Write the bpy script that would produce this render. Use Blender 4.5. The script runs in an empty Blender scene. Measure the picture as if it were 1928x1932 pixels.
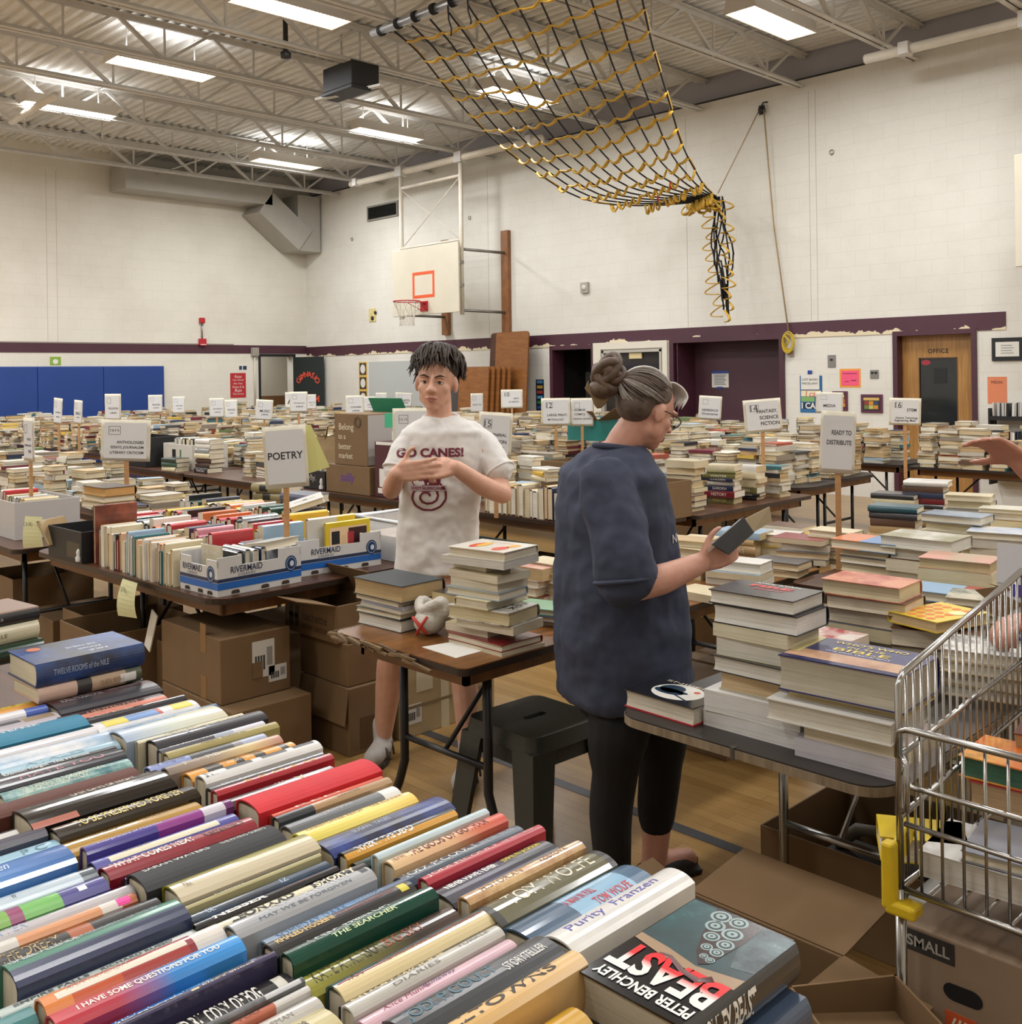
import bpy, bmesh, math, random
from mathutils import Vector, Matrix, Euler
from mathutils.bvhtree import BVHTree
PI = math.pi
R = math.radians
random.seed(7)
SC = bpy.context.scene
COL = SC.collection
# ------------------------------------------------------------------ camera
# gym axes: +X along the long wall (towards the office), +Y towards that wall
FPX, CX, CY, ROLL, HC = 1930.0, 964.0, 706.0, 0.0137, 1.68
_n = math.hypot(.698, .716)
CA, CB = .698 / _n, .716 / _n
r0 = Vector((CA, CB, 0)); u0 = Vector((0, 0, 1)); f0 = Vector((-CB, CA, 0))
_k = math.hypot(1, ROLL)
Rc = (r0 - u0 * ROLL) / _k
Uc = (r0 * ROLL + u0) / _k
cd = bpy.data.cameras.new('camera'); cam = bpy.data.objects.new('camera', cd); COL.objects.link(cam)
cam.matrix_world = Matrix(((Rc.x, Uc.x, -f0.x, 0), (Rc.y, Uc.y, -f0.y, 0), (Rc.z, Uc.z, -f0.z, HC), (0, 0, 0, 1)))
cd.sensor_fit = 'HORIZONTAL'; cd.sensor_width = 36; cd.lens = FPX / 1928 * 36
cd.shift_y = -(966 - CY) / 1928; cd.clip_start = .05
SC.camera = cam
# ------------------------------------------------------------------ world, exposure
w = bpy.data.worlds.new('world'); SC.world = w; w.use_nodes = True
w.node_tree.nodes['Background'].inputs[0].default_value = (.9, .95, 1, 1)
w.node_tree.nodes['Background'].inputs[1].default_value = .05
vs = SC.view_settings
vs.view_transform = 'Standard'; vs.look = 'None'; vs.gamma = 1; vs.use_curve_mapping = False
vs.exposure = 0.3
LAMP_W = 66.0           # watts of each ceiling fixture
LAMP_COL = (.975, .985, 1.0)

def lamp(loc, size, sy, power, col=LAMP_COL):
    d = bpy.data.lights.new('tube_light', 'AREA'); d.shape = 'RECTANGLE'; d.size = size; d.size_y = sy
    d.energy = power; d.color = col; d.spread = PI
    o = bpy.data.objects.new('tube_light', d); o.location = loc; COL.objects.link(o)
    return o

# ------------------------------------------------------------------ pixel helpers (place things by where they stand)
def ray(px, py):
    u = px - CX; v = py - CY
    return (u - ROLL * v) / _k / FPX, (v + ROLL * u) / _k / FPX
def cw(X, Z, z): return Vector((CA * X - CB * Z, CB * X + CA * Z, z))
def G(px, py, h):
    """point of the horizontal plane z = h seen at a pixel"""
    a, b = ray(px, py); t = (HC - h) / b
    return cw(a * t, t, h)
def WY(px, py, y):
    a, b = ray(px, py); t = y / (CB * a + CA); return cw(a * t, t, HC - b * t)
def WX(px, py, x):
    a, b = ray(px, py); t = x / (CA * a - CB); return cw(a * t, t, HC - b * t)
def DP(px, py, d):
    """point at depth d in front of the camera"""
    a, b = ray(px, py); return cw(a * d, d, HC - b * d)

# ------------------------------------------------------------------ materials
def lin(h):
    if not isinstance(h, str): return tuple(h)[:3] + (1,)
    v = [int(h[i:i + 2], 16) / 255 for i in (0, 2, 4)]
    return tuple(c / 12.92 if c <= .04045 else ((c + .055) / 1.055) ** 2.4 for c in v) + (1,)
_M = {}
def newmat(name):
    m = bpy.data.materials.new(name); m.use_nodes = True
    nt = m.node_tree; b = nt.nodes['Principled BSDF']
    return m, nt, b
def N(nt, t, **kw):
    n = nt.nodes.new(t)
    for k, v in kw.items():
        if k.startswith('i_'): n.inputs[k[2:].replace('_', ' ')].default_value = v
        else: setattr(n, k, v)
    return n
def mixc(nt, fac, a, b, mode='MIX'):
    n = nt.nodes.new('ShaderNodeMix'); n.data_type = 'RGBA'; n.blend_type = mode
    for s, v in ((n.inputs[0], fac), (n.inputs[6], a), (n.inputs[7], b)):
        if hasattr(v, 'is_output'): nt.links.new(v, s)
        elif isinstance(v, (int, float)): s.default_value = v
        else: s.default_value = lin(v)
    return n.outputs[2]
def ramp(nt, src, stops, interp='LINEAR'):
    n = nt.nodes.new('ShaderNodeValToRGB'); cr = n.color_ramp; cr.interpolation = interp
    while len(cr.elements) < len(stops): cr.elements.new(.5)
    for e, (p, c) in zip(cr.elements, stops): e.position = p; e.color = lin(c)
    nt.links.new(src, n.inputs[0]); return n.outputs[0]
def coords(nt, kind='Object', scale=(1, 1, 1), rot=(0, 0, 0)):
    c = nt.nodes.new('ShaderNodeTexCoord'); m = nt.nodes.new('ShaderNodeMapping')
    m.inputs['Scale'].default_value = scale; m.inputs['Rotation'].default_value = rot
    nt.links.new(c.outputs[kind], m.inputs[0]); return m.outputs[0]
def noise(nt, vec, scale, detail=3, rough=.5):
    n = N(nt, 'ShaderNodeTexNoise'); n.inputs['Scale'].default_value = scale; n.inputs['Detail'].default_value = detail
    n.inputs['Roughness'].default_value = rough; nt.links.new(vec, n.inputs['Vector']); return n.outputs['Fac']
def bump(nt, b, h, strength=.3, dist=.01):
    n = N(nt, 'ShaderNodeBump'); n.inputs['Strength'].default_value = strength; n.inputs['Distance'].default_value = dist
    nt.links.new(h, n.inputs['Height']); nt.links.new(n.outputs[0], b.inputs['Normal'])
def mat(col, rough=.5, metal=0., var=.0, vscale=20, bmp=0., bscale=60, coat=0., name=None, spec=None, alpha=None, trans=None):
    """plain surface colour with optional wear (var) and grain (bmp)"""
    key = (col, rough, metal, var, vscale, bmp, bscale, coat, spec, alpha, trans)
    if key in _M: return _M[key]
    m, nt, b = newmat(name or 'surface_' + str(len(_M)))
    b.inputs['Base Color'].default_value = lin(col); b.inputs['Roughness'].default_value = rough
    b.inputs['Metallic'].default_value = metal
    if coat: b.inputs['Coat Weight'].default_value = coat; b.inputs['Coat Roughness'].default_value = .12
    if spec is not None: b.inputs['Specular IOR Level'].default_value = spec
    if alpha is not None: b.inputs['Alpha'].default_value = alpha
    if trans is not None: b.inputs['Transmission Weight'].default_value = trans
    if var or bmp: vec = coords(nt)
    if var:
        f = noise(nt, vec, vscale, 4)
        c = lin(col); d = tuple(x * (1 - var) for x in c[:3])
        r = ramp(nt, f, [(.3, d), (.7, tuple(min(1, x * (1 + var * .5)) for x in c[:3]))])
        nt.links.new(r, b.inputs['Base Color'])
    if bmp: bump(nt, b, noise(nt, vec, bscale, 3), bmp)
    _M[key] = m; return m

# ------------------------------------------------------------------ mesh builder
class MB:
    def __init__(s): s.v = []; s.f = []; s.m = []; s.sm = []; s.M = Matrix()
    def add(s, vs_, fs, mi=0, smooth=False):
        o = len(s.v)
        s.v += [tuple(s.M @ Vector(p)) for p in vs_]
        s.f += [tuple(i + o for i in f) for f in fs]
        s.m += [mi] * len(fs); s.sm += [smooth] * len(fs); return s
    def box(s, c, d, mi=0, rz=0, M=None, taper=0):
        x, y, z = d[0] / 2, d[1] / 2, d[2] / 2
        t = 1 - taper
        p = [(-x * t, -y * t, -z), (x * t, -y * t, -z), (x * t, y * t, -z), (-x * t, y * t, -z), (-x, -y, z), (x, -y, z), (x, y, z), (-x, y, z)]
        T = Matrix.Translation(c) @ Matrix.Rotation(rz, 4, 'Z')
        if M is not None: T = Matrix.Translation(c) @ M.to_4x4()
        s.add([T @ Vector(q) for q in p], [(3, 2, 1, 0), (4, 5, 6, 7), (0, 1, 5, 4), (1, 2, 6, 5), (2, 3, 7, 6), (3, 0, 4, 7)], mi)
        return s
    def bx(s, x0, x1, y0, y1, z0, z1, mi=0):
        return s.box(((x0 + x1) / 2, (y0 + y1) / 2, (z0 + z1) / 2), (x1 - x0, y1 - y0, z1 - z0), mi)
    def quad(s, a, b, c, d, mi=0): return s.add([a, b, c, d], [(0, 1, 2, 3)], mi)
    def bar(s, a, b, wd, h, mi=0, up=(0, 0, 1)):
        a, b = Vector(a), Vector(b); d = b - a; L = d.length
        if L < 1e-6: return s
        z = d / L; x = Vector(up).cross(z)
        if x.length < 1e-4: x = Vector((1, 0, 0)).cross(z)
        x.normalize(); y = z.cross(x)
        p = []
        for q in (a, b):
            for (i, j) in ((-1, -1), (1, -1), (1, 1), (-1, 1)): p.append(q + x * (wd / 2 * i) + y * (h / 2 * j))
        return s.add(p, [(3, 2, 1, 0), (4, 5, 6, 7), (0, 1, 5, 4), (1, 2, 6, 5), (2, 3, 7, 6), (3, 0, 4, 7)], mi)
    def tube(s, pts, r, n=8, mi=0, caps=True, flat=1.0, closed=False):
        pts = [Vector(p) for p in pts]; k = len(pts)
        rs = r if isinstance(r, (list, tuple)) else [r] * k
        vv = []; prev = None
        for i, p in enumerate(pts):
            if closed: t = pts[(i + 1) % k] - pts[i - 1]
            else: t = pts[min(i + 1, k - 1)] - pts[max(i - 1, 0)]
            if t.length < 1e-9: t = Vector((0, 0, 1))
            t.normalize()
            if prev is None:
                x = t.cross(Vector((0, 0, 1)))
                if x.length < 1e-3: x = t.cross(Vector((0, 1, 0)))
            else: x = prev - t * prev.dot(t)
            if x.length < 1e-6: x = t.cross(Vector((1, 0, 0)))
            x.normalize(); prev = x; y = t.cross(x)
            for j in range(n):
                a = 2 * PI * j / n
                vv.append(p + x * (math.cos(a) * rs[i]) + y * (math.sin(a) * rs[i] * flat))
        ff = []
        for i in range(k if closed else k - 1):
            for j in range(n):
                a = i * n + j; b = i * n + (j + 1) % n; o = ((i + 1) % k - i) * n
                ff.append((a, b, b + o, a + o))
        if caps and not closed:
            ff.append(tuple(range(n - 1, -1, -1))); ff.append(tuple((k - 1) * n + j for j in range(n)))
        return s.add(vv, ff, mi, True)
    def cyl(s, a, b, r, n=16, mi=0, r2=None): return s.tube([a, b], [r, r if r2 is None else r2], n, mi)
    def ell(s, c, rad, M=None, n=16, mi=0):
        vv = []; ff = []; h = n // 2
        for i in range(h + 1):
            th = PI * i / h
            for j in range(n):
                ph = 2 * PI * j / n
                vv.append(Vector((math.sin(th) * math.cos(ph) * rad[0], math.sin(th) * math.sin(ph) * rad[1], math.cos(th) * rad[2])))
        for i in range(h):
            for j in range(n):
                a = i * n + j; b = i * n + (j + 1) % n
                ff.append((a, a + n, b + n, b))
        T = Matrix.Translation(c) @ (M.to_4x4() if M is not None else Matrix())
        return s.add([T @ q for q in vv], ff, mi, True)
    def prism(s, poly, z0, z1, mi=0):
        n = len(poly)
        vv = [(p[0], p[1], z0) for p in poly] + [(p[0], p[1], z1) for p in poly]
        ff = [tuple(range(n - 1, -1, -1)), tuple(range(n, 2 * n))] + [(i, (i + 1) % n, (i + 1) % n + n, i + n) for i in range(n)]
        return s.add(vv, ff, mi)
    def lathe(s, prof, n=24, mi=0, c=(0, 0, 0)):
        vv = [(c[0] + r * math.cos(2 * PI * j / n), c[1] + r * math.sin(2 * PI * j / n), c[2] + z) for r, z in prof for j in range(n)]
        ff = [(i * n + j, i * n + (j + 1) % n, (i + 1) * n + (j + 1) % n, (i + 1) * n + j) for i in range(len(prof) - 1) for j in range(n)]
        return s.add(vv, ff, mi, True)
    def mesh(s, name, mats):
        me = bpy.data.meshes.new(name); me.from_pydata(s.v, [], s.f)
        for m in (mats if isinstance(mats, (list, tuple)) else [mats]): me.materials.append(m)
        me.polygons.foreach_set('material_index', s.m); me.polygons.foreach_set('use_smooth', s.sm)
        me.validate(); me.update(); return me
    def build(s, name, mats, parent=None, bevel=0, autosmooth=None):
        o = link(name, s.mesh(name, mats), parent)
        if bevel:
            b = o.modifiers.new('bevel', 'BEVEL'); b.width = bevel; b.segments = 2; b.limit_method = 'ANGLE'; b.angle_limit = R(40)
        if autosmooth: smooth_angle(o.data, autosmooth)
        return o
def smooth_angle(me, deg):
    bm = bmesh.new(); bm.from_mesh(me)
    bmesh.ops.remove_doubles(bm, verts=bm.verts, dist=1e-5)
    bmesh.ops.recalc_face_normals(bm, faces=bm.faces)
    for f in bm.faces: f.smooth = True
    for e in bm.edges:
        e.smooth = len(e.link_faces) == 2 and e.calc_face_angle(0) < R(deg)
    bm.to_mesh(me); bm.free()
def link(name, data, parent=None, loc=None):
    o = bpy.data.objects.new(name, data); COL.objects.link(o)
    if parent is not None: o.parent = parent
    if loc is not None: o.location = loc
    return o
def thing(name, label, cat, loc=(0, 0, 0), rz=0, group=None):
    o = bpy.data.objects.new(name, None); COL.objects.link(o); o.empty_display_size = .05
    o.location = loc; o.rotation_euler = (0, 0, rz); return tag(o, label, cat, group)
def tag(o, label, cat, group=None, kind=None):
    o['label'] = label; o['category'] = cat
    if group: o['group'] = group
    if kind: o['kind'] = kind
    return o
def struct(name, mb, mats, bevel=0):
    o = mb.build(name, mats, None, bevel); o['kind'] = 'structure'; return o
def dup(root, loc=None, rot=None, label=None):
    r = root.copy(); COL.objects.link(r)
    if loc is not None: r.location = loc
    if rot is not None: r.rotation_euler = rot if not isinstance(rot, (int, float)) else (0, 0, rot)
    if label: r['label'] = label
    for ch in list(root.children):
        c = ch.copy(); COL.objects.link(c); c.parent = r
        for g in list(ch.children):
            d = g.copy(); COL.objects.link(d); d.parent = c
    return r
# ------------------------------------------------------------------ lettering (flat letter meshes from the built-in font)
_T = {}
def text_mesh(txt, size=1.0, width=None, bold=0., shear=0., sp=1.0, align='CENTER', stretch=None):
    """letters in the XY plane, centred; width = fit to this width; stretch = height"""
    key = (txt, bold, shear, sp, align)
    if key not in _T:
        cu = bpy.data.curves.new('letters', 'FONT'); cu.body = txt; cu.align_x = align; cu.align_y = 'CENTER'
        cu.offset = bold; cu.shear = shear; cu.space_character = sp; cu.resolution_u = 3; cu.size = 1
        o = bpy.data.objects.new('letters', cu); COL.objects.link(o)
        dg = bpy.context.evaluated_depsgraph_get(); dg.update()
        me = bpy.data.meshes.new_from_object(o.evaluated_get(dg))
        bpy.data.objects.remove(o); bpy.data.curves.remove(cu)
        _T[key] = ([v.co.copy() for v in me.vertices], [tuple(p.vertices) for p in me.polygons]); bpy.data.meshes.remove(me)
    vv, ff = _T[key]
    if not vv: return [], []
    x0 = min(v.x for v in vv); x1 = max(v.x for v in vv); y0 = min(v.y for v in vv); y1 = max(v.y for v in vv)
    sx = sy = size
    if width: sx = sy = width / max(1e-6, x1 - x0)
    if stretch: sy = stretch / max(1e-6, y1 - y0)
    if width is None and stretch: sx = sy
    cx_ = (x0 + x1) / 2 if align == 'CENTER' else x0
    return [Vector(((v.x - cx_) * sx, (v.y - (y0 + y1) / 2) * sy, 0)) for v in vv], ff
def text_obj(name, txt, m, parent, M, **kw):
    """letters laid on the plane of matrix M (x = reading direction, y = up)"""
    vv, ff = text_mesh(txt, **kw)
    b = MB(); b.add([M @ v for v in vv], ff); return b.build(name, m, parent)
def frame(o, xd, yd):
    """matrix from origin, reading direction, letter-up direction"""
    xd = Vector(xd).normalized(); yd = Vector(yd); yd = (yd - xd * yd.dot(xd)).normalized(); z = xd.cross(yd)
    return Matrix(((xd.x, yd.x, z.x, o[0]), (xd.y, yd.y, z.y, o[1]), (xd.z, yd.z, z.z, o[2]), (0, 0, 0, 1)))
ORD = ['', 'first', 'second', 'third', 'fourth', 'fifth', 'sixth', 'seventh', 'eighth', 'ninth', 'tenth', 'eleventh', 'twelfth', 'thirteenth', 'fourteenth', 'fifteenth', 'sixteenth', 'seventeenth', 'eighteenth', 'nineteenth', 'twentieth']
def nth(i):
    if i <= 20: return ORD[i]
    return {2: 'twenty-', 3: 'thirty-', 4: 'forty-'}[i // 10] + ORD[i % 10] if i % 10 else {2: 'twentieth', 3: 'thirtieth', 4: 'fortieth'}[i // 10]
# ================================================================== the room
XL, YR, XR, YB, ZT = -19.58, 12.72, 4.5, -5.0, 5.69
def block_mat(name, col, facing):
    m, nt, b = newmat(name)
    vec = coords(nt, 'Object', rot=(R(90), 0, 0) if facing == 'y' else (R(90), 0, R(90)))
    if facing == 'x':
        c = nt.nodes.new('ShaderNodeTexCoord'); sx = nt.nodes.new('ShaderNodeSeparateXYZ'); cb = nt.nodes.new('ShaderNodeCombineXYZ')
        nt.links.new(c.outputs['Object'], sx.inputs[0]); nt.links.new(sx.outputs[1], cb.inputs[0]); nt.links.new(sx.outputs[2], cb.inputs[1]); vec = cb.outputs[0]
    else:
        c = nt.nodes.new('ShaderNodeTexCoord'); sx = nt.nodes.new('ShaderNodeSeparateXYZ'); cb = nt.nodes.new('ShaderNodeCombineXYZ')
        nt.links.new(c.outputs['Object'], sx.inputs[0]); nt.links.new(sx.outputs[0], cb.inputs[0]); nt.links.new(sx.outputs[2], cb.inputs[1]); vec = cb.outputs[0]
    br = N(nt, 'ShaderNodeTexBrick'); nt.links.new(vec, br.inputs['Vector'])
    br.inputs['Scale'].default_value = 1; br.inputs['Brick Width'].default_value = .406; br.inputs['Row Height'].default_value = .203
    br.inputs['Mortar Size'].default_value = .0035; br.inputs['Mortar Smooth'].default_value = .6
    c0 = lin(col)[:3]
    br.inputs['Color1'].default_value = c0 + (1,); br.inputs['Color2'].default_value = tuple(x * .985 for x in c0) + (1,)
    br.inputs['Mortar'].default_value = tuple(x * .86 for x in c0) + (1,)
    n1 = noise(nt, vec, .9, 5, .6); n2 = noise(nt, vec, 22, 4, .6)
    r1 = ramp(nt, n1, [(.3, (.9, .89, .87)), (.6, (1, 1, 1))])
    r2 = ramp(nt, n2, [(.2, (.96, .96, .95)), (.5, (1, 1, 1))])
    o = mixc(nt, 1.0, br.outputs['Color'], r1, 'MULTIPLY'); o = mixc(nt, 1.0, o, r2, 'MULTIPLY')
    nt.links.new(o, b.inputs['Base Color']); b.inputs['Roughness'].default_value = .55
    bump(nt, b, br.outputs['Fac'], -.25, .004)
    return m
WHITE_Y = block_mat('painted_block_long', 'e2dfd6', 'y'); WHITE_X = block_mat('painted_block_end', 'dfdace', 'x')
MAROON = mat('4a2633', .45, var=.12, vscale=3, name='maroon_paint')
def band_mat():
    m, nt, b = newmat('maroon_band_chipped')
    c = nt.nodes.new('ShaderNodeTexCoord'); s = nt.nodes.new('ShaderNodeSeparateXYZ'); nt.links.new(c.outputs['Object'], s.inputs[0])
    n = noise(nt, c.outputs['Object'], 3.2, 4, .6)
    a = N(nt, 'ShaderNodeMath', operation='MULTIPLY_ADD'); a.inputs[1].default_value = -.34; a.inputs[2].default_value = .17
    nt.links.new(n, a.inputs[0])
    ad = N(nt, 'ShaderNodeMath', operation='ADD'); nt.links.new(s.outputs[2], ad.inputs[0]); nt.links.new(a.outputs[0], ad.inputs[1])
    lt = N(nt, 'ShaderNodeMath', operation='LESS_THAN'); nt.links.new(ad.outputs[0], lt.inputs[0]); lt.inputs[1].default_value = 2.165
    nt.links.new(mixc(nt, lt.outputs[0], '4a2633', 'ddcfae'), b.inputs['Base Color']); b.inputs['Roughness'].default_value = .5
    return m
def floor_mat():
    m, nt, b = newmat('maple_floor')
    c = nt.nodes.new('ShaderNodeTexCoord')
    br = N(nt, 'ShaderNodeTexBrick'); nt.links.new(c.outputs['Object'], br.inputs['Vector'])
    br.inputs['Scale'].default_value = 1; br.inputs['Brick Width'].default_value = 1.1; br.inputs['Row Height'].default_value = .057
    br.inputs['Mortar Size'].default_value = .0011; br.offset = .37
    br.inputs['Color1'].default_value = lin('8d6c3c'); br.inputs['Color2'].default_value = lin('a07f4c'); br.inputs['Mortar'].default_value = lin('6f5230')
    mp = coords(nt, 'Object', (2, 26, 1)); g = noise(nt, mp, 4, 6, .65)
    r = ramp(nt, g, [(.25, (.78, .74, .68)), (.6, (1, 1, 1))])
    o = mixc(nt, 1.0, br.outputs['Color'], r, 'MULTIPLY')
    nt.links.new(o, b.inputs['Base Color']); b.inputs['Roughness'].default_value = .33
    b.inputs['Coat Weight'].default_value = .25; b.inputs['Coat Roughness'].default_value = .2
    return m
b = MB(); b.bx(XL - .3, XR, YB, YR + 1.2, -.1, 0); struct('floor', b, floor_mat())
# painted court lines lie on the floor
b = MB(); b.bx(-12, XR - .2, 3.03, 3.085, .0, .0015); struct('trim_1', b, mat('37383b', .4, var=.1, name='dark_court_line'))
b = MB(); b.bx(-12, XR - .2, 4.35, 4.40, .0, .0015); struct('trim_2', b, mat('d8d2c2', .4, name='pale_court_line'))
# long wall with its openings: dark doorway, notice window, maroon recess, office door
def wall_y(name, x0, x1, z0, z1, y, th, holes, m, extra=()):
    """wall facing -Y made of one mesh around rectangular holes"""
    xs = sorted(set([x0, x1] + [h[0] for h in holes] + [h[1] for h in holes])); b = MB()
    for a, c in zip(xs, xs[1:]):
        cuts = sorted([(h[2], h[3]) for h in holes if h[0] <= a + 1e-6 and h[1] >= c - 1e-6]); z = z0
        for (p, q) in cuts:
            if p > z: b.bx(a, c, y, y + th, z, p)
            z = q
        if z < z1: b.bx(a, c, y, y + th, z, z1)
    return struct(name, b, m)
HOLES = [(-12.03, -11.12, 0, 2.13), (-10.9, -9.69, .9, 2.04), (-9.5, -7.6, 0, 2.16), (-5.94, -5.0, 0, 2.13)]
wall_y('wall_right', XL, XR, 0, ZT, YR, .25, HOLES, WHITE_Y)
b = MB(); b.bx(XL - .25, XR, YR + .12, YR + .3, ZT, 6.3); struct('wall_right_upper', b, mat('a7a5ab', .7, var=.08, vscale=2, name='shaded_upper_block'))  # lavender grey puts the shade above the ledge into the wall colour
b = MB(); b.bx(XL - .02, XR, YR - .005, YR + .12, ZT - .02, ZT + .004); struct('trim_3', b, mat('2b2725', .7, name='dark_ledge_gap'))
# end wall: doorway near the corner
b = MB(); D0, D1 = 11.54, 12.36
b.bx(XL - .25, XL, YB, D0, 0, 6.3); b.bx(XL - .25, XL, D1, YR + .3, 0, 6.3); b.bx(XL - .25, XL, D0, D1, 2.14, 6.3)
struct('wall_left', b, WHITE_X)
b = MB(); b.bx(XR, XR + .25, YB, YR + .3, 0, 6.3); struct('wall_near', b, WHITE_X)
b = MB(); b.bx(XL - .25, XR, YB - .25, YB, 0, 6.3); struct('wall_back', b, WHITE_Y)
BAND = band_mat()
b = MB(); b.bx(XL, -4.6, YR - .012, YR + .01, 2.13, 2.345); struct('trim_4', b, BAND)
b = MB(); b.bx(XL - .01, XL + .012, YB, 12.7, 2.2, 2.375); struct('trim_5', b, MAROON)
b = MB(); b.bx(XL, XL + .02, YB, 10.9, 2.375, 2.4); struct('trim_6', b, mat('8c8378', .5, name='surface_raceway'))
# pilaster seams in the blockwork
b = MB()
for x in (-7.15, -7.05, -9.2, -13.6): b.bx(x, x + .008, YR - .002, YR + .01, 2.35, 5.5)
for y in (7.1, 7.28): b.bx(XL - .01, XL + .002, y, y + .008, 2.4, 5.6)
struct('trim_7', b, mat('bdb6a6', .7, name='control_joint'))
# ------------------------------------------------------------------ ceiling deck (corrugated) and joists
def deck():
    b = MB(); y = YB - .2; P = .152; prof = []
    while y < YR + .3:
        prof += [(y, 6.06), (y + .05, 6.06), (y + .065, 6.1), (y + .137, 6.1)]; y += P
    n = len(prof)
    vv = [(XL - .25, p[0], p[1]) for p in prof] + [(XR + .2, p[0], p[1]) for p in prof]
    b.add(vv, [(i, i + 1, n + i + 1, n + i) for i in range(n - 1)])
    b.bx(XL - .3, XR + .3, YB - .3, YR + .4, 6.3, 6.35)
    m, nt, bs = newmat('deck_paint'); v = coords(nt, 'Object', (1, 6, 1)); f = noise(nt, v, 2.5, 4)
    nt.links.new(ramp(nt, f, [(.3, 'd3d2ce'), (.7, 'e6e5e1')]), bs.inputs['Base Color']); bs.inputs['Roughness'].default_value = .9; bs.inputs['Specular IOR Level'].default_value = .2
    return struct('ceiling', b, m)
deck()
STEEL = mat('cdcac4', .5, .0, var=.1, vscale=4, name='grey_painted_steel')
JX = [-18.25, -16.7, -15.15, -13.4, -11.9, -10.4, -8.9, -7.25, -5.65, -4.05, -2.5]
JNAME = ['eleventh', 'tenth', 'ninth', 'eighth', 'seventh', 'sixth', 'fifth', 'fourth', 'third', 'second', 'first']
def joist(x, lab, proto=None):
    if proto: return dup(proto, (x, 0, 0), None, lab)
    t = thing('roof_joist', lab, 'joist', (x, 0, 0), 0, 'open web roof joists')
    Y0, Y1 = -1.2, YR - .01
    for nm, z, ye in (('bottom_chord', 5.56, Y1 - .02), ('top_chord', 6.02, Y1 + .1)):
        b = MB()
        b.bx(-.075, -.006, Y0, ye, z, z + .012); b.bx(.006, .075, Y0, ye, z, z + .012)
        b.bx(-.018, -.006, Y0, ye, z, z + .06 if nm[0] == 'b' else z - .05); b.bx(.006, .018, Y0, ye, z, z + .06 if nm[0] == 'b' else z - .05)
        b.build(nm, STEEL, t)
    P = 1.22; y = Y1 - .25
    while y - P > Y0:
        for a, c, r_ in (((0, y, 6.02), (0, y - P / 2, 5.57), .022), ((0, y - P, 6.02), (0, y - P / 2, 5.57), .03), ((0, y - P / 2, 5.57), (0, y - P / 2, 6.02), .016)):
            b = MB(); b.bar(a, c, r_ * 1.5, r_ * 1.5); b.build('web_bar', STEEL, t)
        y -= P
    return t
jp = None
for x, nm in zip(JX, JNAME):
    l = 'grey open web roof joist, %s counted from the office end of the ceiling' % nm
    o = joist(x, l, jp); jp = jp or o
for i, (y, z, nm) in enumerate(((11.3, 6.0, 'nearest the long wall'), (8.9, 5.62, 'over the middle of the net'), (6.3, 6.0, 'furthest out from the long wall'))):
    b = MB(); b.cyl((XL + .4, y, z), (-2.4, y, z), .012, 6)
    tag(b.build('bridging_rod', STEEL), 'thin steel bridging rod tying the roof joists, %s' % nm, 'rod')
# ------------------------------------------------------------------ fluorescent fixtures
def emit(col, s):
    m, nt, b = newmat('lit_diffuser'); b.inputs['Base Color'].default_value = lin(col)
    b.inputs['Emission Color'].default_value = lin(col); b.inputs['Emission Strength'].default_value = s; return m
LENS = emit('fff6e8', 5.0); HOUS = mat('cfc8bd', .45, name='white_enamel')
def fixture(x, y, label, proto=None):
    W_ = LAMP_W * (1.75 if x < -14 else 1.25 if x < -11 else 1.0) * ((.3 if x > -2 else .72) if y < 5 and x > -9 else 1.0)
    if proto: o = dup(proto, (x, y, 5.6), None, label)
    else:
        o = thing('ceiling_light', label, 'ceiling light', (x, y, 5.6), 0, 'fluorescent ceiling fixtures')
        b = MB(); b.add([(-.2, -.66, 0), (.2, -.66, 0), (.2, .66, 0), (-.2, .66, 0), (-.17, -.66, .14), (.17, -.66, .14), (.17, .66, .14), (-.17, .66, .14)],
                        [(4, 5, 6, 7), (0, 1, 5, 4), (1, 2, 6, 5), (2, 3, 7, 6), (3, 0, 4, 7)])
        b.bx(-.2, -.185, -.66, .66, -.012, 0); b.bx(.185, .2, -.66, .66, -.012, 0); b.bx(-.2, .2, -.66, -.645, -.012, 0); b.bx(-.2, .2, .645, .66, -.012, 0)
        b.build('housing', HOUS, o)
        b = MB(); b.quad((-.185, -.645, .01), (-.185, .645, .01), (.185, .645, .01), (.185, -.645, .01)); b.build('diffuser', LENS, o)
        b = MB()
        for k in range(1, 26): yy = -.645 + k * 1.29 / 26; b.bx(-.185, .185, yy - .0015, yy + .0015, -.01, .004)
        for k in (-.06, .06): b.bx(k - .002, k + .002, -.645, .645, -.01, .004)
        b.build('louver', HOUS, o)
        for sy in (-.45, .45): b = MB(); b.cyl((0, sy, .14), (0, sy, .46), .008, 6); b.build('hanger', STEEL, o)
    lamp((x, y, 5.575), .36, 1.28, W_)
    u = lamp((x, y, 5.76), .3, 1.2, W_ * .055); u.rotation_euler = (PI, 0, 0)   # uplight added above the closed housing, brightens the deck
    return o
fx = None
for x, y, l in ((-9.45, 6.0, 'lit fluorescent fixture at the top, left of the net pipe'), (-12.3, 5.9, 'lit fluorescent fixture upper left, between two long joists'),
                (-15.1, 5.8, 'lit fluorescent fixture far left, beside the end of the white pipe'), (-13.3, 10.2, 'lit fluorescent fixture above the backboard, left of the net'),
                (-10.25, 10.2, 'lit fluorescent fixture seen through the net'), (-6.17, 10.2, 'large lit fluorescent fixture at upper right, nearest the office wall'),
                (-16.3, 10.2, 'small lit fluorescent fixture far back, left of the vent duct')):
    o = fixture(x, y, l, fx); fx = fx or o
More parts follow.
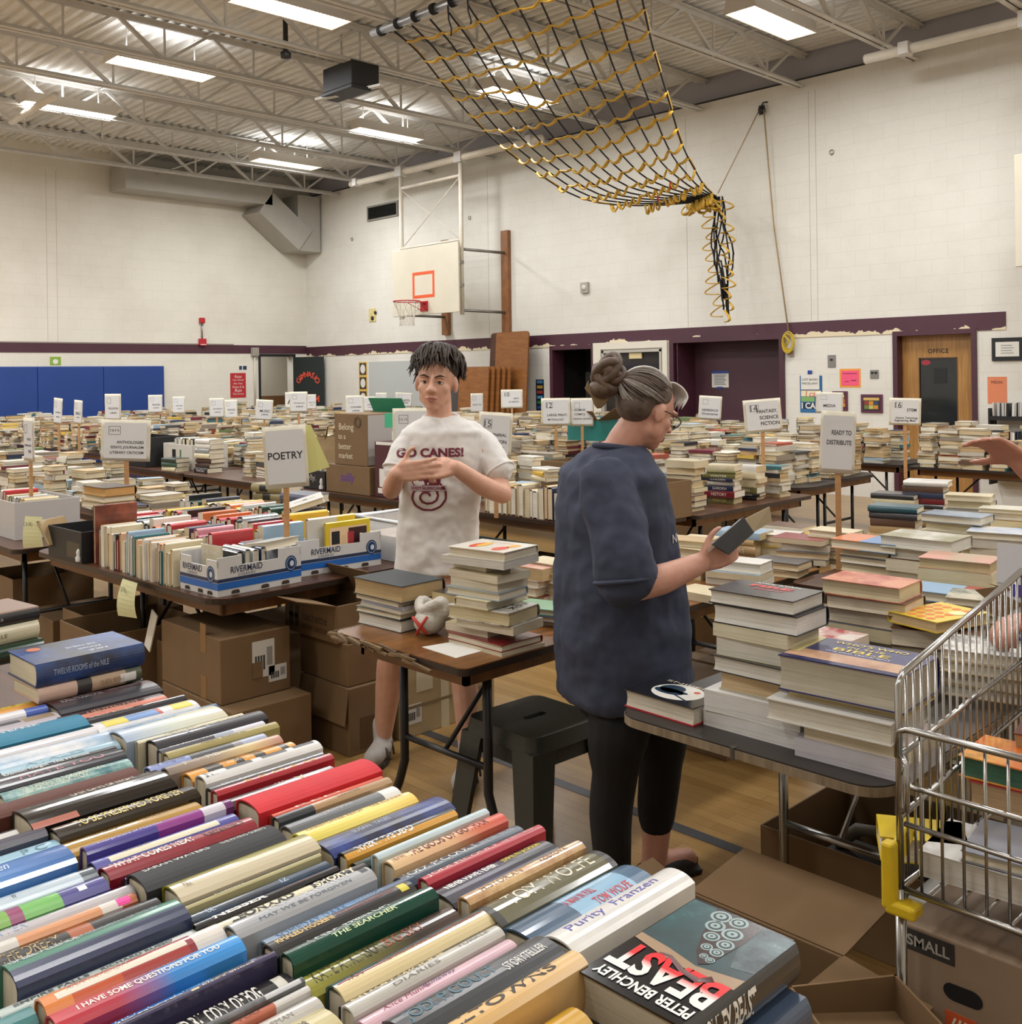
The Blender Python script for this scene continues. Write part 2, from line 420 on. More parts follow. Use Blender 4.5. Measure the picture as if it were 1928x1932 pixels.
for i, (x, y) in enumerate([(-6.3, 6.0), (-3.2, 6.0), (-.2, 6.0), (2.6, 6.0), (-3.2, 10.2), (-.2, 10.2), (2.6, 10.2), (-17.9, 3.2), (-15.1, 1.8), (-12.3, 1.8), (-15.1, -2.4), (-12.3, -2.4), (-9.4, 1.8), (-6.3, 1.8), (-3.2, 1.8), (-.2, 1.8), (2.6, 1.8), (-9.4, -2.4), (-6.3, -2.4), (-3.2, -2.4), (-.2, -2.4), (2.6, -2.4)]):
    fixture(x, y, 'lit fluorescent ceiling fixture out of view over the near half of the hall', fx)
# ================================================================== things fixed to the walls and hung from the roof
PIPE_W = mat('d9d0bf', .4, var=.08, vscale=6, name='cream_enamel_pipe'); WOODP = mat('8a5a33', .5, var=.25, vscale=8, name='stained_board')
ORANGE = mat('d8582a', .5, name='orange_paint'); REDP = mat('b3202a', .45, name='red_enamel'); BOARDW = mat('d0c9b6', .45, var=.04, vscale=3, name='cream_backboard')
CORDW = mat('cfc9bb', .8, name='white_cord'); BLACK = mat('141416', .5, name='black_matte'); DARKM = mat('22211f', .5, name='dark_metal')
GALV = mat('8f8c86', .35, .7, name='dull_steel')
def hoop(label, dx=0, proto=None):
    if proto: return dup(proto, (dx, 0, 0), None, label)
    t = thing('basketball_hoop', label, 'basketball hoop', (0, 0, 0), 0, 'wall braced basketball hoops')
    X0, X1, Yb, Z0, Z1 = -15.06, -13.21, 11.65, 2.765, 3.98
    b = MB(); b.bx(X0, X1, Yb, Yb + .04, Z0, Z1); bd = b.build('backboard', BOARDW, t, .008)
    b = MB(); a, c = WY(778, 515, Yb), WY(820, 560, Yb); xa, xb, za, zb = a.x, c.x, c.z, a.z + .0; w_ = .055; y0, y1 = Yb - .002, Yb
    b.bx(xa, xb, y0, y1, zb - w_, zb); b.bx(xa, xb, y0, y1, za, za + w_); b.bx(xa, xa + w_, y0, y1, za + w_, zb - w_); b.bx(xb - w_, xb, y0, y1, za + w_, zb - w_)
    b.build('target_square', ORANGE, bd)
    xm = (X0 + X1) / 2; zr = 2.985; cy_ = Yb - .17 - .235
    b = MB(); b.bx(xm - .1, xm + .1, Yb - .02, Yb, zr - .16, zr + .02); b.bx(xm - .07, xm + .07, Yb - .17, Yb - .02, zr - .02, zr + .008)
    b.build('rim_bracket', REDP, t)
    b = MB(); b.tube([(xm + .235 * math.cos(k * PI / 16), cy_ + .235 * math.sin(k * PI / 16), zr) for k in range(32)], .01, 8, closed=True)
    b.bar((xm - .08, Yb - .02, zr - .14), (xm - .17, cy_ + .16, zr - .01), .012, .012); b.bar((xm + .08, Yb - .02, zr - .14), (xm + .17, cy_ + .16, zr - .01), .012, .012)
    b.build('rim', REDP, t)
    b = MB(); n = 12
    def npt(k, j): r_ = [.232, .19, .15, .125, .13][j]; a_ = (k + .5 * (j % 2)) * 2 * PI / n; return (xm + r_ * math.cos(a_), cy_ + r_ * math.sin(a_), zr - .012 - .105 * j)
    for k in range(n):
        for j in range(4):
            b.tube([npt(k, j), npt(k, j + 1)], .0045, 5, caps=False); b.tube([npt(k, j), npt(k - 1 if j % 2 == 0 else k + 1, j + 1)], .0045, 5, caps=False)
    b.build('net', CORDW, t)
    b = MB(); b.cyl((-16.5, 11.78, 5.44), (-11.3, 11.78, 5.44), .06, 14); b.build('ceiling_pipe', PIPE_W, t)
    for x in (-14.93, -13.27):
        b = MB(); b.cyl((x, 11.78, 5.44), (x, 11.78, 2.72), .038, 12); b.build('drop_pole', PIPE_W, t)
        b = MB(); b.bx(x - .09, x + .09, 11.70, 11.86, 5.36, 5.54); b.build('pipe_clamp', STEEL, t)
        b = MB(); b.bx(x - .04, x + .04, 11.69, 11.8, 3.2, 3.26); b.bx(x - .04, x + .04, 11.69, 11.8, 3.6, 3.66); b.build('board_clip', GALV, t)
    for x in (-16.3, -11.55):
        b = MB(); b.bx(x - .06, x + .06, 11.7, 11.86, 5.38, 5.52); b.build('pipe_clamp', STEEL, t)
    b = MB(); b.cyl((-14.93, 11.78, 5.14), (-13.27, 11.78, 5.14), .028, 10); b.build('cross_rail', PIPE_W, t)
    b = MB(); b.cyl((-14.93, 11.76, 4.02), (-13.27, 11.76, 4.02), .025, 10); b.build('cross_rail', PIPE_W, t)
    for a, c in (((-14.9, 11.78, 5.1), (-13.3, 11.78, 4.03)), ((-13.3, 11.77, 5.1), (-14.9, 11.77, 4.03))):
        b = MB(); b.cyl(a, c, .008, 6); b.build('tie_rod', PIPE_W, t)
    for x, xp in ((-13.27, -13.1), (-14.93, -14.75)):
        for z in (3.86, 2.8):
            b = MB(); b.cyl((x, 11.78, z), (xp, 12.64, z - .02), .026, 10); b.build('wall_strut', GALV, t)
        b = MB(); b.bx(xp - .09, xp + .09, 12.64, 12.72, 2.43 if xp > -14 else 2.44, 4.24); b.build('wall_post', WOODP, t, .006)
    return t
hp = hoop('cream basketball backboard with orange square and red rim, above the boy')
h2 = hoop('cream basketball backboard cut by the right edge of the picture', 10.95, hp)
for c in h2.children:
    if c.name.startswith('ceiling_pipe'): c.location.x -= .3
b = MB(); b.cyl(WY(-60, 203, 9.2), WY(100, 214, 9.2), .05, 12)
tag(b.build('ceiling_pipe', PIPE_W), 'cream pipe end under the joists at far left, running along the wall', 'pipe')
b = MB(); a = G(22, 230, 5.5); c = G(104, 180, 5.5); b.cyl(a, c, .05, 12)
tag(b.build('ceiling_pipe', PIPE_W), 'slanting cream pipe crossing in front of the far left ceiling light', 'pipe')
# ------------------------------------------------------------------ climbing net
ROPE = mat('17161a', .8, name='black_rope'); WEB = mat('d0a53a', .6, var=.3, vscale=12, name='yellow_webbing'); TAPE = mat('c9251f', .6, name='red_tape')
def lerp_path(pts, ss, s):
    for i in range(len(ss) - 1):
        if s <= ss[i + 1]:
            f = (s - ss[i]) / (ss[i + 1] - ss[i]); p = [pts[max(0, min(len(pts) - 1, i + k))] for k in (-1, 0, 1, 2)]
            return .5 * ((2 * p[1]) + (p[2] - p[0]) * f + (2 * p[0] - 5 * p[1] + 4 * p[2] - p[3]) * f * f + (3 * p[1] - p[0] - 3 * p[2] + p[3]) * f ** 3)
    return pts[-1]
def net():
    t = thing('climbing_net', 'black rope and yellow webbing climbing net slung from a pipe to the wall', 'climbing net')
    SL = [0, .12, .28, .48, .64, .78, .9, 1]; SR = [0, .2, .36, .5, .7, .82, .92, 1]
    yy = lambda s: 6.95 + 5.25 * s
    LP = [WY(x, y, yy(s)) for (x, y), s in zip([(745, 60), (790, 100), (850, 175), (930, 262), (1013, 326), (1105, 377), (1220, 388), (1348, 378)], SL)]
    RP = [WY(x, y, yy(s)) for (x, y), s in zip([(1195, -95), (1212, 0), (1232, 90), (1256, 170), (1285, 268), (1308, 315), (1330, 352), (1352, 372)], SR)]
    NR, NJ = 12, 14; rnd = random.Random(3)
    def P(i, s):
        f = i / (NR - 1); p = lerp_path(LP, SL, s).lerp(lerp_path(RP, SR, s), f)
        p.z -= .16 * math.sin(PI * f) * math.sin(PI * min(1, s * 1.1)); return p
    for i in range(NR):
        b = MB(); b.tube([P(i, k / 26) for k in range(27)], .011, 6); b.build('rope', ROPE, t)
    for j in range(NJ):
        s = .07 + .89 * (j / (NJ - 1)) ** .92; b = MB(); pts = []
        for i in range(NR - 1):
            a, c = P(i, s), P(i + 1, s); d = (c - a).length; sag = .03 + max(0, .33 - d) * .42
            for k in range(6):
                f = k / 6; q = a.lerp(c, f); q.z -= sag * 4 * f * (1 - f) * (1 if (i + j) % 5 else .3); q.y += rnd.uniform(-.012, .012); pts.append(q)
        pts.append(P(NR - 1, s)); b.tube(pts, .031, 6, flat=.4); b.build('webbing', WEB, t)
    for i in (0, NR - 1):
        for j in range(0, NJ - 1, 2):
            s0 = .07 + .89 * (j / (NJ - 1)) ** .92; s1 = .07 + .89 * ((j + 1) / (NJ - 1)) ** .92
            b = MB(); b.tube([P(i, s0 + (s1 - s0) * k / 5) + Vector((0, 0, .008)) for k in range(6)], .02, 6, flat=.5); b.build('webbing', WEB, t)
    for i, s in ((5, .86), (8, .83)):
        b = MB(); p = P(i, s); b.tube([p, p + Vector((.01, 0, -.1))], .012, 6); b.build('tape_flag', TAPE, t)
    top = P(NR - 1, 1.0); bot = WY(1366, 602, 12.2)
    for k in range(8):     # knotted bunch and the tail that hangs from it
        b = MB(); a0 = rnd.uniform(0, 6.28); pts = []
        for q in range(15):
            f = q / 14; p = top.lerp(bot, f * (.8 + .2 * rnd.random())); rr = .05 + .1 * math.sin(PI * min(1, f * 1.2))
            pts.append(p + Vector((rr * math.cos(a0 + 3.5 * f + k) + .04, .5 * rr * math.sin(a0 + 4 * f), 0)))
        b.tube(pts, .012, 6); b.build('rope', ROPE, t)
    for k in range(22):
        f = (k + .5) / 22; p = top.lerp(bot, f); sd = 1 if k % 2 else -1; wd = rnd.uniform(.12, .26) * (1 if f < .8 else .8)
        pts = [p + Vector((sd * (.03 + wd * math.sin(PI * q / 9)), .04 * math.cos(k) - .05 * math.sin(PI * q / 9), .16 * (q / 9 - .5) - .05 * math.sin(PI * q / 9))) for q in range(10)]
        b = MB(); b.tube(pts, .024, 6, flat=.35); b.build('webbing', WEB, t)
    for k in range(14):
        a0 = rnd.uniform(0, 6.28); p = top + Vector((rnd.uniform(-.55, .06), rnd.uniform(-.12, .06), rnd.uniform(-.08, .08)))
        pts = [p + Vector((.09 * math.cos(a0 + q * .6), .05 * math.sin(a0 + q * .5), -.13 * math.sin(q * PI / 9))) for q in range(10)]
        b = MB(); b.tube(pts, .024, 6, flat=.4); b.build('webbing', WEB, t)
    return top
NTOP = net()
t = thing('net_pipe', 'shiny grey steel pipe the climbing net is tied to, at the top of the picture', 'pipe')
pa, pb = G(697, 62, 5.5), Vector((-5.2, 6.95, 5.5)); pa.y = 6.9
b = MB(); b.cyl(pa, pb, .045, 14); b.build('pipe', mat('a9a7a5', .3, .8, name='galvanised_pipe'), t)
for k in range(13):
    x = pa.x + .13 + k * .3; b = MB()
    for q in range(3): b.tube([(x + q * .02, 6.91 + .052 * math.cos(a * PI / 6), 5.5 + .052 * math.sin(a * PI / 6)) for a in range(12)], .009, 5, closed=True)
    b.build('lashing', ROPE, t)
    if k in (4, 5, 8):
        b = MB(); b.tube([(x, 6.86, 5.45), (x + .02, 6.85, 5.3), (x + .05, 6.86, 5.2), (x + .03, 6.87, 5.08 + .05 * (k % 3))], .009, 5); b.build('loose_end', ROPE, t)
pl = WY(1437, 208, YR - .05)
t = thing('pulley', 'small dark pulley hooked high on the long wall above the net tail', 'pulley', pl)
b = MB(); b.cyl((-.03, 0, 0), (.03, 0, 0), .05, 14); b.bx(-.04, .04, -.012, .012, -.06, .07); b.build('sheave', DARKM, t)
b = MB(); b.tube([(0, 0, .07), (.02, 0, .1), (.05, .02, .11), (.07, .06, .11)], .01, 6); b.build('hook', DARKM, t)
CORD = mat('a8906a', .8, name='tan_cord')
b = MB(); b.tube([pl + Vector((-.04, -.01, 0)), NTOP + Vector((.02, 0, .05))], .008, 6)
tag(b.build('hoist_cord', CORD), 'thin cord slanting from the wall pulley down to the gathered net', 'cord')
cl = WY(1490, 640, YR - .02)
b = MB(); b.tube([pl + Vector((.04, -.01, 0)), pl.lerp(cl, .5) + Vector((-.03, 0, 0)), cl + Vector((0, -.03, .1))], .01, 6)
tag(b.build('hoist_cord', CORD), 'long tan cord running down the wall to the yellow coil', 'cord')
t = thing('rope_coil', 'coil of yellow cord looped on a cleat, beside the maroon recess', 'rope', cl)
YEL = mat('c2a52c', .7, name='yellow_cord')
for k in range(5):
    b = MB(); r1 = .09 + .008 * (k % 3); b.tube([(r1 * .85 * math.sin(a * PI / 10), -.03 - .008 * k, r1 * 1.35 * math.cos(a * PI / 10) - .02 - .01 * k) for a in range(20)], .011, 6, closed=True); b.build('loop', YEL, t)
b = MB(); b.tube([(-.04, -.08, .05), (.04, -.085, -.02), (-.02, -.085, -.1)], .012, 6); b.build('wrap', YEL, t)
b = MB(); b.bx(-.03, .06, -.02, .0, -.24, -.16); b.bx(-.02, .02, -.06, 0, .06, .1); b.build('cleat', mat('8d7f72', .5), t)
# ------------------------------------------------------------------ ceiling objects
t = thing('projector_box', 'black boxy unit slung under the joists left of the net', 'speaker', WY(662, 150, 7.6))
b = MB(); b.box((0, 0, 0), (.62, .42, .3)); b.box((0, -.1, -.19), (.72, .3, .05)); b.build('housing', BLACK, t, .01)
b = MB(); b.cyl((-.2, 0, .15), (-.2, 0, .62), .012, 6); b.build('hanger', STEEL, t)
b = MB(); b.cyl((.2, 0, .15), (.2, 0, .62), .012, 6); b.build('hanger', STEEL, t)
b = MB(); b.bar((-.4, -.25, -.22), (.5, .1, -.16), .08, .03); b.build('bracket', STEEL, t)
t = thing('ceiling_sensor', 'dark round sensor hanging from the deck between two upper left joists', 'sensor', WY(539, 100, 6.6))
b = MB(); b.lathe([(.0, -.07), (.06, -.06), (.065, 0), (.03, .03), (.03, .5)], 14); b.build('body', DARKM, t)
t = thing('smoke_detector', 'small white smoke detector under a joist left of the black unit', 'smoke detector', WY(557, 181, 8.6))
b = MB(); b.lathe([(0, -.05), (.05, -.045), (.06, 0), (.07, .03), (.0, .03)], 16); b.build('body', mat('d8d4cc', .4), t)
# sheet-metal duct dropping into the corner
t = thing('air_duct', 'grey sheet metal duct sloping into the far corner under the ceiling', 'duct')
b = MB(); SHEET = mat('aaa69d', .5, .1, var=.06, vscale=3, name='painted_sheet_metal')
d = [WX(630, 405, -19.3), WX(560, 345, -19.3), WX(470, 328, -19.3)]
b.bar((-19.2, 12.25, 4.62), (-19.2, 11.3, 5.35), .7, .55); b.build('elbow', SHEET, t)
b = MB(); b.bx(-19.55, -18.85, 8.3, 11.45, 5.3, 5.75); b.build('trunk', SHEET, t)
b = MB(); b.bx(-19.5, -18.9, 12.1, 12.66, 4.4, 5.6); b.build('drop', SHEET, t)
# ------------------------------------------------------------------ small things on the long wall
def wbox(name, label, cat, p0, p1, m, d=.05, y=YR, bev=.004):
    a, c = WY(*p0, y), WY(*p1, y); b = MB(); x0, x1 = sorted((a.x, c.x)); z0, z1 = sorted((a.z, c.z))
    b.bx(x0, x1, y - d, y + .0, z0, z1); o = b.build(name, m, None, bev); return tag(o, label, cat), (x0, x1, z0, z1)
t = thing('vent_grille', 'dark louvered vent grille high on the wall left of the hoop', 'vent')
b = MB(); a = WY(694, 388, YR); c = WY(752, 409, YR)
X0, X1, Z0, Z1 = a.x, c.x, 4.88, 5.19
b.bx(X0, X1, YR - .01, YR, Z0, Z1); b.build('backing', BLACK, t)
b = MB(); f = .035
b.bx(X0, X1, YR - .03, YR, Z1 - f, Z1); b.bx(X0, X1, YR - .03, YR, Z0, Z0 + f); b.bx(X0, X0 + f, YR - .03, YR, Z0 + f, Z1 - f); b.bx(X1 - f, X1, YR - .03, YR, Z0 + f, Z1 - f); b.build('frame', mat('8e8980', .5), t)
for k in range(9):
    z = Z0 + f + (k + .5) * (Z1 - Z0 - 2 * f) / 9; b = MB(); b.bar((X0 + f, YR - .018, z), (X1 - f, YR - .018, z), .024, .006, up=(0, .6, 1)); b.build('slat', DARKM, t)
t = thing('wall_clock_box', 'small grey square switch box on the wall right of the wooden post', 'box', WY(1105, 543, YR))
b = MB(); b.bx(-.08, .08, -.05, 0, -.09, .09); b.build('cover', mat('a7a296', .5), t, .006); b = MB(); b.cyl((0, -.05, 0), (0, -.056, 0), .05, 18); b.build('face', mat('d8d4c8', .4), t)
t = thing('wall_scoreboard_socket', 'small broken yellowed outlet plate on the wall left of the hoop net', 'outlet', WY(704, 594, YR))
b = MB(); b.bx(-.13, .1, -.015, 0, -.14, .13); b.build('plate', mat('d9c987', .6, var=.2, vscale=20), t)
b = MB(); b.cyl((.0, -.015, -.07), (.0, -.03, -.07), .045, 14); b.build('socket', DARKM, t)
b = MB(); b.cyl((.1, -.015, .04), (.1, -.03, .04), .035, 14); b.build('socket', DARKM, t)
for (px, py, s) in ((665, 451, 'below the vent grille'), (887, 411, 'right of the hoop poles'), (1570, 287, 'alone high on the right')):
    t = thing('eye_bolt', 'tiny steel eye bolt in the wall, %s' % s, 'eye bolt', WY(px, py, YR))
    b = MB(); b.tube([(.03 * math.cos(a * PI / 6), -.02, .03 * math.sin(a * PI / 6)) for a in range(12)], .006, 5, closed=True); b.build('ring', GALV, t)
    b = MB(); b.cyl((0, 0, -.03), (0, -.03, -.03), .008, 6); b.build('shank', GALV, t)
# door casings and what stands in the openings
def casing(n, x0, x1, z1, w_, m, dep=.25):
    b = MB(); y0, y1 = YR - .03, YR + dep
    b.bx(x0 - w_, x0, y0, y1, 0, z1 + w_); b.bx(x1, x1 + w_, y0, y1, 0, z1 + w_); b.bx(x0, x1, y0, y1, z1, z1 + w_)
    return struct(n, b, m)
casing('trim_8', -12.0, -11.13, 2.08, .07, MAROON); casing('trim_9', -9.46, -7.64, 2.12, .08, MAROON, .5); casing('trim_10', -5.93, -5.0, 2.1, .06, MAROON)
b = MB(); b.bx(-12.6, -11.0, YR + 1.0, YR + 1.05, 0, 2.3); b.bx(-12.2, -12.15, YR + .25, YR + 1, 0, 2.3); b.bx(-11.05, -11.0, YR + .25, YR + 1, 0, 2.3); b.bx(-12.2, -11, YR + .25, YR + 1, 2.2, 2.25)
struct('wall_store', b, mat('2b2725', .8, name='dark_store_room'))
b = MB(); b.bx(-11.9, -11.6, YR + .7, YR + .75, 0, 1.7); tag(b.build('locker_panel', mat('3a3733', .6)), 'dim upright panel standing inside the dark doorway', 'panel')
b = MB(); b.bx(-9.56, -7.56, YR + .45, YR + .5, 0, 2.2); struct('door_1', b, mat('482833', .5, var=.1, vscale=2, name='maroon_door'))
b = MB(); b.bx(-9.42, -9.4, YR + .0, YR + .45, 0, 2.12); struct('trim_11', b, MAROON)
# notice window with its white sill frame
wn = thing('window_1', 'dark glazed notice window in a white frame behind the woman', 'window'); wn['kind'] = 'structure'
FR = mat('bdb8ae', .4, .3, name='aluminium_frame'); GLS = mat('2f2b29', .08, name='dark_glass')
b = MB(); x0, x1, z0, z1 = -10.9, -9.69, .9, 2.04
for q in ((x0, x1, z1 - .04, z1), (x0, x1, z0, z0 + .04), (x0, x0 + .04, z0, z1), (x1 - .04, x1, z0, z1)): b.bx(q[0], q[1], YR - .03, YR + .06, q[2], q[3])
b.build('window_frame', FR, wn); b = MB(); b.bx(x0, x1, YR + .03, YR + .05, z0, z1); b.build('pane', GLS, wn)
b = MB(); b.bx(-10.35, -10.1, YR + .0, YR + .02, 1.9, 1.99); tag(b.build('notice_paper', mat('d6c492', .7)), 'yellowed notice stuck at the top of the dark notice window', 'paper')
# white raised panel around the window
b = MB()
for q in ((-11.08, -10.92, .5, 2.17), (-9.67, -9.58, .5, 2.17), (-10.92, -9.67, 2.06, 2.17)): b.bx(q[0], q[1], YR - .035, YR, q[2], q[3])
struct('trim_12', b, mat('dcd6c6', .5, name='white_pier_face'))
# office door
dr = thing('door_2', 'wooden office door with a tall dark glass pane', 'door'); dr['kind'] = 'structure'
def wood_mat(a, c, sc=(30, 30, 1.6), nm='wood', rough=.4):
    m, nt, bs = newmat(nm); v = coords(nt, 'Object', sc); f = noise(nt, v, 1.6, 5, .6)
    nt.links.new(ramp(nt, f, [(.3, a), (.7, c)]), bs.inputs['Base Color']); bs.inputs['Roughness'].default_value = rough; return m
OAK = wood_mat('8f6230', 'b5874a', nm='oak_door'); YD = YR + .12
ga, gc = WY(1733, 675, YD), WY(1808, 800, YD)
b = MB(); x0, x1, z1 = -5.93, -5.0, 2.1
b.bx(x0, ga.x, YD, YD + .045, .02, z1); b.bx(gc.x, x1, YD, YD + .045, .02, z1); b.bx(ga.x, gc.x, YD, YD + .045, ga.z, z1); b.bx(ga.x, gc.x, YD, YD + .045, .02, .75); b.build('door_leaf', OAK, dr)
b = MB(); b.bx(ga.x, gc.x, YD + .015, YD + .03, .75, ga.z); pn = b.build('pane', mat('23282a', .06, name='office_glass'), dr)
b = MB(); q = .012; b.bx(ga.x, gc.x, YD - .004, YD + .01, ga.z - q, ga.z); b.bx(ga.x, ga.x + q, YD - .004, YD + .01, .75, ga.z); b.bx(gc.x - q, gc.x, YD - .004, YD + .01, .75, ga.z); b.build('glazing_bead', mat('5b3d22', .5), dr)
c = WY(1770, 662, YD); text_obj('lettering', 'OFFICE', mat('2a1d1a', .5), dr, frame((c.x, YD - .003, c.z), (1, 0, 0), (0, 0, 1)), width=.26, bold=.02, sp=1.1)
c = WY(1746, 684, YD); b = MB(); b.add([(c.x + .06 * math.cos(k * PI / 10), YD + .012, c.z + .035 * math.sin(k * PI / 10)) for k in range(20)], [tuple(range(20))]); b.build('sticker', mat('9c2a38', .5), pn)
c = WY(1773, 705, YD); b = MB(); b.bx(c.x - .08, c.x + .08, YD + .010, YD + .0145, c.z - .12, c.z + .07); b.build('notice', BLACK, pn)
b = MB(); b.bx(-5.9, -5.02, YR + .9, YR + .92, 0, 2.2); struct('wall_office', b, mat('3b3a38', .8))
# switches, notices, pictures
def plate(p0, p1, label, knob):
    a, c = WY(*p0, YR), WY(*p1, YR); t = thing('switch_plate', label, 'switch', ((a.x + c.x) / 2, YR, (a.z + c.z) / 2), 0, 'steel switch plates')
    b = MB(); hx, hz = abs(c.x - a.x) / 2, abs(a.z - c.z) / 2; b.bx(-hx, hx, -.012, 0, -hz, hz); b.build('cover', mat('8b8a87', .35, .6, name='brushed_plate'), t, .003)
    for kx in knob: b = MB(); b.cyl((kx, -.012, .02), (kx, -.03, .02), .014, 10); b.build('knob', BLACK, t)
plate((1562, 670), (1577, 693), 'larger steel switch plate, nearer the yellow coil of cord', (0,)); plate((1642, 698), (1658, 714), 'smaller steel switch plate, nearer the office door', (-.025, .025))
def notice(name, label, cat, p0, p1, m, y=YR, d=.004):
    a, c = WY(*p0, y), WY(*p1, y); x0, x1 = sorted((a.x, c.x)); z0, z1 = sorted((a.z, c.z)); t = thing(name, label, cat, ((x0 + x1) / 2, y, (z0 + z1) / 2))
    hx, hz = (x1 - x0) / 2, (z1 - z0) / 2; b = MB(); b.bx(-hx, hx, -d, 0, -hz, hz); b.build('sheet', m, t); return t, hx, hz
def ptext(t, txt, x, z, wd, m, d=.006, name='lettering', **kw): return text_obj(name, txt, m, t, frame((x, -d, z), (1, 0, 0), (0, 0, 1)), width=wd, **kw)
PAPER = mat('dedcd4', .7, name='white_paper'); INK = mat('2b2b30', .6, name='print_ink'); PINK = mat('f0567c', .6, name='pink_paper'); OCARD = mat('e79a3c', .6, name='orange_card')
t, hx, hz = notice('pink_sign', 'hot pink sheet on an orange card on the wall left of the office door', 'sign', (1584, 696), (1624, 731), OCARD)
b = MB(); b.bx(-hx + .025, hx - .025, -.007, -.004, -hz + .025, hz - .025); b.build('inner_sheet', PINK, t)
b = MB(); b.bx(-hx + .05, hx - .05, -.009, -.007, hz * .45, hz * .52); b.bx(-hx * .5, -hx * .1, -.009, -.007, -hz * .4, -hz * .33); b.bx(hx * .1, hx * .6, -.009, -.007, -hz * .3, -hz * .2); b.build('writing', mat('7c2f52', .6), t)
t, hx, hz = notice('wall_poster', 'blue poster reading I can, on the wall right of the maroon recess', 'poster', (1509, 709), (1552, 779), mat('2f6a9c', .5, name='blue_poster'))
ptext(t, 'I CAN', 0, -hz * .62, hx * 1.7, PAPER, bold=.03); ptext(t, 'I can', hx * .1, hz * .02, hx * 1.2, mat('c23a35', .5), shear=.2)
b = MB(); b.bx(-hx * .9, hx * .9, -.0055, -.004, -hz * .12, hz * .2); b.build('ribbon', mat('e6d9b8', .6), t); b = MB(); b.bx(-hx * .9, hx * .3, -.0055, -.004, -hz * .4, -hz * .14); b.build('green_patch', mat('7fae62', .6), t)
b = MB(); b.bx(-hx * .85, hx * .85, -.0055, -.004, -hz * .8, -hz * .45); b.build('dark_patch', mat('173250', .6), t)
t, hx, hz = notice('notice_paper', 'white notice clipped over the top of the blue poster', 'paper', (1511, 706), (1546, 735), PAPER, YR - .012)
for k, tx in enumerate(('LOST BOOKS', 'MISCELLANY')): ptext(t, tx, 0, hz * (.3 - .5 * k), hx * 1.7, INK)
b = MB(); b.bx(-.03, .03, -.012, 0, hz, hz + .05); b.build('clip', mat('1f3f8f', .4), t)
t, hx, hz = notice('clipped_notice', 'white notice held with blue tape on the maroon door', 'paper', (1343, 702), (1375, 731), PAPER, YR + .448)
b = MB(); b.bx(-hx, hx, -.008, -.004, hz * .8, hz * 1.15); b.build('tape', mat('243f86', .5), t); b = MB(); b.bx(-hx * .4, hx * .3, -.008, -.004, -hz * 1.2, -hz * .9); b.build('tape', mat('243f86', .5), t)
b = MB()
for k in range(7): b.bx(-hx * .7, hx * (.7 - .1 * (k % 3)), -.006, -.004, hz * (.55 - .2 * k), hz * (.55 - .2 * k) + .012)
b.build('print', mat('7d7f88', .7), t)
def quilt(p0, p1, label, seed):
    t, hx, hz = notice('quilt_picture', label, 'picture', p0, p1, mat('5c2740', .5, name='plum_frame'), YR, .02); rnd = random.Random(seed)
    b = MB(); b.bx(-hx + .03, hx - .03, -.024, -.02, -hz + .03, hz - .03); b.build('field', mat('2b2c33', .7), t)
    b = MB(); b.bx(-hx + .04, hx - .04, -.026, -.024, hz * .35, hz * .65); b.build('band', mat('d2ad62', .7), t)
    for i in range(6):
        x = -hx + .05 + (i % 3) * (hx * 2 - .1) / 3; z = -hz * .6 + (i // 3) * hz * .45
        b = MB(); b.bx(x, x + .06, -.026, -.024, z, z + .05); b.build('patch', mat(rnd.choice(['c98a2f', '6f7f3a', '8d3b32', '39465e', 'b9b36a', 'ae6a2c']), .7), t)
quilt((1625, 744), (1666, 779), 'small plum framed quilt picture, right one of two low on the wall', 1); quilt((1571, 738), (1600, 775), 'small plum framed quilt picture half hidden by the media sign', 2)
t, hx, hz = notice('framed_certificate', 'white certificate in a black frame at the right edge above the disc rack', 'picture', (1872, 638), (1932, 680), BLACK, YR, .025)
b = MB(); b.bx(-hx + .045, hx - .045, -.028, -.025, -hz + .05, hz - .05); b.build('paper', PAPER, t); b = MB()
for k in range(4): b.bx(-hx * .4, hx * (.3 + .1 * (k % 2)), -.03, -.028, hz * (.3 - .22 * k), hz * (.3 - .22 * k) + .008)
b.build('print', mat('8a8a8a', .7), t)
t, hx, hz = notice('orange_notice', 'orange paper on the wall behind the black disc rack', 'paper', (1863, 711), (1900, 762), mat('d9835c', .7))
ptext(t, 'MEDIA', 0, hz * .6, hx * 1.2, INK)
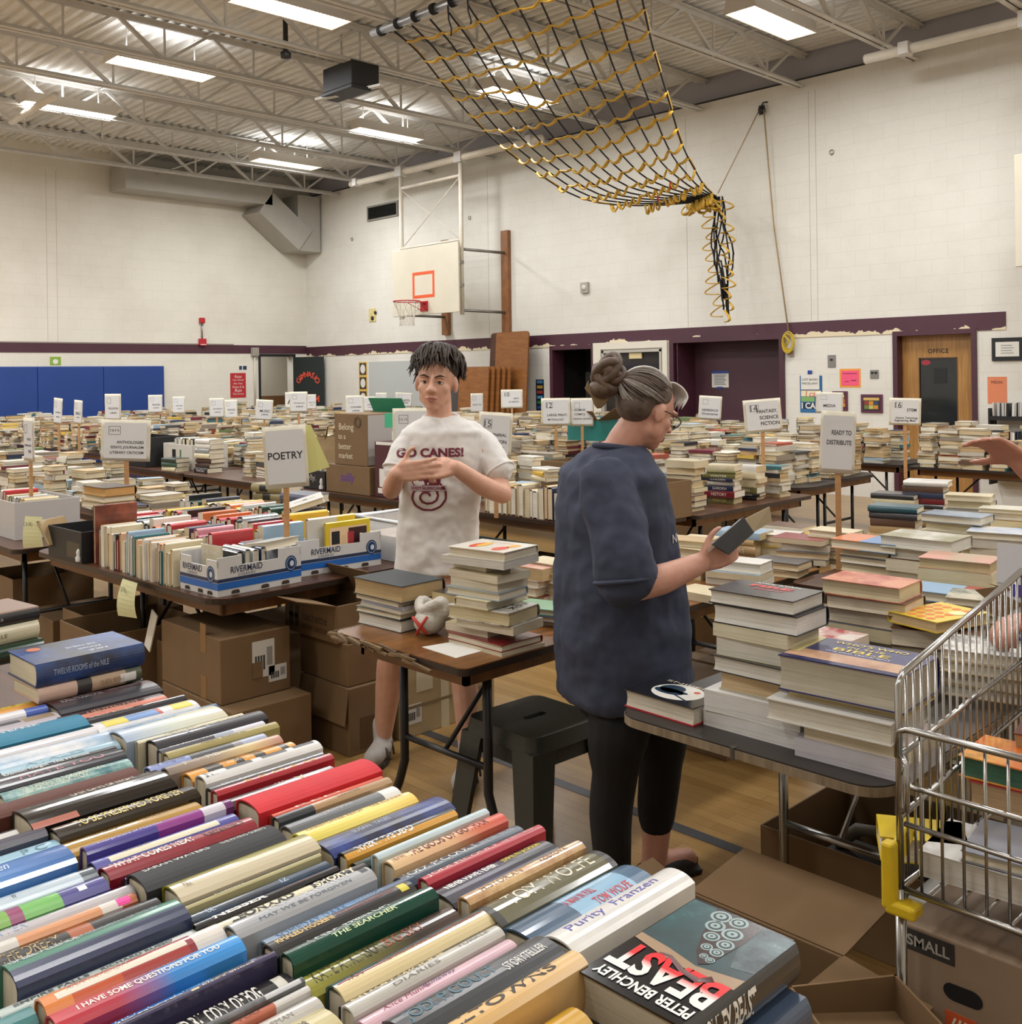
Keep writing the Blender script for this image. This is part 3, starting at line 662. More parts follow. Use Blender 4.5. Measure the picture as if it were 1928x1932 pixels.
# media rack with cases
rk = thing('media_rack', 'black wire media rack full of disc cases at the right edge', 'rack', (WY(1866, 760, YR - .2).x, YR - .02, 0))
RKX = 1.0
b = MB(); b.bx(0, .02, -.22, 0, .3, 1.2); b.build('side_panel', BLACK, rk); b = MB(); b.bx(RKX, RKX + .02, -.22, 0, .3, 1.2); b.build('side_panel', BLACK, rk)
for z in (.35, .72, 1.06):
    b = MB(); b.bx(0.02, RKX, -.22, 0, z, z + .015); b.bx(.02, RKX, -.225, -.22, z, z + .05); b.build('shelf', BLACK, rk)
rnd = random.Random(5); k = 0; rx = rk.location.x
for row, z in (('upper', 1.076), ('lower', .736)):
    x = rx + .03; i = 0
    while x < rx + RKX * .75:
        wd = rnd.choice([.0155, .0155, .022, .03]); h = rnd.uniform(.18, .192); b = MB(); b.box((0, 0, h / 2), (wd - .002, .135, h))
        o = b.build('disc_case', mat(rnd.choice(['d8d6d0', '1c1c20', 'c9c4bb', 'b9b6b0', '222428', '8d2b2b', 'ddd9d0', '3c4450', 'cfc9c0']), .3), None); o.location = (x + wd / 2, YR - .12, z); o.rotation_euler = (0, rnd.uniform(-.03, .1) * (1 if i % 5 == 0 else .3), 0)
        i += 1; tag(o, 'disc case on the %s shelf of the black rack, %s from its left end' % (row, nth(i)), 'disc case', 'disc cases on the media rack'); x += wd + (.03 if i % 5 == 1 else .004)
# folded tables leaning on the wall
TBR = wood_mat('7a4a26', '93602f', (3, 1, 14), 'brown_laminate', .35); TBD = wood_mat('4a2c1c', '5d3a22', (3, 1, 14), 'dark_brown_laminate', .35); EDG = mat('2a1d16', .4)
def rrect(w_, h, r, n=5):
    p = []
    for cx_, cy_, a0 in ((w_ / 2 - r, h / 2 - r, 0), (-w_ / 2 + r, h / 2 - r, 90), (-w_ / 2 + r, -h / 2 + r, 180), (w_ / 2 - r, -h / 2 + r, 270)):
        for k in range(n + 1): a = R(a0 + 90 * k / n); p.append((cx_ + r * math.cos(a), cy_ + r * math.sin(a)))
    return p
def leaner(xc, y, h, wd, m, label, lean=4):
    t = thing('folded_table', label, 'folded table', (xc, y, 0), 0, 'folded tables leaning on the wall')
    b = MB(); b.M = Matrix.Rotation(R(-lean), 4, 'X') @ Matrix.Translation((0, 0, h / 2)) @ Matrix.Rotation(R(90), 4, 'X'); b.prism(rrect(wd, h, .06), -.014, .014); b.build('top', m, t)
    b = MB(); b.M = Matrix.Rotation(R(-lean), 4, 'X')
    for sx in (-1, 1): b.bx(sx * wd * .33 - .012, sx * wd * .33 + .012, .014, .045, .15, h - .15)
    b.build('folded_leg', DARKM, t)
for k in range(3): leaner(-12.98 + .16 * k, 12.40 - .085 * k, 2.42, .8, (TBD, TBD, TBR)[k], 'tall dark brown folded table leaning on the wall, %s of three' % ('rearmost', 'middle', 'front')[k])
for k in range(5): leaner(-13.16 + .07 * (4 - k), 12.06 - .06 * k, 1.82, .76, TBR if k else TBR, 'shorter tan folded table leaning before the tall ones, %s of five' % ('rearmost', 'second', 'third', 'fourth', 'front')[k])
t, hx, hz = notice('colour_chart', 'dark blue chart with coloured rows on the wall right of the leaning tables', 'poster', (1011, 716), (1027, 790), mat('16223c', .5))
for k, cc in enumerate(['4f86b0', 'c9a13c', 'b5402f', '5aa0c4', '3c8f4b', '36589c', '8ab7cf']): b = MB(); b.bx(-hx * .7, hx * .7, -.006, -.004, hz * (.8 - .26 * k), hz * (.8 - .26 * k) + .05); b.build('row', mat(cc, .6), t)
t, hx, hz = notice('whiteboard', 'plain pale grey writing board on the wall behind the boy', 'whiteboard', (697, 683), (849, 800), mat('b9bdba', .35, name='grey_board'), YR - .012, .02)
b = MB(); b.bx(-hx - .02, hx + .02, -.03, 0, -hz - .04, -hz); b.build('tray', GALV, t)
def strip(p0, p1, label):
    t, hx, hz = notice('poster_strip', label, 'poster', p0, p1, mat('d9b45a', .6, name='mustard_strip'))
    for k in range(4):
        z = hz * (.75 - .5 * k); b = MB(); b.bx(-hx * .8, hx * .8, -.007, -.004, z - hz * .21, z + hz * .21); q = b.build('panel', mat('4a3a2c', .6), t)
        b = MB(); b.add([(hx * .6 * math.cos(a * PI / 8), -.008, z + hz * .16 * math.sin(a * PI / 8)) for a in range(16)], [tuple(range(16))]); b.build('badge', PAPER, q)
strip((677, 683), (694, 790), 'mustard strip of four dark square pictures at the left end of the grey board'); strip((851, 690), (866, 790), 'mustard strip of dark square pictures just right of the boy')
t = thing('tall_case', 'upright grey and maroon case beside the boy, in front of the wall', 'case', WY(884, 800, 12.3)); t.location.z = 0
b = MB(); b.bx(-.3, .1, -.2, .2, 0, 1.62); b.build('body', mat('4d4a48', .4), t, .02); b = MB(); b.bx(.1, .32, -.15, .2, 0, 1.68); b.build('side', MAROON, t, .01)
# ------------------------------------------------------------------ the end wall
t = thing('wall_pad', 'large royal blue safety pad along the end wall at far left', 'wall pad')
PADB = mat('1c3f86', .45, var=.06, vscale=2, name='blue_vinyl')
for k in range(9):
    b = MB(); y1 = 9.33 - k * 1.22; b.bx(XL, XL + .06, y1 - 1.215, y1, .1, 1.94); b.build('panel', PADB, t, .012)
def xnotice(name, label, cat, p0, p1, m, d=.004):
    a, c = WX(*p0, XL), WX(*p1, XL); t = thing(name, label, cat, (XL, (a.y + c.y) / 2, (a.z + c.z) / 2)); hy, hz = abs(a.y - c.y) / 2, abs(a.z - c.z) / 2
    b = MB(); b.bx(0, d, -hy, hy, -hz, hz); b.build('sheet', m, t); return t, hy, hz
def xtext(t, txt, y, z, wd, m, d=.006, **kw): return text_obj('lettering', txt, m, t, frame((d, y, z), (0, 1, 0), (0, 0, 1)), width=wd, **kw)
t, hy, hz = xnotice('red_poster', 'red poster with white lettering on the end wall left of the doorway', 'poster', (434, 704), (464, 750), mat('b3262c', .5, name='red_poster'))
for k, (tx, s) in enumerate((('Raise', .9), ('Your Words', 1.4), ('Not Your', 1.2), ('Voice It Is', 1.5), ('Rain', .9), ('That Grows', 1.4))): xtext(t, tx, 0, hz * (.72 - .28 * k), hy * s, PAPER, shear=.2)
t, hy, hz = xnotice('number_sign', 'small white number sign above the red poster', 'sign', (449, 688), (467, 700), PAPER); b = MB(); b.bx(.005, .006, -hy * .8, -hy * .2, -hz * .6, hz * .6); b.bx(.005, .006, hy * .0, hy * .8, -hz * .6, hz * .6); b.build('digits', mat('23324e', .5), t)
t, hy, hz = xnotice('green_sign', 'small lime green sign with a white emblem above the blue pad', 'sign', (94, 673), (115, 689), mat('84a83a', .5)); b = MB(); b.add([(.006, hy * .5 * math.cos(a * PI / 8), hz * .6 * math.sin(a * PI / 8) - hz * .15) for a in range(16)], [tuple(range(16))]); b.build('emblem', PAPER, t)
t = thing('fire_alarm', 'red fire alarm strobe and pull box joined by a conduit on the end wall', 'fire alarm', WX(380, 628, XL))
b = MB(); b.bx(0, .07, -.055, .055, .2, .31); b.build('strobe', REDP, t, .01); b = MB(); b.bx(0, .08, -.075, .075, -.27, -.12); b.build('pull_box', REDP, t, .01); b = MB(); b.bx(.08, .083, -.06, .06, -.25, -.235); b.build('pull_bar', PAPER, t); b = MB(); b.cyl((.03, 0, -.12), (.03, 0, .2), .015, 8); b.build('conduit', GALV, t)
t = thing('wall_speaker', 'small caged grey bell box beside the end wall doorway, on a conduit', 'bell', WX(479, 664, XL))
b = MB(); b.bx(0, .09, -.08, .08, -.09, .09); b.build('cage', mat('a9a398', .5), t, .01)
for k in range(5): b = MB(); b.bx(.09, .096, -.075 + k * .035, -.07 + k * .035, -.08, .08); b.build('bar', mat('6f6a62', .5), t)
b = MB(); b.cyl((.03, .0, -.09), (.03, 0, -1.15), .02, 8); b.build('conduit', mat('cfc8b8', .5), t); b = MB(); b.bx(0, .06, -.08, .08, -1.27, -1.15); b.build('junction_box', mat('7c6a55', .5), t)
# open doorway in the end wall and the dark green door standing open on it
b = MB(); b.bx(XL - 1.6, XL - 1.55, 10.8, 13.4, 0, 1.25); struct('wall_corridor_dado', b, mat('7d5836', .5, var=.1, vscale=3, name='corridor_wood_dado'))
b = MB(); b.bx(XL - 1.62, XL - 1.57, 10.8, 13.4, 1.25, 2.6); b.bx(XL - 1.6, XL - .25, 10.75, 10.8, 0, 2.6); b.bx(XL - 1.6, XL - .25, 13.4, 13.45, 0, 2.6); b.bx(XL - 1.6, XL - .2, 10.8, 13.4, 2.6, 2.65); b.bx(XL - 1.6, XL - .25, 10.8, 13.4, -.1, 0); struct('wall_corridor', b, mat('c9c1b0', .6, name='corridor_paint'))
lamp((XL - .8, 12, 2.55), .4, .8, 10)
b = MB(); b.bx(XL - .26, XL + .02, D0 - .05, D0, 0, 2.19); b.bx(XL - .26, XL + .02, D1, D1 + .05, 0, 2.19); b.bx(XL - .26, XL + .02, D0, D1, 2.14, 2.19); struct('trim_13', b, BLACK)
dg = thing('door_3', 'dark green door with red lettering standing open at the end wall', 'door', (XL + .03, 12.37, 0)); dg['kind'] = 'structure'
a = WX(612, 672, XL + .06)
da = R(66); b = MB(); b.M = Matrix.Rotation(-da * 0, 4, 'Z'); b.bx(0, .045, 0, .8, .01, 2.12); lf = b.build('door_leaf', mat('1b2624', .45, var=.1, vscale=3, name='dark_green_paint'), dg); dg.rotation_euler = (0, 0, R(-70))
NEON = mat('e0523f', .5, name='red_brush_paint')
vv_all = MB(); word = 'GIMNASIO'
for k, ch in enumerate(word):
    ang = R(158 - k * (136 / 7)); c = Vector((.05, .4 + .27 * math.cos(ang), 1.52 + .22 * math.sin(ang)))
    M = frame(c, (0, math.sin(ang), -math.cos(ang)), (0, math.cos(ang), math.sin(ang))); v_, f_ = text_mesh(ch, size=.17, bold=.02); vv_all.add([M @ q for q in v_], f_)
vv_all.build('lettering', NEON, dg)
v_, f_ = text_mesh('GYM', width=.4, bold=.02); bb = MB(); M = frame((.05, .5, 1.2), (0, 1, 0), (0, 0, 1)); bb.add([M @ q for q in v_], f_); bb.build('lettering', NEON, dg)
# ================================================================== books: one builder for every volume
def page_mat(col):
    key = ('pages', col)
    if key in _M: return _M[key]
    m, nt, b = newmat('page_edges'); v = coords(nt, 'Object', (6, 6, 900)); f = noise(nt, v, 1, 2)
    c = lin(col)[:3]; v2 = coords(nt, 'Object', (1, 1, 1)); g = noise(nt, v2, 9, 3)
    r1 = ramp(nt, f, [(.3, tuple(x * .8 for x in c)), (.65, tuple(min(1, x * 1.04) for x in c))])
    r2 = ramp(nt, g, [(.3, (.9, .88, .84)), (.65, (1, 1, 1))])
    nt.links.new(mixc(nt, 1., r1, r2, 'MULTIPLY'), b.inputs['Base Color']); b.inputs['Roughness'].default_value = .8
    _M[key] = m; return m
def cov(spec):
    """jacket material. 'hex' | ('b',[(pos,hex)..]) bands along the spine | ('n',h1,h2,scale) mottled art | ('s',h1,h2,p) front and back differ | prefix 'm:' = matte cloth"""
    key = ('cov', repr(spec))
    if key in _M: return _M[key]
    rough, coat = .3, .35
    sp = spec
    if isinstance(sp, str) and sp.startswith('m:'): sp = sp[2:]; rough, coat = .65, 0
    if isinstance(sp, str) and sp.startswith('g:'): sp = sp[2:]; rough, coat = .16, .8
    m, nt, b = newmat('book_cover'); b.inputs['Roughness'].default_value = rough
    if coat: b.inputs['Coat Weight'].default_value = coat; b.inputs['Coat Roughness'].default_value = .1
    if isinstance(sp, str):
        c = lin(sp)[:3]; f = noise(nt, coords(nt), 14, 4)
        nt.links.new(ramp(nt, f, [(.3, tuple(x * .9 for x in c)), (.7, tuple(min(1, x * 1.05) for x in c))]), b.inputs['Base Color'])
    elif sp[0] == 'n':
        f = noise(nt, coords(nt), sp[3], 5, .65); st = [(.38, sp[1]), (.6, sp[2])] + ([(.72, sp[4])] if len(sp) > 4 else [])
        nt.links.new(ramp(nt, f, st), b.inputs['Base Color'])
    else:
        c = nt.nodes.new('ShaderNodeTexCoord'); s = nt.nodes.new('ShaderNodeSeparateXYZ'); nt.links.new(c.outputs['Generated'], s.inputs[0])
        if sp[0] == 'b': o = ramp(nt, s.outputs[1], sp[1], 'CONSTANT')
        elif sp[0] == 'bl': o = ramp(nt, s.outputs[1], sp[1], 'LINEAR')
        else: o = ramp(nt, s.outputs[2], [(0, sp[1]), (sp[3], sp[2])], 'CONSTANT')
        nt.links.new(o, b.inputs['Base Color'])
    _M[key] = m; return m
def bulge(W, T, s, hard): return -W / 2 + (min(.22 * T, .009) if hard else min(.06 * T, .002)) * abs(s) ** 2.4
_BM = {}
def book_meshes(L, W, T, hard):
    k = (round(L, 3), round(W, 3), round(T, 4), hard)
    if k in _BM: return _BM[k]
    t = .0028 if hard else .0008; ov = .0035 if hard else .0004
    out = [(W / 2, 0)]; inn = [(W / 2, t)]
    for i in range(9):
        s = -1 + i / 4; z = T / 2 + s * T / 2; x = bulge(W, T, s, hard); out.append((x, z))
        inn.append((x + t * (1 if i not in (0, 8) else 2), min(max(z, t), T - t)))
    out.append((W / 2, T)); inn.append((W / 2, T - t)); n = len(out); vv = []
    for y in (-L / 2, L / 2): vv += [(p[0], y, p[1]) for p in out] + [(p[0], y, p[1]) for p in inn]
    q = 2 * n; ff = []
    for i in range(n - 1):
        ff += [(i, i + 1, q + i + 1, q + i), (n + i + 1, n + i, q + n + i, q + n + i + 1), (i + 1, i, n + i, n + i + 1), (q + i, q + i + 1, q + n + i + 1, q + n + i)]
    ff += [(0, q, q + n, n), (n - 1, 2 * n - 1, q + 2 * n - 1, q + n - 1)]
    cb = MB(); cb.add(vv, ff); cm = cb.mesh('cover', [None]); cm.materials.clear()
    for e in cm.polygons: e.use_smooth = False
    pb = MB(); m = 5; loop = []; x0 = -W / 2 + (min(.22 * T, .009) if hard else .001) + t
    for i in range(m):
        s = -1 + 2 * i / (m - 1); loop.append((W / 2 - ov - (.005 * (1 - s * s) if hard else 0), t + (T - 2 * t) * i / (m - 1)))
    loop += [(x0, T - t), (x0, t)]; n2 = len(loop); v2 = []
    for y in (-L / 2 + ov, L / 2 - ov): v2 += [(p[0], y, p[1]) for p in loop]
    f2 = [tuple(range(n2)), tuple(range(2 * n2 - 1, n2 - 1, -1))] + [(i, n2 + i, n2 + (i + 1) % n2, (i + 1) % n2) for i in range(n2)]
    pb.add(v2, f2); pm = pb.mesh('pages', [None]); pm.materials.clear()
    _BM[k] = (cm, pm); return cm, pm
FLAT, SPINE_UP = 'flat', 'spine_up'
BOOK_COUNT = [0]
def book(label, loc, L=.24, W=.16, T=.03, c='888888', pose=FLAT, rz=0., tilt=0., roll=0., texts=(), top=(), hard=True, pages='d9cfb8', group=None, patches=()):
    """loc = centre of the bottom face (flat) or centre of the bottom edge (spine up)"""
    BOOK_COUNT[0] += 1
    cm, pm = book_meshes(L, W, T, hard)
    root = thing('book', label, 'book', loc, 0, group)
    if pose == FLAT:
        root.rotation_euler = (roll, tilt, rz); root.location = loc
    else:
        root.rotation_euler = (0, PI / 2 + tilt, rz)
        M = Euler((0, PI / 2 + tilt, rz)).to_matrix()
        root.location = Vector(loc) - M @ Vector((W / 2, 0, T / 2))
    cc = cm.copy(); cc.materials.append(cov(c)); o = link('cover', cc, root)
    pp = pm if len(pm.materials) == 0 else pm.copy()
    pp.materials.clear(); pp.materials.append(page_mat(pages)); link('pages', pp, root)
    for tx in texts:
        txt, yc, wf, hf, col = tx[:5]; zo = tx[5] if len(tx) > 5 else 0
        v_, f_ = text_mesh(txt, width=wf * L, stretch=hf * T, bold=tx[6] if len(tx) > 6 else .0, shear=tx[7] if len(tx) > 7 else 0.)
        pts = []
        for v in v_:
            fl = -1 if pose == FLAT else 1; z = T / 2 - fl * (v.y + zo * T); pts.append((bulge(W, T, max(-1, min(1, (z - T / 2) / (T / 2))), hard) - .0005, fl * ((yc - .5) * L + v.x), z))
        b = MB(); b.add(pts, f_); b.build('spine_lettering', mat(col, .4), root)
    for (y0, y1, z0, z1, col) in patches:   # label / block of colour on the spine
        b = MB(); n = 8; zz = [z0 + (z1 - z0) * i / n for i in range(n + 1)]
        vv = []
        for y in (y0, y1): vv += [(bulge(W, T, 2 * z - 1, hard) - .00025, (-1 if pose == FLAT else 1) * (y - .5) * L, z * T) for z in zz]
        b.add(vv, [(i + 1, i, n + 1 + i, n + 2 + i) for i in range(n)]); b.build('spine_label', mat(col, .35), root)
    for tx in top:      # lettering / art on the front board: (txt, x, y, width_frac, height_frac, col)
        if tx[0] == '#':
            _, x0, x1, y0, y1, col = tx[:6]; b = MB(); b.quad((x0 * W, y0 * L, T + .0004), (x1 * W, y0 * L, T + .0004), (x1 * W, y1 * L, T + .0004), (x0 * W, y1 * L, T + .0004)); b.build('cover_art', cov(col) if not isinstance(col, str) else mat(col, .3), root)
        elif tx[0] == 'o':
            _, x, y, rx, ry, col = tx[:6]; b = MB(); b.add([(x * W + rx * W * math.cos(a * PI / 16), y * L + ry * L * math.sin(a * PI / 16), T + .0006 + (tx[6] if len(tx) > 6 else 0)) for a in range(32)], [tuple(range(32))]); b.build('cover_art', mat(col, .3), root)
        else:
            txt, x, y, wf, hf, col = tx[:6]; ax = tx[6] if len(tx) > 6 else 0
            xd = Vector((math.cos(ax), math.sin(ax), 0)); yd = Vector((-math.sin(ax), math.cos(ax), 0))
            v_, f_ = text_mesh(txt, width=wf * W, stretch=hf * L, bold=tx[7] if len(tx) > 7 else .01)
            b = MB(); b.add([Vector((x * W, y * L, T + .0009)) + xd * v.x + yd * v.y for v in v_], f_); b.build('cover_lettering', mat(col, .35), root)
    return root
# ------------------------------------------------------------------ folding tables
LAM_BROWN = wood_mat('3c2418', '54341f', (1.5, 18, 3), 'walnut_laminate', .35); LAM_ORANGE = wood_mat('5d3a1c', '8a5a2a', (18, 1.2, 3), 'worn_orange_top', .3)
LAM_DARK = mat('2c2724', .45, var=.15, vscale=5, name='dark_grey_top'); APRON = wood_mat('5f4022', '83592f', (1, 12, 3), 'plywood_apron', .5); CHROME = mat('9a9a98', .25, .9, name='chromed_tube'); LEGB = mat('17171a', .4, name='black_leg')
WORN = wood_mat('6b5c47', '93826a', (30, 30, 4), 'chipped_edge', .7)
def table(label, x0, x1, y0, y1, top=LAM_BROWN, leg=LEGB, edge=EDG, z=.74, rz=0, long='x', apron=True, style='straight', r=.05, group='folding tables', inset=(.13, .22)):
    t = thing('folding_table', label, 'table', ((x0 + x1) / 2, (y0 + y1) / 2, 0), rz, group)
    hx, hy = (x1 - x0) / 2, (y1 - y0) / 2; b = MB(); b.prism(rrect(2 * hx, 2 * hy, r, 6), z - .004, z); b.build('tabletop', top, t)
    b = MB(); b.prism(rrect(2 * hx + .004, 2 * hy + .004, r + .002, 6), z - .026, z - .0045); b.build('edge_band', edge, t)
    if apron:
        b = MB(); q = .07
        for (a, c, d, e) in ((-hx + q, hx - q, -hy + q, -hy + q + .02), (-hx + q, hx - q, hy - q - .02, hy - q), (-hx + q, -hx + q + .02, -hy + q, hy - q), (hx - q - .02, hx - q, -hy + q, hy - q)): b.bx(a, c, d, e, z - .085, z - .026)
        b.build('apron', APRON, t)
    for e in (-1, 1):
        L_ = hx if long == 'x' else hy; S_ = hy if long == 'x' else hx
        u = e * (L_ - inset[1])
        P_ = (lambda a, c, zz: (a, c, zz)) if long == 'x' else (lambda a, c, zz: (c, a, zz))
        for s in (-1, 1):
            v = s * (S_ - inset[0]); b = MB()
            if style == 'bent': b.tube([P_(u, v, z - .03), P_(u, v, .33), P_(u, v, .24), P_(u, v + s * .03, .16), P_(u, v + s * .1, .02), P_(u, v + s * .11, .0)], .017, 10)
            else: b.cyl(P_(u, v, z - .03), P_(u, v, 0), .014, 10)
            b.build('leg', leg, t)
        b = MB(); b.cyl(P_(u, -(S_ - inset[0]), .33), P_(u, S_ - inset[0], .33), .012, 8); b.build('cross_bar', leg, t)
        b = MB(); b.cyl(P_(u, 0, .33), P_(u - e * .4, 0, z - .03), .009, 8); b.build('brace', leg, t)
    return t
# ------------------------------------------------------------------ the near table and its three rows of upright spines
NT = .765
table('table in the foreground hidden under rows of upright books', -3.6, -.62, .1, 1.27, top=LAM_BROWN, z=NT)
def row(name, side, items, x_end, yj=0.0, L0=.25, seed=1):
    """items: (px,py of the far corner of the spine end, 'l' left end or 'r' right end, desc, cover, texts, options)"""
    rnd = random.Random(seed); xs = []
    pts = [G(it[0], it[1], .93) for it in items]; prev = x_end
    for i, (it, p) in enumerate(zip(items, pts)):
        x0 = p.x; x1 = prev - .0012
        if x0 > x1 - .011: x0 = x1 - .011
        prev = x0; o = it[6] if len(it) > 6 else {}
        L = o.get('L', L0 + rnd.uniform(-.02, .008)); W = o.get('W', rnd.uniform(.152, .168)); T = x1 - x0
        yc = p.y + L / 2 if it[2] == 'l' else p.y - L / 2
        kw = {k: v for k, v in o.items() if k in ('hard', 'pages', 'patches', 'tilt')}
        book('%s, %s from right in the %s row' % (it[3], nth(i + 1), name), ((x0 + x1) / 2, yc, NT), L, W, T, it[4], SPINE_UP, texts=it[5], group='upright spines on the foreground table', **kw)
        xs.append((x0, x1, yc, L))
    return xs
WHT, CRM, GLD, BRN, INKC, YLW, RDT = 'eeece6', 'e6dcc0', 'd6b25c', '5b3a1e', '2a2a30', 'e6d24a', 'b0303a'
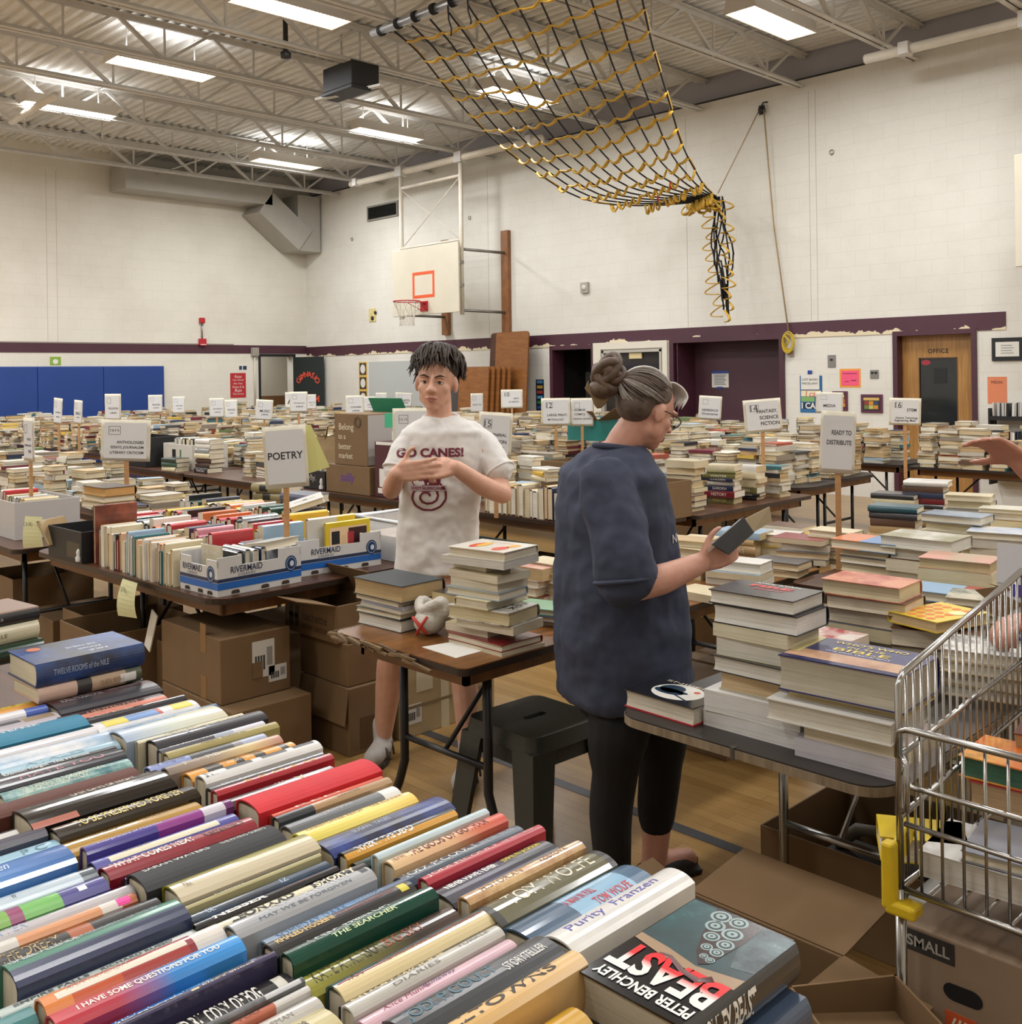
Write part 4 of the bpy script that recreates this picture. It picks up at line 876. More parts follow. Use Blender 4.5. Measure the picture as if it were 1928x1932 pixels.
far_items = [
 (1024, 1766, 'l', 'white spine lettered in violet blue', 'd9d6d0', [('Purity  Franzen', .46, .72, .36, '5a55a8', .12)], dict(L=.262, W=.172, pages='cfc8ba')),
 (947, 1729, 'l', 'glossy slate blue spine with a pale blue middle', ('b', [(0, '33506a'), (.38, '86aec8'), (.86, '41617c')]), [('A MAN IN FULL', .5, .24, .22, 'b13a48', .12, .02), ('TOM WOLFE', .68, .3, .22, 'b2404e', -.22, .02)], dict(L=.255)),
 (891, 1699, 'l', 'olive spine with thin cream capitals', 'g:6e6b55', [('TOM WOLFE', .52, .72, .5, 'd8d2bd', 0.05)], dict(L=.25, patches=[(0, .05, 0, 1, '2d2b28'), (.95, 1, 0, 1, '2d2b28')])),
 (863, 1687, 'l', 'mottled tan spine of an old map jacket', ('n', 'd2b07c', 'a87850', 16), [('HISTORIAN', .3, .34, .4, '7a5434'), ('KOSTOVA', .75, .24, .34, '7a5434')]),
 (805, 1658, 'l', 'dark purple spine with white and yellow capitals', ('bl', [(0, '25222f'), (.4, '322b48'), (.7, '1f1d28'), (1, '262430')]), [('NEVER HAVE I EVER', .3, .44, .22, WHT, .18, .02), ('JOSHILYN JACKSON', .76, .36, .22, YLW, .18, .01)]),
 (788, 1645, 'l', 'red spine with large white capitals', 'ad2c3b', [('JODI PICOULT', .33, .58, .46, 'eecfc6', .05), ('THE TENTH CIRCLE', .79, .28, .2, 'e6c4bc', .05)]),
 (741, 1634, 'l', 'slate spine with large white capitals', '46525f', [('JODI PICOULT', .33, .6, .46, 'dfe0df', .05), ('NINETEEN MINUTES', .8, .3, .2, 'b9c2cb', .05)]),
 (720, 1618, 'l', 'peach spine turning orange red', ('bl', [(0, 'dfbd8e'), (.5, 'dcae82'), (.75, 'cf6a48'), (1, 'cb5040')]), [('THE GODS OF GOTHAM', .5, .7, .5, '6b2f1f', 0, .02), ('LYNDSAY FAYE', .08, .1, .3, '8a5a3a')]),
 (700, 1612, 'l', 'pale blue plain spine', 'bccdd1', []),
 (660, 1610, 'l', 'dark teal and black shiny spine', ('n', '0f1716', '24403f', 9), [], {}),
 (636, 1600, 'l', 'black spine edged in orange yellow', ('s', '17191c', 'd39a3c', .66), [('INHERIT THE DEAD', .35, .5, .5, WHT, -.1, .03)]),
 (585, 1575, 'l', 'glossy midnight blue mottled spine', ('n', '14152c', '263e86', 8, '3b5cae'), [('SUSAN  TALES', .4, .3, .16, 'aab4cc', .1)]),
 (548, 1560, 'l', 'bright yellow spine with brown capitals', ('bl', [(0, 'e2d264'), (.7, 'ecd873'), (1, 'e9c458')]), [('CHRISTOPHER REICH', .32, .48, .2, '93501f', .12), ('THE RUNNER', .78, .3, .22, '93501f', .12)]),
 (527, 1542, 'l', 'glossy grey spine with a white end', ('b', [(0, '64676a'), (.84, 'd9d9d6')]), [('JON FASMAN', .45, .26, .3, 'b9bcbd')]),
 (512, 1533, 'l', 'tan spine with a charcoal end', ('b', [(0, '34373a'), (.3, 'a98861')]), [('Louise', .62, .2, .4, '7d5c3a')]),
 (508, 1525, 'l', 'thin coral red spine', 'd35a44', [('RED', .4, .4, .4, 'e9c9bc')]),
 (445, 1506, 'l', 'fat plain bright red cloth spine', 'm:c9202a', [], dict(L=.265, W=.17)),
 (403, 1495, 'l', 'dark brown spine flecked with red', ('n', '1f1110', '4a1c18', 26, 'b03a2c'), [('III  X', .62, .26, .5, 'd5c7a0')]),
 (397, 1484, 'l', 'crimson spine with spaced gold letters', 'a31f2b', [('E P M E N', .55, .6, .35, 'd2a23c')]),
 (387, 1473, 'l', 'charcoal spine with a white printed name', '48484d', [('Elliot Perlman', .28, .36, .26, 'cfcfcf'), ('The Street Sweeper', .72, .4, .22, 'a9a5a0')]),
 (367, 1459, 'l', 'white spine with black lozenges', 'd9d8d4', [('SNIT', .08, .1, .5, INKC)], dict(patches=[(.2, .42, .3, .62, '24232a'), (.5, .72, .3, .62, '24232a'), (.78, .97, .3, .6, '24232a')])),
 (342, 1447, 'l', 'orange and black chequered spine', ('b', [(0, 'd8963a'), (.16, '3a3835'), (.3, 'd8963a'), (.42, '3a3835'), (.5, 'd8963a'), (.6, '3a3835'), (.7, 'd8963a'), (.86, '3a3835'), (.93, 'd8963a')]), [('DI JAI HU', .5, .4, .4, 'c79a58')]),
 (303, 1443, 'l', 'grey brown spine fading to peach', ('bl', [(0, '84776d'), (.4, 'a3917c'), (.7, 'd3b985'), (1, 'b98a7c')]), [('F  I  RE', .3, .3, .4, 'd8cfc2')]),
 (270, 1437, 'l', 'periwinkle and grey spine', ('b', [(0, '8d9ac8'), (.33, '55585c'), (.7, '8f8e92'), (.78, 'a3adc6')]), [('my daughter', .17, .28, .42, '4a5278')]),
 (305, 1415, 'l', 'dull olive gold spine', 'a3965f', [('Adam Roberts', .5, .4, .3, '6e6035')]),
 (295, 1409, 'l', 'slate spine with a pale lilac end', ('b', [(0, '55555f'), (.5, 'a9b1c0'), (.68, 'd3d1da')]), [('The Winter Vault', .3, .42, .3, WHT)]),
 (275, 1394, 'l', 'black spine outlined in white', '27252c', [('The  Dentist', .25, .36, .26, WHT, .22), ('Elsinore', .7, .3, .26, WHT, .22)], dict(W=.168, patches=[(.3, .32, 0, .6, '8f8f96'), (.48, .5, 0, .6, '8f8f96')])),
 (255, 1394, 'l', 'thin cream spine', 'd9d1b4', [('MENTALIST', .4, .3, .4, '5a5850')]),
 (205, 1378, 'l', 'fat pale blue to cream spine', ('bl', [(0, '9fb0c6'), (.5, 'c9cdbf'), (1, 'cfcab2')]), [('Robin Oliveira', .35, .5, .22, '5a93ba', .25), ], dict(W=.17)),
 (200, 1371, 'l', 'thin blue grey spine', '4f6f8c', []),
 (163, 1358, 'l', 'white spine with blue and yellow labels', 'd5d5d6', [], dict(patches=[(.08, .3, .35, .8, 'd6c243'), (.3, .6, .35, .8, '5d83b8'), (.6, .64, .3, .8, 'b2453c'), (.75, .95, .3, .8, 'd6c243')])),
 (142, 1355, 'l', 'black spine with small white capitals', '2a292d', [('SMILLA RYDER', .3, .4, .3, 'd0c4b4')]),
 (101, 1344, 'l', 'brown and salmon spine', ('s', '4a3434', 'cf7f6d', .6), [('LIEUTENANT', .5, .5, .3, 'b98a70', -.1)]),
 (80, 1320, 'l', 'charcoal spine over maroon boards', ('s', '4a2230', '3c3b41', .45), [('SOUL MOUNTAIN', .3, .4, .3, 'a2a2a6', .15), ('GAO XINGJIAN', .72, .3, .22, '8d8d92', .15)]),
 (75, 1315, 'l', 'black spine with yellow and white', ('b', [(0, 'd8ad42'), (.22, '2c2a3c'), (.34, 'cfa947'), (.5, '222226')]), [('the Last Time I saw', .72, .45, .4, WHT)]),
 (70, 1310, 'l', 'scarlet spine with yellow script', 'bb2a28', [('Liane Moriarty', .35, .5, .4, 'd9915c')]),
]
FX = row('far', 'l', far_items, -.895)
mid_items = [
 (1070, 1800, 'r', 'golden tan spine with black striped capitals', ('bl', [(0, 'd8ac66'), (1, 'd9b47a')]), [('HILLTOWNS', .44, .8, .42, '30241a', .08, .02)], dict(W=.175, L=.262)),
 (669 + 336, 1762, 'r', 'charcoal spine with teal and white capitals', '37393c', [('JODI PICOULT', .34, .56, .4, '3f6f80', .08), ('STORYTELLER', .8, .28, .24, 'd5d3cc', -.05, .01)], dict(W=.17)),
 (669, 1910, 'l', 'pale pink spine with violet script', 'cfaab4', [('Alice Munro', .28, .3, .3, '93304c', .15, 0, .3), ('Runaway', .5, .22, .3, '41346e', .15, 0, .3)], dict(pages='c9b9a4')),
 (643, 1891, 'l', 'grey white spine with faint spaced capitals', 'bfbcb3', [('THE EMPATHY', .3, .4, .2, '8b877f', .24), ('DIARIES', .42, .3, .22, '77736c', -.12), ('TURKLE', .82, .22, .22, '77736c', .1)]),
 (638, 1876, 'l', 'black spine with fat cream capitals', '1b191d', [('STUART WOODS', .38, .64, .55, 'd8c58d', .05, .03)]),
 (614, 1841, 'l', 'cream spine banded in teal with a red line', ('s', '2b4a52', 'd8c697', .42), [('The Hundred Secret Senses', .6, .66, .26, '7a4f2e', .14, 0, .2), ('TAN', .12, .1, .3, '6c452a', .14)], dict(patches=[(0.02, .98, .4, .46, '8a2b2b')])),
 (550, 1822, 'l', 'olive green spine darkening to brown', ('bl', [(0, '8f8c30'), (.35, '6e6a30'), (.7, '2c2118'), (1, '4a3426')]), [('KATE ATKINSON', .28, .44, .5, '2c2a16', .02), ('BIG SKY', .64, .26, .4, '9c4f30')]),
 (526, 1798, 'l', 'glossy dark green spine', 'g:12473a', [('TANA FRENCH', .42, .56, .34, 'dfe6df', .24, .01), ('THE SEARCHER', .5, .44, .22, 'c9d6a6', -.16, .02)], dict(W=.17)),
 (493, 1777, 'l', 'black spine with gold capitals and a yellow mark', '2c2b2b', [('KHALED HOSSEINI', .24, .38, .3, 'd8b673', .04, .02), ('A Thousand Splendid Suns', .66, .42, .26, '8f2f35')], dict(patches=[(.9, .96, .35, .8, 'd0c23c')])),
 (488, 1752, 'l', 'sky blue spine darkening to navy', ('bl', [(0, '9fb2c6'), (.5, '7da0c8'), (.8, '3d5578'), (1, '27384f')]), [('SOMEDAY DARK', .3, .45, .4, '5a7390'), ('HARRISON', .68, .18, .24, 'a9b9c9')]),
 (421, 1745, 'l', 'fat silver grey spine', 'a9abad', [('A.M. Homes', .56, .6, .3, 'd9dadb', .2), ('MAY WE BE FORGIVEN', .5, .66, .14, '57606c', -.2)], dict(W=.17, patches=[(.93, .98, .2, .6, '25252a')])),
 (393, 1733, 'l', 'cream spine with blocky black capitals', ('b', [(0, 'd8cfae'), (.62, '1d1b1c')]), [('LEONARD', .3, .4, .5, '1d1b1c', 0, .04), ('SHORTY', .78, .28, .5, 'e0d8bd', 0, .04)]),
 (362, 1733, 'l', 'black spine with heavy white capitals', '1f1d1e', [('NESSER', .3, .36, .56, WHT, 0, .04), ('The Inspector', .72, .28, .3, '8a343a')]),
 (345, 1710, 'l', 'shiny navy spine with a blue city', ('n', '101a2a', '1f3c55', 10, '35608c'), [('BE', .14, .05, .3, 'aebccb'), ('IZ', .66, .05, .3, 'aebccb')]),
 (329, 1710, 'l', 'thin cream and black spine', ('s', '25241f', 'b9b184', .5), [('Colsters', .35, .2, .4, 'd9d5c0')]),
 (305, 1672, 'l', 'glossy beige and olive gold spine', ('s', '8d8528', 'c9bda0', .45), [('MAX', .1, .05, .3, '8c7c62')], dict(W=.172)),
 (238, 1650, 'l', 'matte black spine with spaced white capitals', 'm:2b2c2d', [('SARAH WATERS', .3, .46, .18, 'd5d5d2', .22, .01), ('THE PAYING GUESTS', .78, .34, .17, 'c9c9c6', .2, .01)], dict(W=.172)),
 (231, 1638, 'l', 'violet spine with white script', ('s', '3a2f52', '574a82', .4), [('Armistead Maupin', .3, .42, .4, 'c9b4cf', 0, 0, .2), ('MICHAEL TOLLIVER LIVES', .75, .4, .24, 'b7b0cc')]),
 (184, 1626, 'l', 'dark red spine with white capitals', '8c1d2a', [('WHAT COMES NEXT', .32, .54, .42, 'e6dcd4', .05, .02), ('Katzenbach', .79, .28, .4, '3a0f14')]),
 (163, 1608, 'l', 'blue violet spine with a cream label', '53539a', [('ANN LEARY', .3, .2, .2, '7d7668', .1)], dict(patches=[(.1, .86, .45, .8, 'd8d2b8')])),
 (150, 1595, 'l', 'violet and magenta spine', ('b', [(0, '44398a'), (.46, '8d3787'), (.78, 'cfccd4'), (.94, '6a2a66')]), [('Interpreters of Maladies', .3, .42, .3, 'c9bde0')]),
 (109, 1578, 'l', 'shiny gold spine', 'g:b48f4a', [('The Help', .28, .22, .36, '6e5226', .15), ('STOCKETT', .68, .24, .2, '7d6030', .2)]),
 (89, 1555, 'l', 'shiny black brown spine with ornate yellow capitals', 'g:2b241a', [('TO BE PRESERVED FOREVER', .52, .76, .44, 'd2bd72', .02, .01)]),
 (22, 1527, 'l', 'glossy fat black spine', 'g:0f0d0e', [('LAST DAYS OF NIGHT', .6, .46, .2, 'd9cfc0', .3, .01)], dict(W=.17, patches=[(0, .3, .85, 1, 'a4573f')])),
 (-40, 1518, 'l', 'brown leather spine', 'm:5b2f22', [], dict(L=.27)),
 (232, 1423, 'r', 'teal patterned spine', ('n', '2f6a70', '8fb2ab', 22, 'cfd0b4'), [('THE ARCHIVE COLLECTION', .45, .7, .4, 'dedbc0', .12), ('VLADIMIR MAXIMOV', .4, .5, .28, 'd2cfb4', -.22)]),
 (222, 1410, 'r', 'charcoal spine with pink and white marks', '34343a', [('I HATE YOU', .5, .7, .4, 'c2848c')]),
 (210, 1400, 'r', 'black spine with white serif title', '1e1d20', [('Damon Galgut  The Promise', .45, .66, .4, WHT)]),
 (210, 1384, 'r', 'pale blue spine with faint letters', '9cbccb', [('ATALES', .45, .5, .4, '7795a3')]),
 (200, 1368, 'r', 'white and blue cloudy spine', ('n', 'd9d8d8', '8fb0cc', 7), []),
 (178, 1362, 'r', 'white spine striped in plum', ('s', '3c1f2e', 'd3d0d2', .4), []),
 (140, 1346, 'r', 'flat teal blue spine', 'm:2b7896', [('ELLEN BAKER', .4, .5, .24, 'cfe0e2', .2)], dict(W=.17)),
 (93, 1332, 'r', 'lilac grey spine with a brown label', 'b3acb3', [], dict(patches=[(.4, .68, .15, .5, '3f3c44'), (.7, .97, .1, .6, '8d7a5e')])),
 (80, 1325, 'r', 'thin white spine with blue', ('b', [(0, 'd5d4d8'), (.8, '3b57a4')]), []),
 (72, 1309, 'r', 'bright yellow orange spine', ('s', 'd9cd3e', 'd8952f', .5), [('YELLOWS', .5, .5, .3, 'b0701e', .2)]),
]
MX = row('middle', 'r', mid_items, -.865)
near_items = [
 (600, 1890, 'r', 'fat cream yellow spine', 'c9bd8e', [('88', .84, .05, .24, '57513c', .1)], dict(W=.165, L=.23)),
 (584, 1858, 'r', 'crinkled grey white spine', 'bfbbb2', [('FRANK', .4, .26, .24, '8f8b84', -.1), ('A GENTLEMAN', .7, .3, .22, '8b877f', -.1)]),
 (576, 1848, 'r', 'copper brown spine with a white end', ('b', [(0, '8f6a4c'), (.58, 'b5654a'), (.8, 'd0cdc8')]), [('YOU', .66, .12, .4, '7a3f30')], dict(patches=[(.48, .56, .1, .9, '7fbf3e')])),
 (568, 1841, 'r', 'glossy grey black spine with a white label', ('n', '4a4a4c', '6e6e70', 20), [('TEMP', .4, .12, .3, '9b9b9c')], dict(patches=[(.78, .98, .35, 1, 'c4c5c6')])),
 (525, 1806, 'r', 'black spine with tall white capitals', '151416', [('HOUSE OF SAND', .16, .3, .4, 'd8d6d0', 0, .03), ('AND BALCONY OF FOG', .56, .5, .6, 'e4e2da', -.05, .03)], dict(patches=[(.9, .96, .3, .8, 'cfccc0')])),
 (515, 1800, 'r', 'plum spine over red boards', ('s', '8c1626', '3e3857', .28), [('JOJO MOYES', .3, .4, .34, 'dfd8d2', .1, .02), ('Someone', .72, .2, .22, 'e3ddd2', .26), ('Else\'s Shoes', .74, .28, .26, 'e3ddd2', -.02)], dict(W=.17, patches=[(.54, .58, .5, .75, 'd8cf9f')])),
 (494, 1772, 'r', 'bright blue spine with a grey end', ('b', [(0, '1f78c4'), (.56, '4d8fcd'), (.68, '55545e'), (.9, '8ba3c6'), (.93, '55545e')]), [('Elin Hilderbrand', .28, .42, .4, 'b9d6e2', .05, 0, .25), ('Hotel Nantucket', .66, .28, .34, 'c2b583', .05, 0, .25)]),
 (434, 1760, 'r', 'red spine blending into bright blue', ('bl', [(0, 'c02c38'), (.3, 'b8364a'), (.5, '7d6aa0'), (.6, '3585cc'), (1, '3d96dc')]), [('I HAVE SOME QUESTIONS FOR YOU', .5, .76, .28, 'ebe2d6', -.05, .02), ('REBECCA MAKKAI', .5, .36, .2, 'c78a86', .28)], dict(W=.168)),
 (400, 1738, 'r', 'orange to maroon spine with a long white label', ('b', [(0, 'd9823c'), (.14, 'c2562f'), (.4, 'a63d37'), (.78, '8b2f36'), (.82, 'd8d2c8')]), [('ANN PATCHETT', .3, .34, .2, 'b59a86', .1)], dict(patches=[(.07, .78, .42, .72, 'ddd2c0')])),
 (358, 1731, 'r', 'pale grey green spine with spaced black capitals', 'b4c0bb', [('EMPIRE FALLS', .25, .36, .22, '4a4f4e', .02, .02), ('RICHARD RUSSO', .68, .38, .22, '55595a', .02, .01)], dict(patches=[(.86, .98, .4, .9, 'd9dbdb')])),
 (320, 1696, 'r', 'navy spine with green sides', ('s', '3f7d68', '343c58', .55), [('ISABEL ALLENDE', .22, .38, .22, 'd3d5da', .28), ('A LONG PETAL OF THE SEA', .66, .48, .18, 'a5adc0', .28)], dict(W=.172)),
 (284, 1676, 'r', 'black spine with an orange picture', ('b', [(0, '1c1a1a'), (.5, 'a85c38'), (.62, '1c1a1a')]), [('THE DREAM', .3, .3, .5, 'b9a06a')]),
 (246, 1672, 'r', 'orange and white spine with a hot pink sticker', ('b', [(0, 'd3cfc6'), (.3, 'd49466'), (.78, 'd8d0c6'), (.9, 'b2643f')]), [], dict(patches=[(.88, .96, .4, .95, 'ec3c98')])),
 (237, 1650, 'r', 'grey white spine with navy stripes', ('s', '262b58', 'b9b4b6', .35), [('WINTER', .2, .3, .4, '9cb0c6')]),
 (184, 1640, 'r', 'lime green and violet banded spine', ('b', [(0, '2d2b40'), (.16, '75a83a'), (.42, '8c2e60'), (.5, '6db354'), (.72, '443f86')]), [('LAST SEEN', .3, .1, .5, 'd9e2b9')], dict(patches=[(.83, .88, .5, .75, 'e6e6ea')])),
 (165, 1617, 'r', 'pale blue spine striped in red', ('b', [(0, 'a8b9c6'), (.2, 'a83a58'), (.32, 'b4c3cd'), (.9, '4a555e')]), [('W', .5, .03, .3, '55626c')]),
 (109, 1590, 'r', 'deep blue spine with white script', ('bl', [(0, '4b8bcf'), (1, '2a5fa0')]), [('Heaven', .52, .22, .3, 'cfdcec', .1, 0, .3)], dict(W=.17)),
 (95, 1562, 'r', 'powder blue spine', '8fb9cc', [('P C', .84, .16, .3, '50727f')]),
 (76, 1550, 'r', 'dark plum spine with pink letters', '3a3646', [('Rosie', .5, .2, .4, 'a8345c')]),
 (23, 1547, 'r', 'black and white striped spine', ('s', '1d1b1e', 'c9c6c2', .5), []),
]
NX = row('near', 'r', near_items, -.985)
book('teal spine alone at the bottom left corner, nearest the camera', (-1.29, .33, NT), .22, .16, .04, '3f7f80', SPINE_UP, group='upright spines on the foreground table')
book('mustard yellow book at the bottom edge, below the golden tan spine', (-.83, .80, NT), .22, .15, .045, 'c99a28', SPINE_UP, group='upright spines on the foreground table')
# -- the thriller stack at the right end of the rows
def cv(p): return ('n',) + p
zb = NT
s1 = book('tan paperback with orange letters, lowest of the three at the near right corner', (-.735, 1.06, zb), .235, .155, .06, 'c98f4c', rz=PI, texts=[('LIPP', .16, .3, .4, '9c3b2a'), ('...', .06, .04, .3, RDT)], hard=False, pages='b9a988'); zb += .061
s2 = book('slate blue book with pale capitals, middle of the three at the near right corner', (-.755, 1.065, zb), .24, .155, .046, '3a4a60', rz=PI, texts=[('HA JIN', .3, .4, .4, '9fb0c4')], pages='9b9280'); zb += .047
BT = ('n', '0e2226', '2a5a5c', 7, '8fb0ae')
bz = .93 - zb
b3 = book('big black thriller with a squid tentacle cover, on top of the near right stack', (-.785, 1.075, zb), .25, .165, bz, 'g:15171c', rz=PI, texts=[('PETER BENCHLEY', .2, .0001, .4, WHT)], pages='b5aa94')
# art of the front board: local -x = spine (towards +X), local -y = towards the wall
T3, W3, L3 = bz, .165, .25
def bart(nm, pts, col, dz=.0006, m=None):
    b = MB(); b.add([(x * W3, y * L3, T3 + dz) for x, y in pts], [tuple(range(len(pts)))]); return b.build(nm, m or mat(col, .22, coat=.5), b3)
bart('cover_art', [(-.48, -.48), (.49, -.48), (.49, .06), (-.48, .06)], '', .0004, cov(('n', '0c2529', '17474b', 6, '3c7472')))
bart('cover_art', [(-.48, -.48), (-.1, -.48), (-.18, -.25), (-.3, -.05), (-.48, -.08)], '', .0006, cov(('n', '1c2b30', '5d7276', 9, 'c9d6d4')))
bart('cover_art', [(.49, .0), (.2, .02), (-.1, .06), (-.48, .0), (-.48, .1), (-.1, .12), (.2, .1), (.49, .06)], 'a48a70', .0007)
b = MB()
for x0, x1, ch in ((.30, .47, 'T'),): pass
Mx = Matrix(((-1, 0, 0, 0), (0, -1, 0, 0), (0, 0, 1, 0), (0, 0, 0, 1)))
# big title reads from the fore edge side; letters stand toward the camera-left edge
def btxt(txt, x, y, wd, ht, m, nm='cover_lettering', dz=.0012, bold=.03):
    v_, f_ = text_mesh(txt, width=wd, stretch=ht, bold=bold); b = MB(); b.add([Vector((x * W3, y * L3, T3 + dz)) + Vector((1, 0, 0)) * v.x + Vector((0, 1, 0)) * -v.y * -1 for v in v_], f_); return b.build(nm, m, b3)
mm, nt_, bs_ = newmat('red_white_title'); c_ = nt_.nodes.new('ShaderNodeTexCoord'); s_ = nt_.nodes.new('ShaderNodeSeparateXYZ'); nt_.links.new(c_.outputs['Generated'], s_.inputs[0])
nt_.links.new(ramp(nt_, s_.outputs[1], [(.38, 'd8262a'), (.6, 'e9e6e0')]), bs_.inputs['Base Color']); bs_.inputs['Roughness'].default_value = .25
b = MB(); M = Matrix(((1, 0, 0, 0), (0, 1, 0, .22 * L3), (0, 0, 1, T3 + .0012), (0, 0, 0, 1)))
v_, f_ = text_mesh('BEAST', width=.152, stretch=.062, bold=.03); b.add([M @ v for v in v_], f_); o_ = b.build('cover_lettering', mm, b3)
M = Matrix(((1, 0, 0, 0), (0, 1, 0, .41 * L3), (0, 0, 1, T3 + .0012), (0, 0, 0, 1)))
v_, f_ = text_mesh('PETER BENCHLEY', width=.145, stretch=.02, bold=.03); b = MB(); b.add([M @ v for v in v_], f_); b.build('cover_lettering', mat('e8e6e0', .3), b3)
SUCK = mat('8fa3a2', .3); SUCD = mat('1d2a2c', .3); TENT = mat('5e3b3c', .35)
bart('cover_art', [(.26, -.48), (.2, -.36), (.12, -.2), (.02, -.06), (-.1, .04), (-.16, .0), (-.18, -.15), (-.2, -.3), (-.18, -.48)], '3a2a2a', .0008)
for (x, y, r_) in ((.14, -.42, .055), (.0, -.43, .05), (.1, -.32, .052), (-.05, -.31, .055), (.04, -.22, .042), (-.09, -.2, .045), (-.01, -.12, .03), (-.1, -.11, .035), (-.06, -.04, .022), (-.12, -.03, .024)):
    for q, mcol, dz in ((1, SUCK, .001), (.72, SUCD, .0012), (.5, SUCK, .0014), (.16, SUCD, .0016)):
        b = MB(); r2 = r_ * 1.3; b.add([(x * W3 * 1.15 + r2 * W3 * 1.25 * q * math.cos(a * PI / 9), y * L3 + r2 * L3 * .82 * q * math.sin(a * PI / 9), T3 + dz) for a in range(18)], [tuple(range(18))]); b.build('sucker', mcol, b3)
b = MB(); b.tube([(-.3 * W3, .1 * L3, T3 + .001), (-.22 * W3, .16 * L3, T3 + .001), (-.05 * W3, .14 * L3, T3 + .001), (.12 * W3, .08 * L3, T3 + .001), (.2 * W3, .09 * L3, T3 + .001), (.22 * W3, .13 * L3, T3 + .001)], [.007, .006, .0045, .003, .002, .001], 8, flat=.12); b.build('tentacle', TENT, b3)
v_, f_ = text_mesh('BENCHLEY BEAST', width=.14, stretch=.6 * T3, bold=.03); b = MB()
# the spine faces +X; the title reads from its near end
M = Matrix(((0, 0, -1, -W3 / 2 - .0008), (-1, 0, 0, .19 * L3), (0, 1, 0, T3 / 2), (0, 0, 0, 1)))
b.add([Vector((bulge(W3, T3, max(-1, min(1, v.y / (T3 / 2))), True) - .0007, .2 * L3 - v.x, T3 / 2 + v.y)) for v in v_], f_); b.build('spine_lettering', mat('e8e4dc', .3), b3)
# -- the two stacks at the left end
def P3(px, py, z): return G(px, py, z)
zl = NT + .165
book('tan and green novel under the dark blue novel at far left', (-2.55, .985, zl), .25, .165, .034, ('b', [(0, '4c5440'), (.16, 'b39a80'), (.5, '2e2a28'), (.64, 'c9a998')]), rz=R(182), texts=[('QUEEN REYNA', .7, .24, .4, '8c6a50')], patches=[(.78, .94, .2, .8, 'd8d4d0')]); zl += .035
t12 = book('large dark blue novel with blue ink art, topmost of the left far stack', (-2.565, .99, zl), .262, .185, .055, ('n', '1d2130', '2a4a86', 5, '3c66ae'), rz=R(181), texts=[('TWELVE ROOMS of the NILE', .4, .5, .26, '9aa6bc', .05)], top=[('THE TWELVE', .05, -.05, .4, .05, 'c9d0da', PI / 2), ('ROOMS', -.12, -.08, .3, .05, 'c9d0da', PI / 2), ('NILE', -.28, -.12, .24, .05, 'c9d0da', PI / 2), ('o', .3, .32, .1, .06, 'c9785a')])
z2 = NT + .2; 
book('dark green novel with a shiny jacket, lowest of the stack at the left edge', (-2.82, .845, z2), .25, .17, .045, 'g:123527', rz=R(187), texts=[('WOOD', .3, .26, .5, '2f5443')]); z2 += .046
book('cream novel with thin lines, middle of the stack at the left edge', (-2.835, .84, z2), .245, .17, .045, 'cfc8ac', rz=R(190), texts=[('REBECCA SERLE', .4, .5, .22, '55503f')], patches=[(.1, .14, .5, .7, '7a3a30')]); z2 += .046
book('black novel with a peach jacket photo, topmost of the stack at the left edge', (-2.845, .845, z2), .245, .17, .034, ('s', '1a191b', '8d7468', .9), rz=R(188), texts=[('Nicholas Sparks', .36, .5, .4, 'b9b4b0')], patches=[(.12, .2, .2, .8, 'd9d7d2')], top=[('#', -.45, .45, -.1, .45, ('n', '5c4a44', 'b98f78', 8))])
# ================================================================== the sale tables and what stands on them
PAL = {'cream': 'd3c7a6', 'white': 'd6d3cc', 'black': '1d1d20', 'dark red': '7d1f2b', 'navy': '26314f', 'teal': '2c6a72', 'grey': '8a8d90', 'tan': 'b79a6d', 'brown': '5d4030', 'olive': '6f6c3c',
       'orange': 'cf6c34', 'yellow': 'dcb83c', 'pink': 'c98793', 'pale blue': '94afc4', 'dark green': '234a3a', 'red': 'b32a30', 'blue': '3d62a8', 'charcoal': '3b3b40', 'peach': 'd3a582', 'lilac': 'a79bb5'}
SP = {1: 'table at the left edge'}
def stack(where, base, specs, rz=0, jit=.012, z=.74, seed=0, jr=.12, group='stacked books on the sale tables'):
    """specs from the bottom up: (description, colour spec, L, W, T, opts)"""
    rnd = random.Random(seed * 77 + len(specs)); n = len(specs); out = []
    for i, s in enumerate(specs):
        o = dict(s[5]) if len(s) > 5 else {}
        dz = o.pop('rz', rnd.uniform(-jr, jr)); dx, dy = o.pop('off', (rnd.uniform(-jit, jit), rnd.uniform(-jit, jit)))
        k = n - i; pos = 'top' if k == 1 else ('bottom' if i == 0 else nth(k) + ' from top')
        lab = o.pop('label', None) or '%s, %s, stack %s' % (s[0], pos, where)
        if n == 1: lab = '%s %s' % (s[0], where)
        out.append(book(lab, (base[0] + dx, base[1] + dy, z), s[2], s[3], s[4], s[1], rz=rz + dz, group=group, **o)); z += s[4] + .0006
    return out
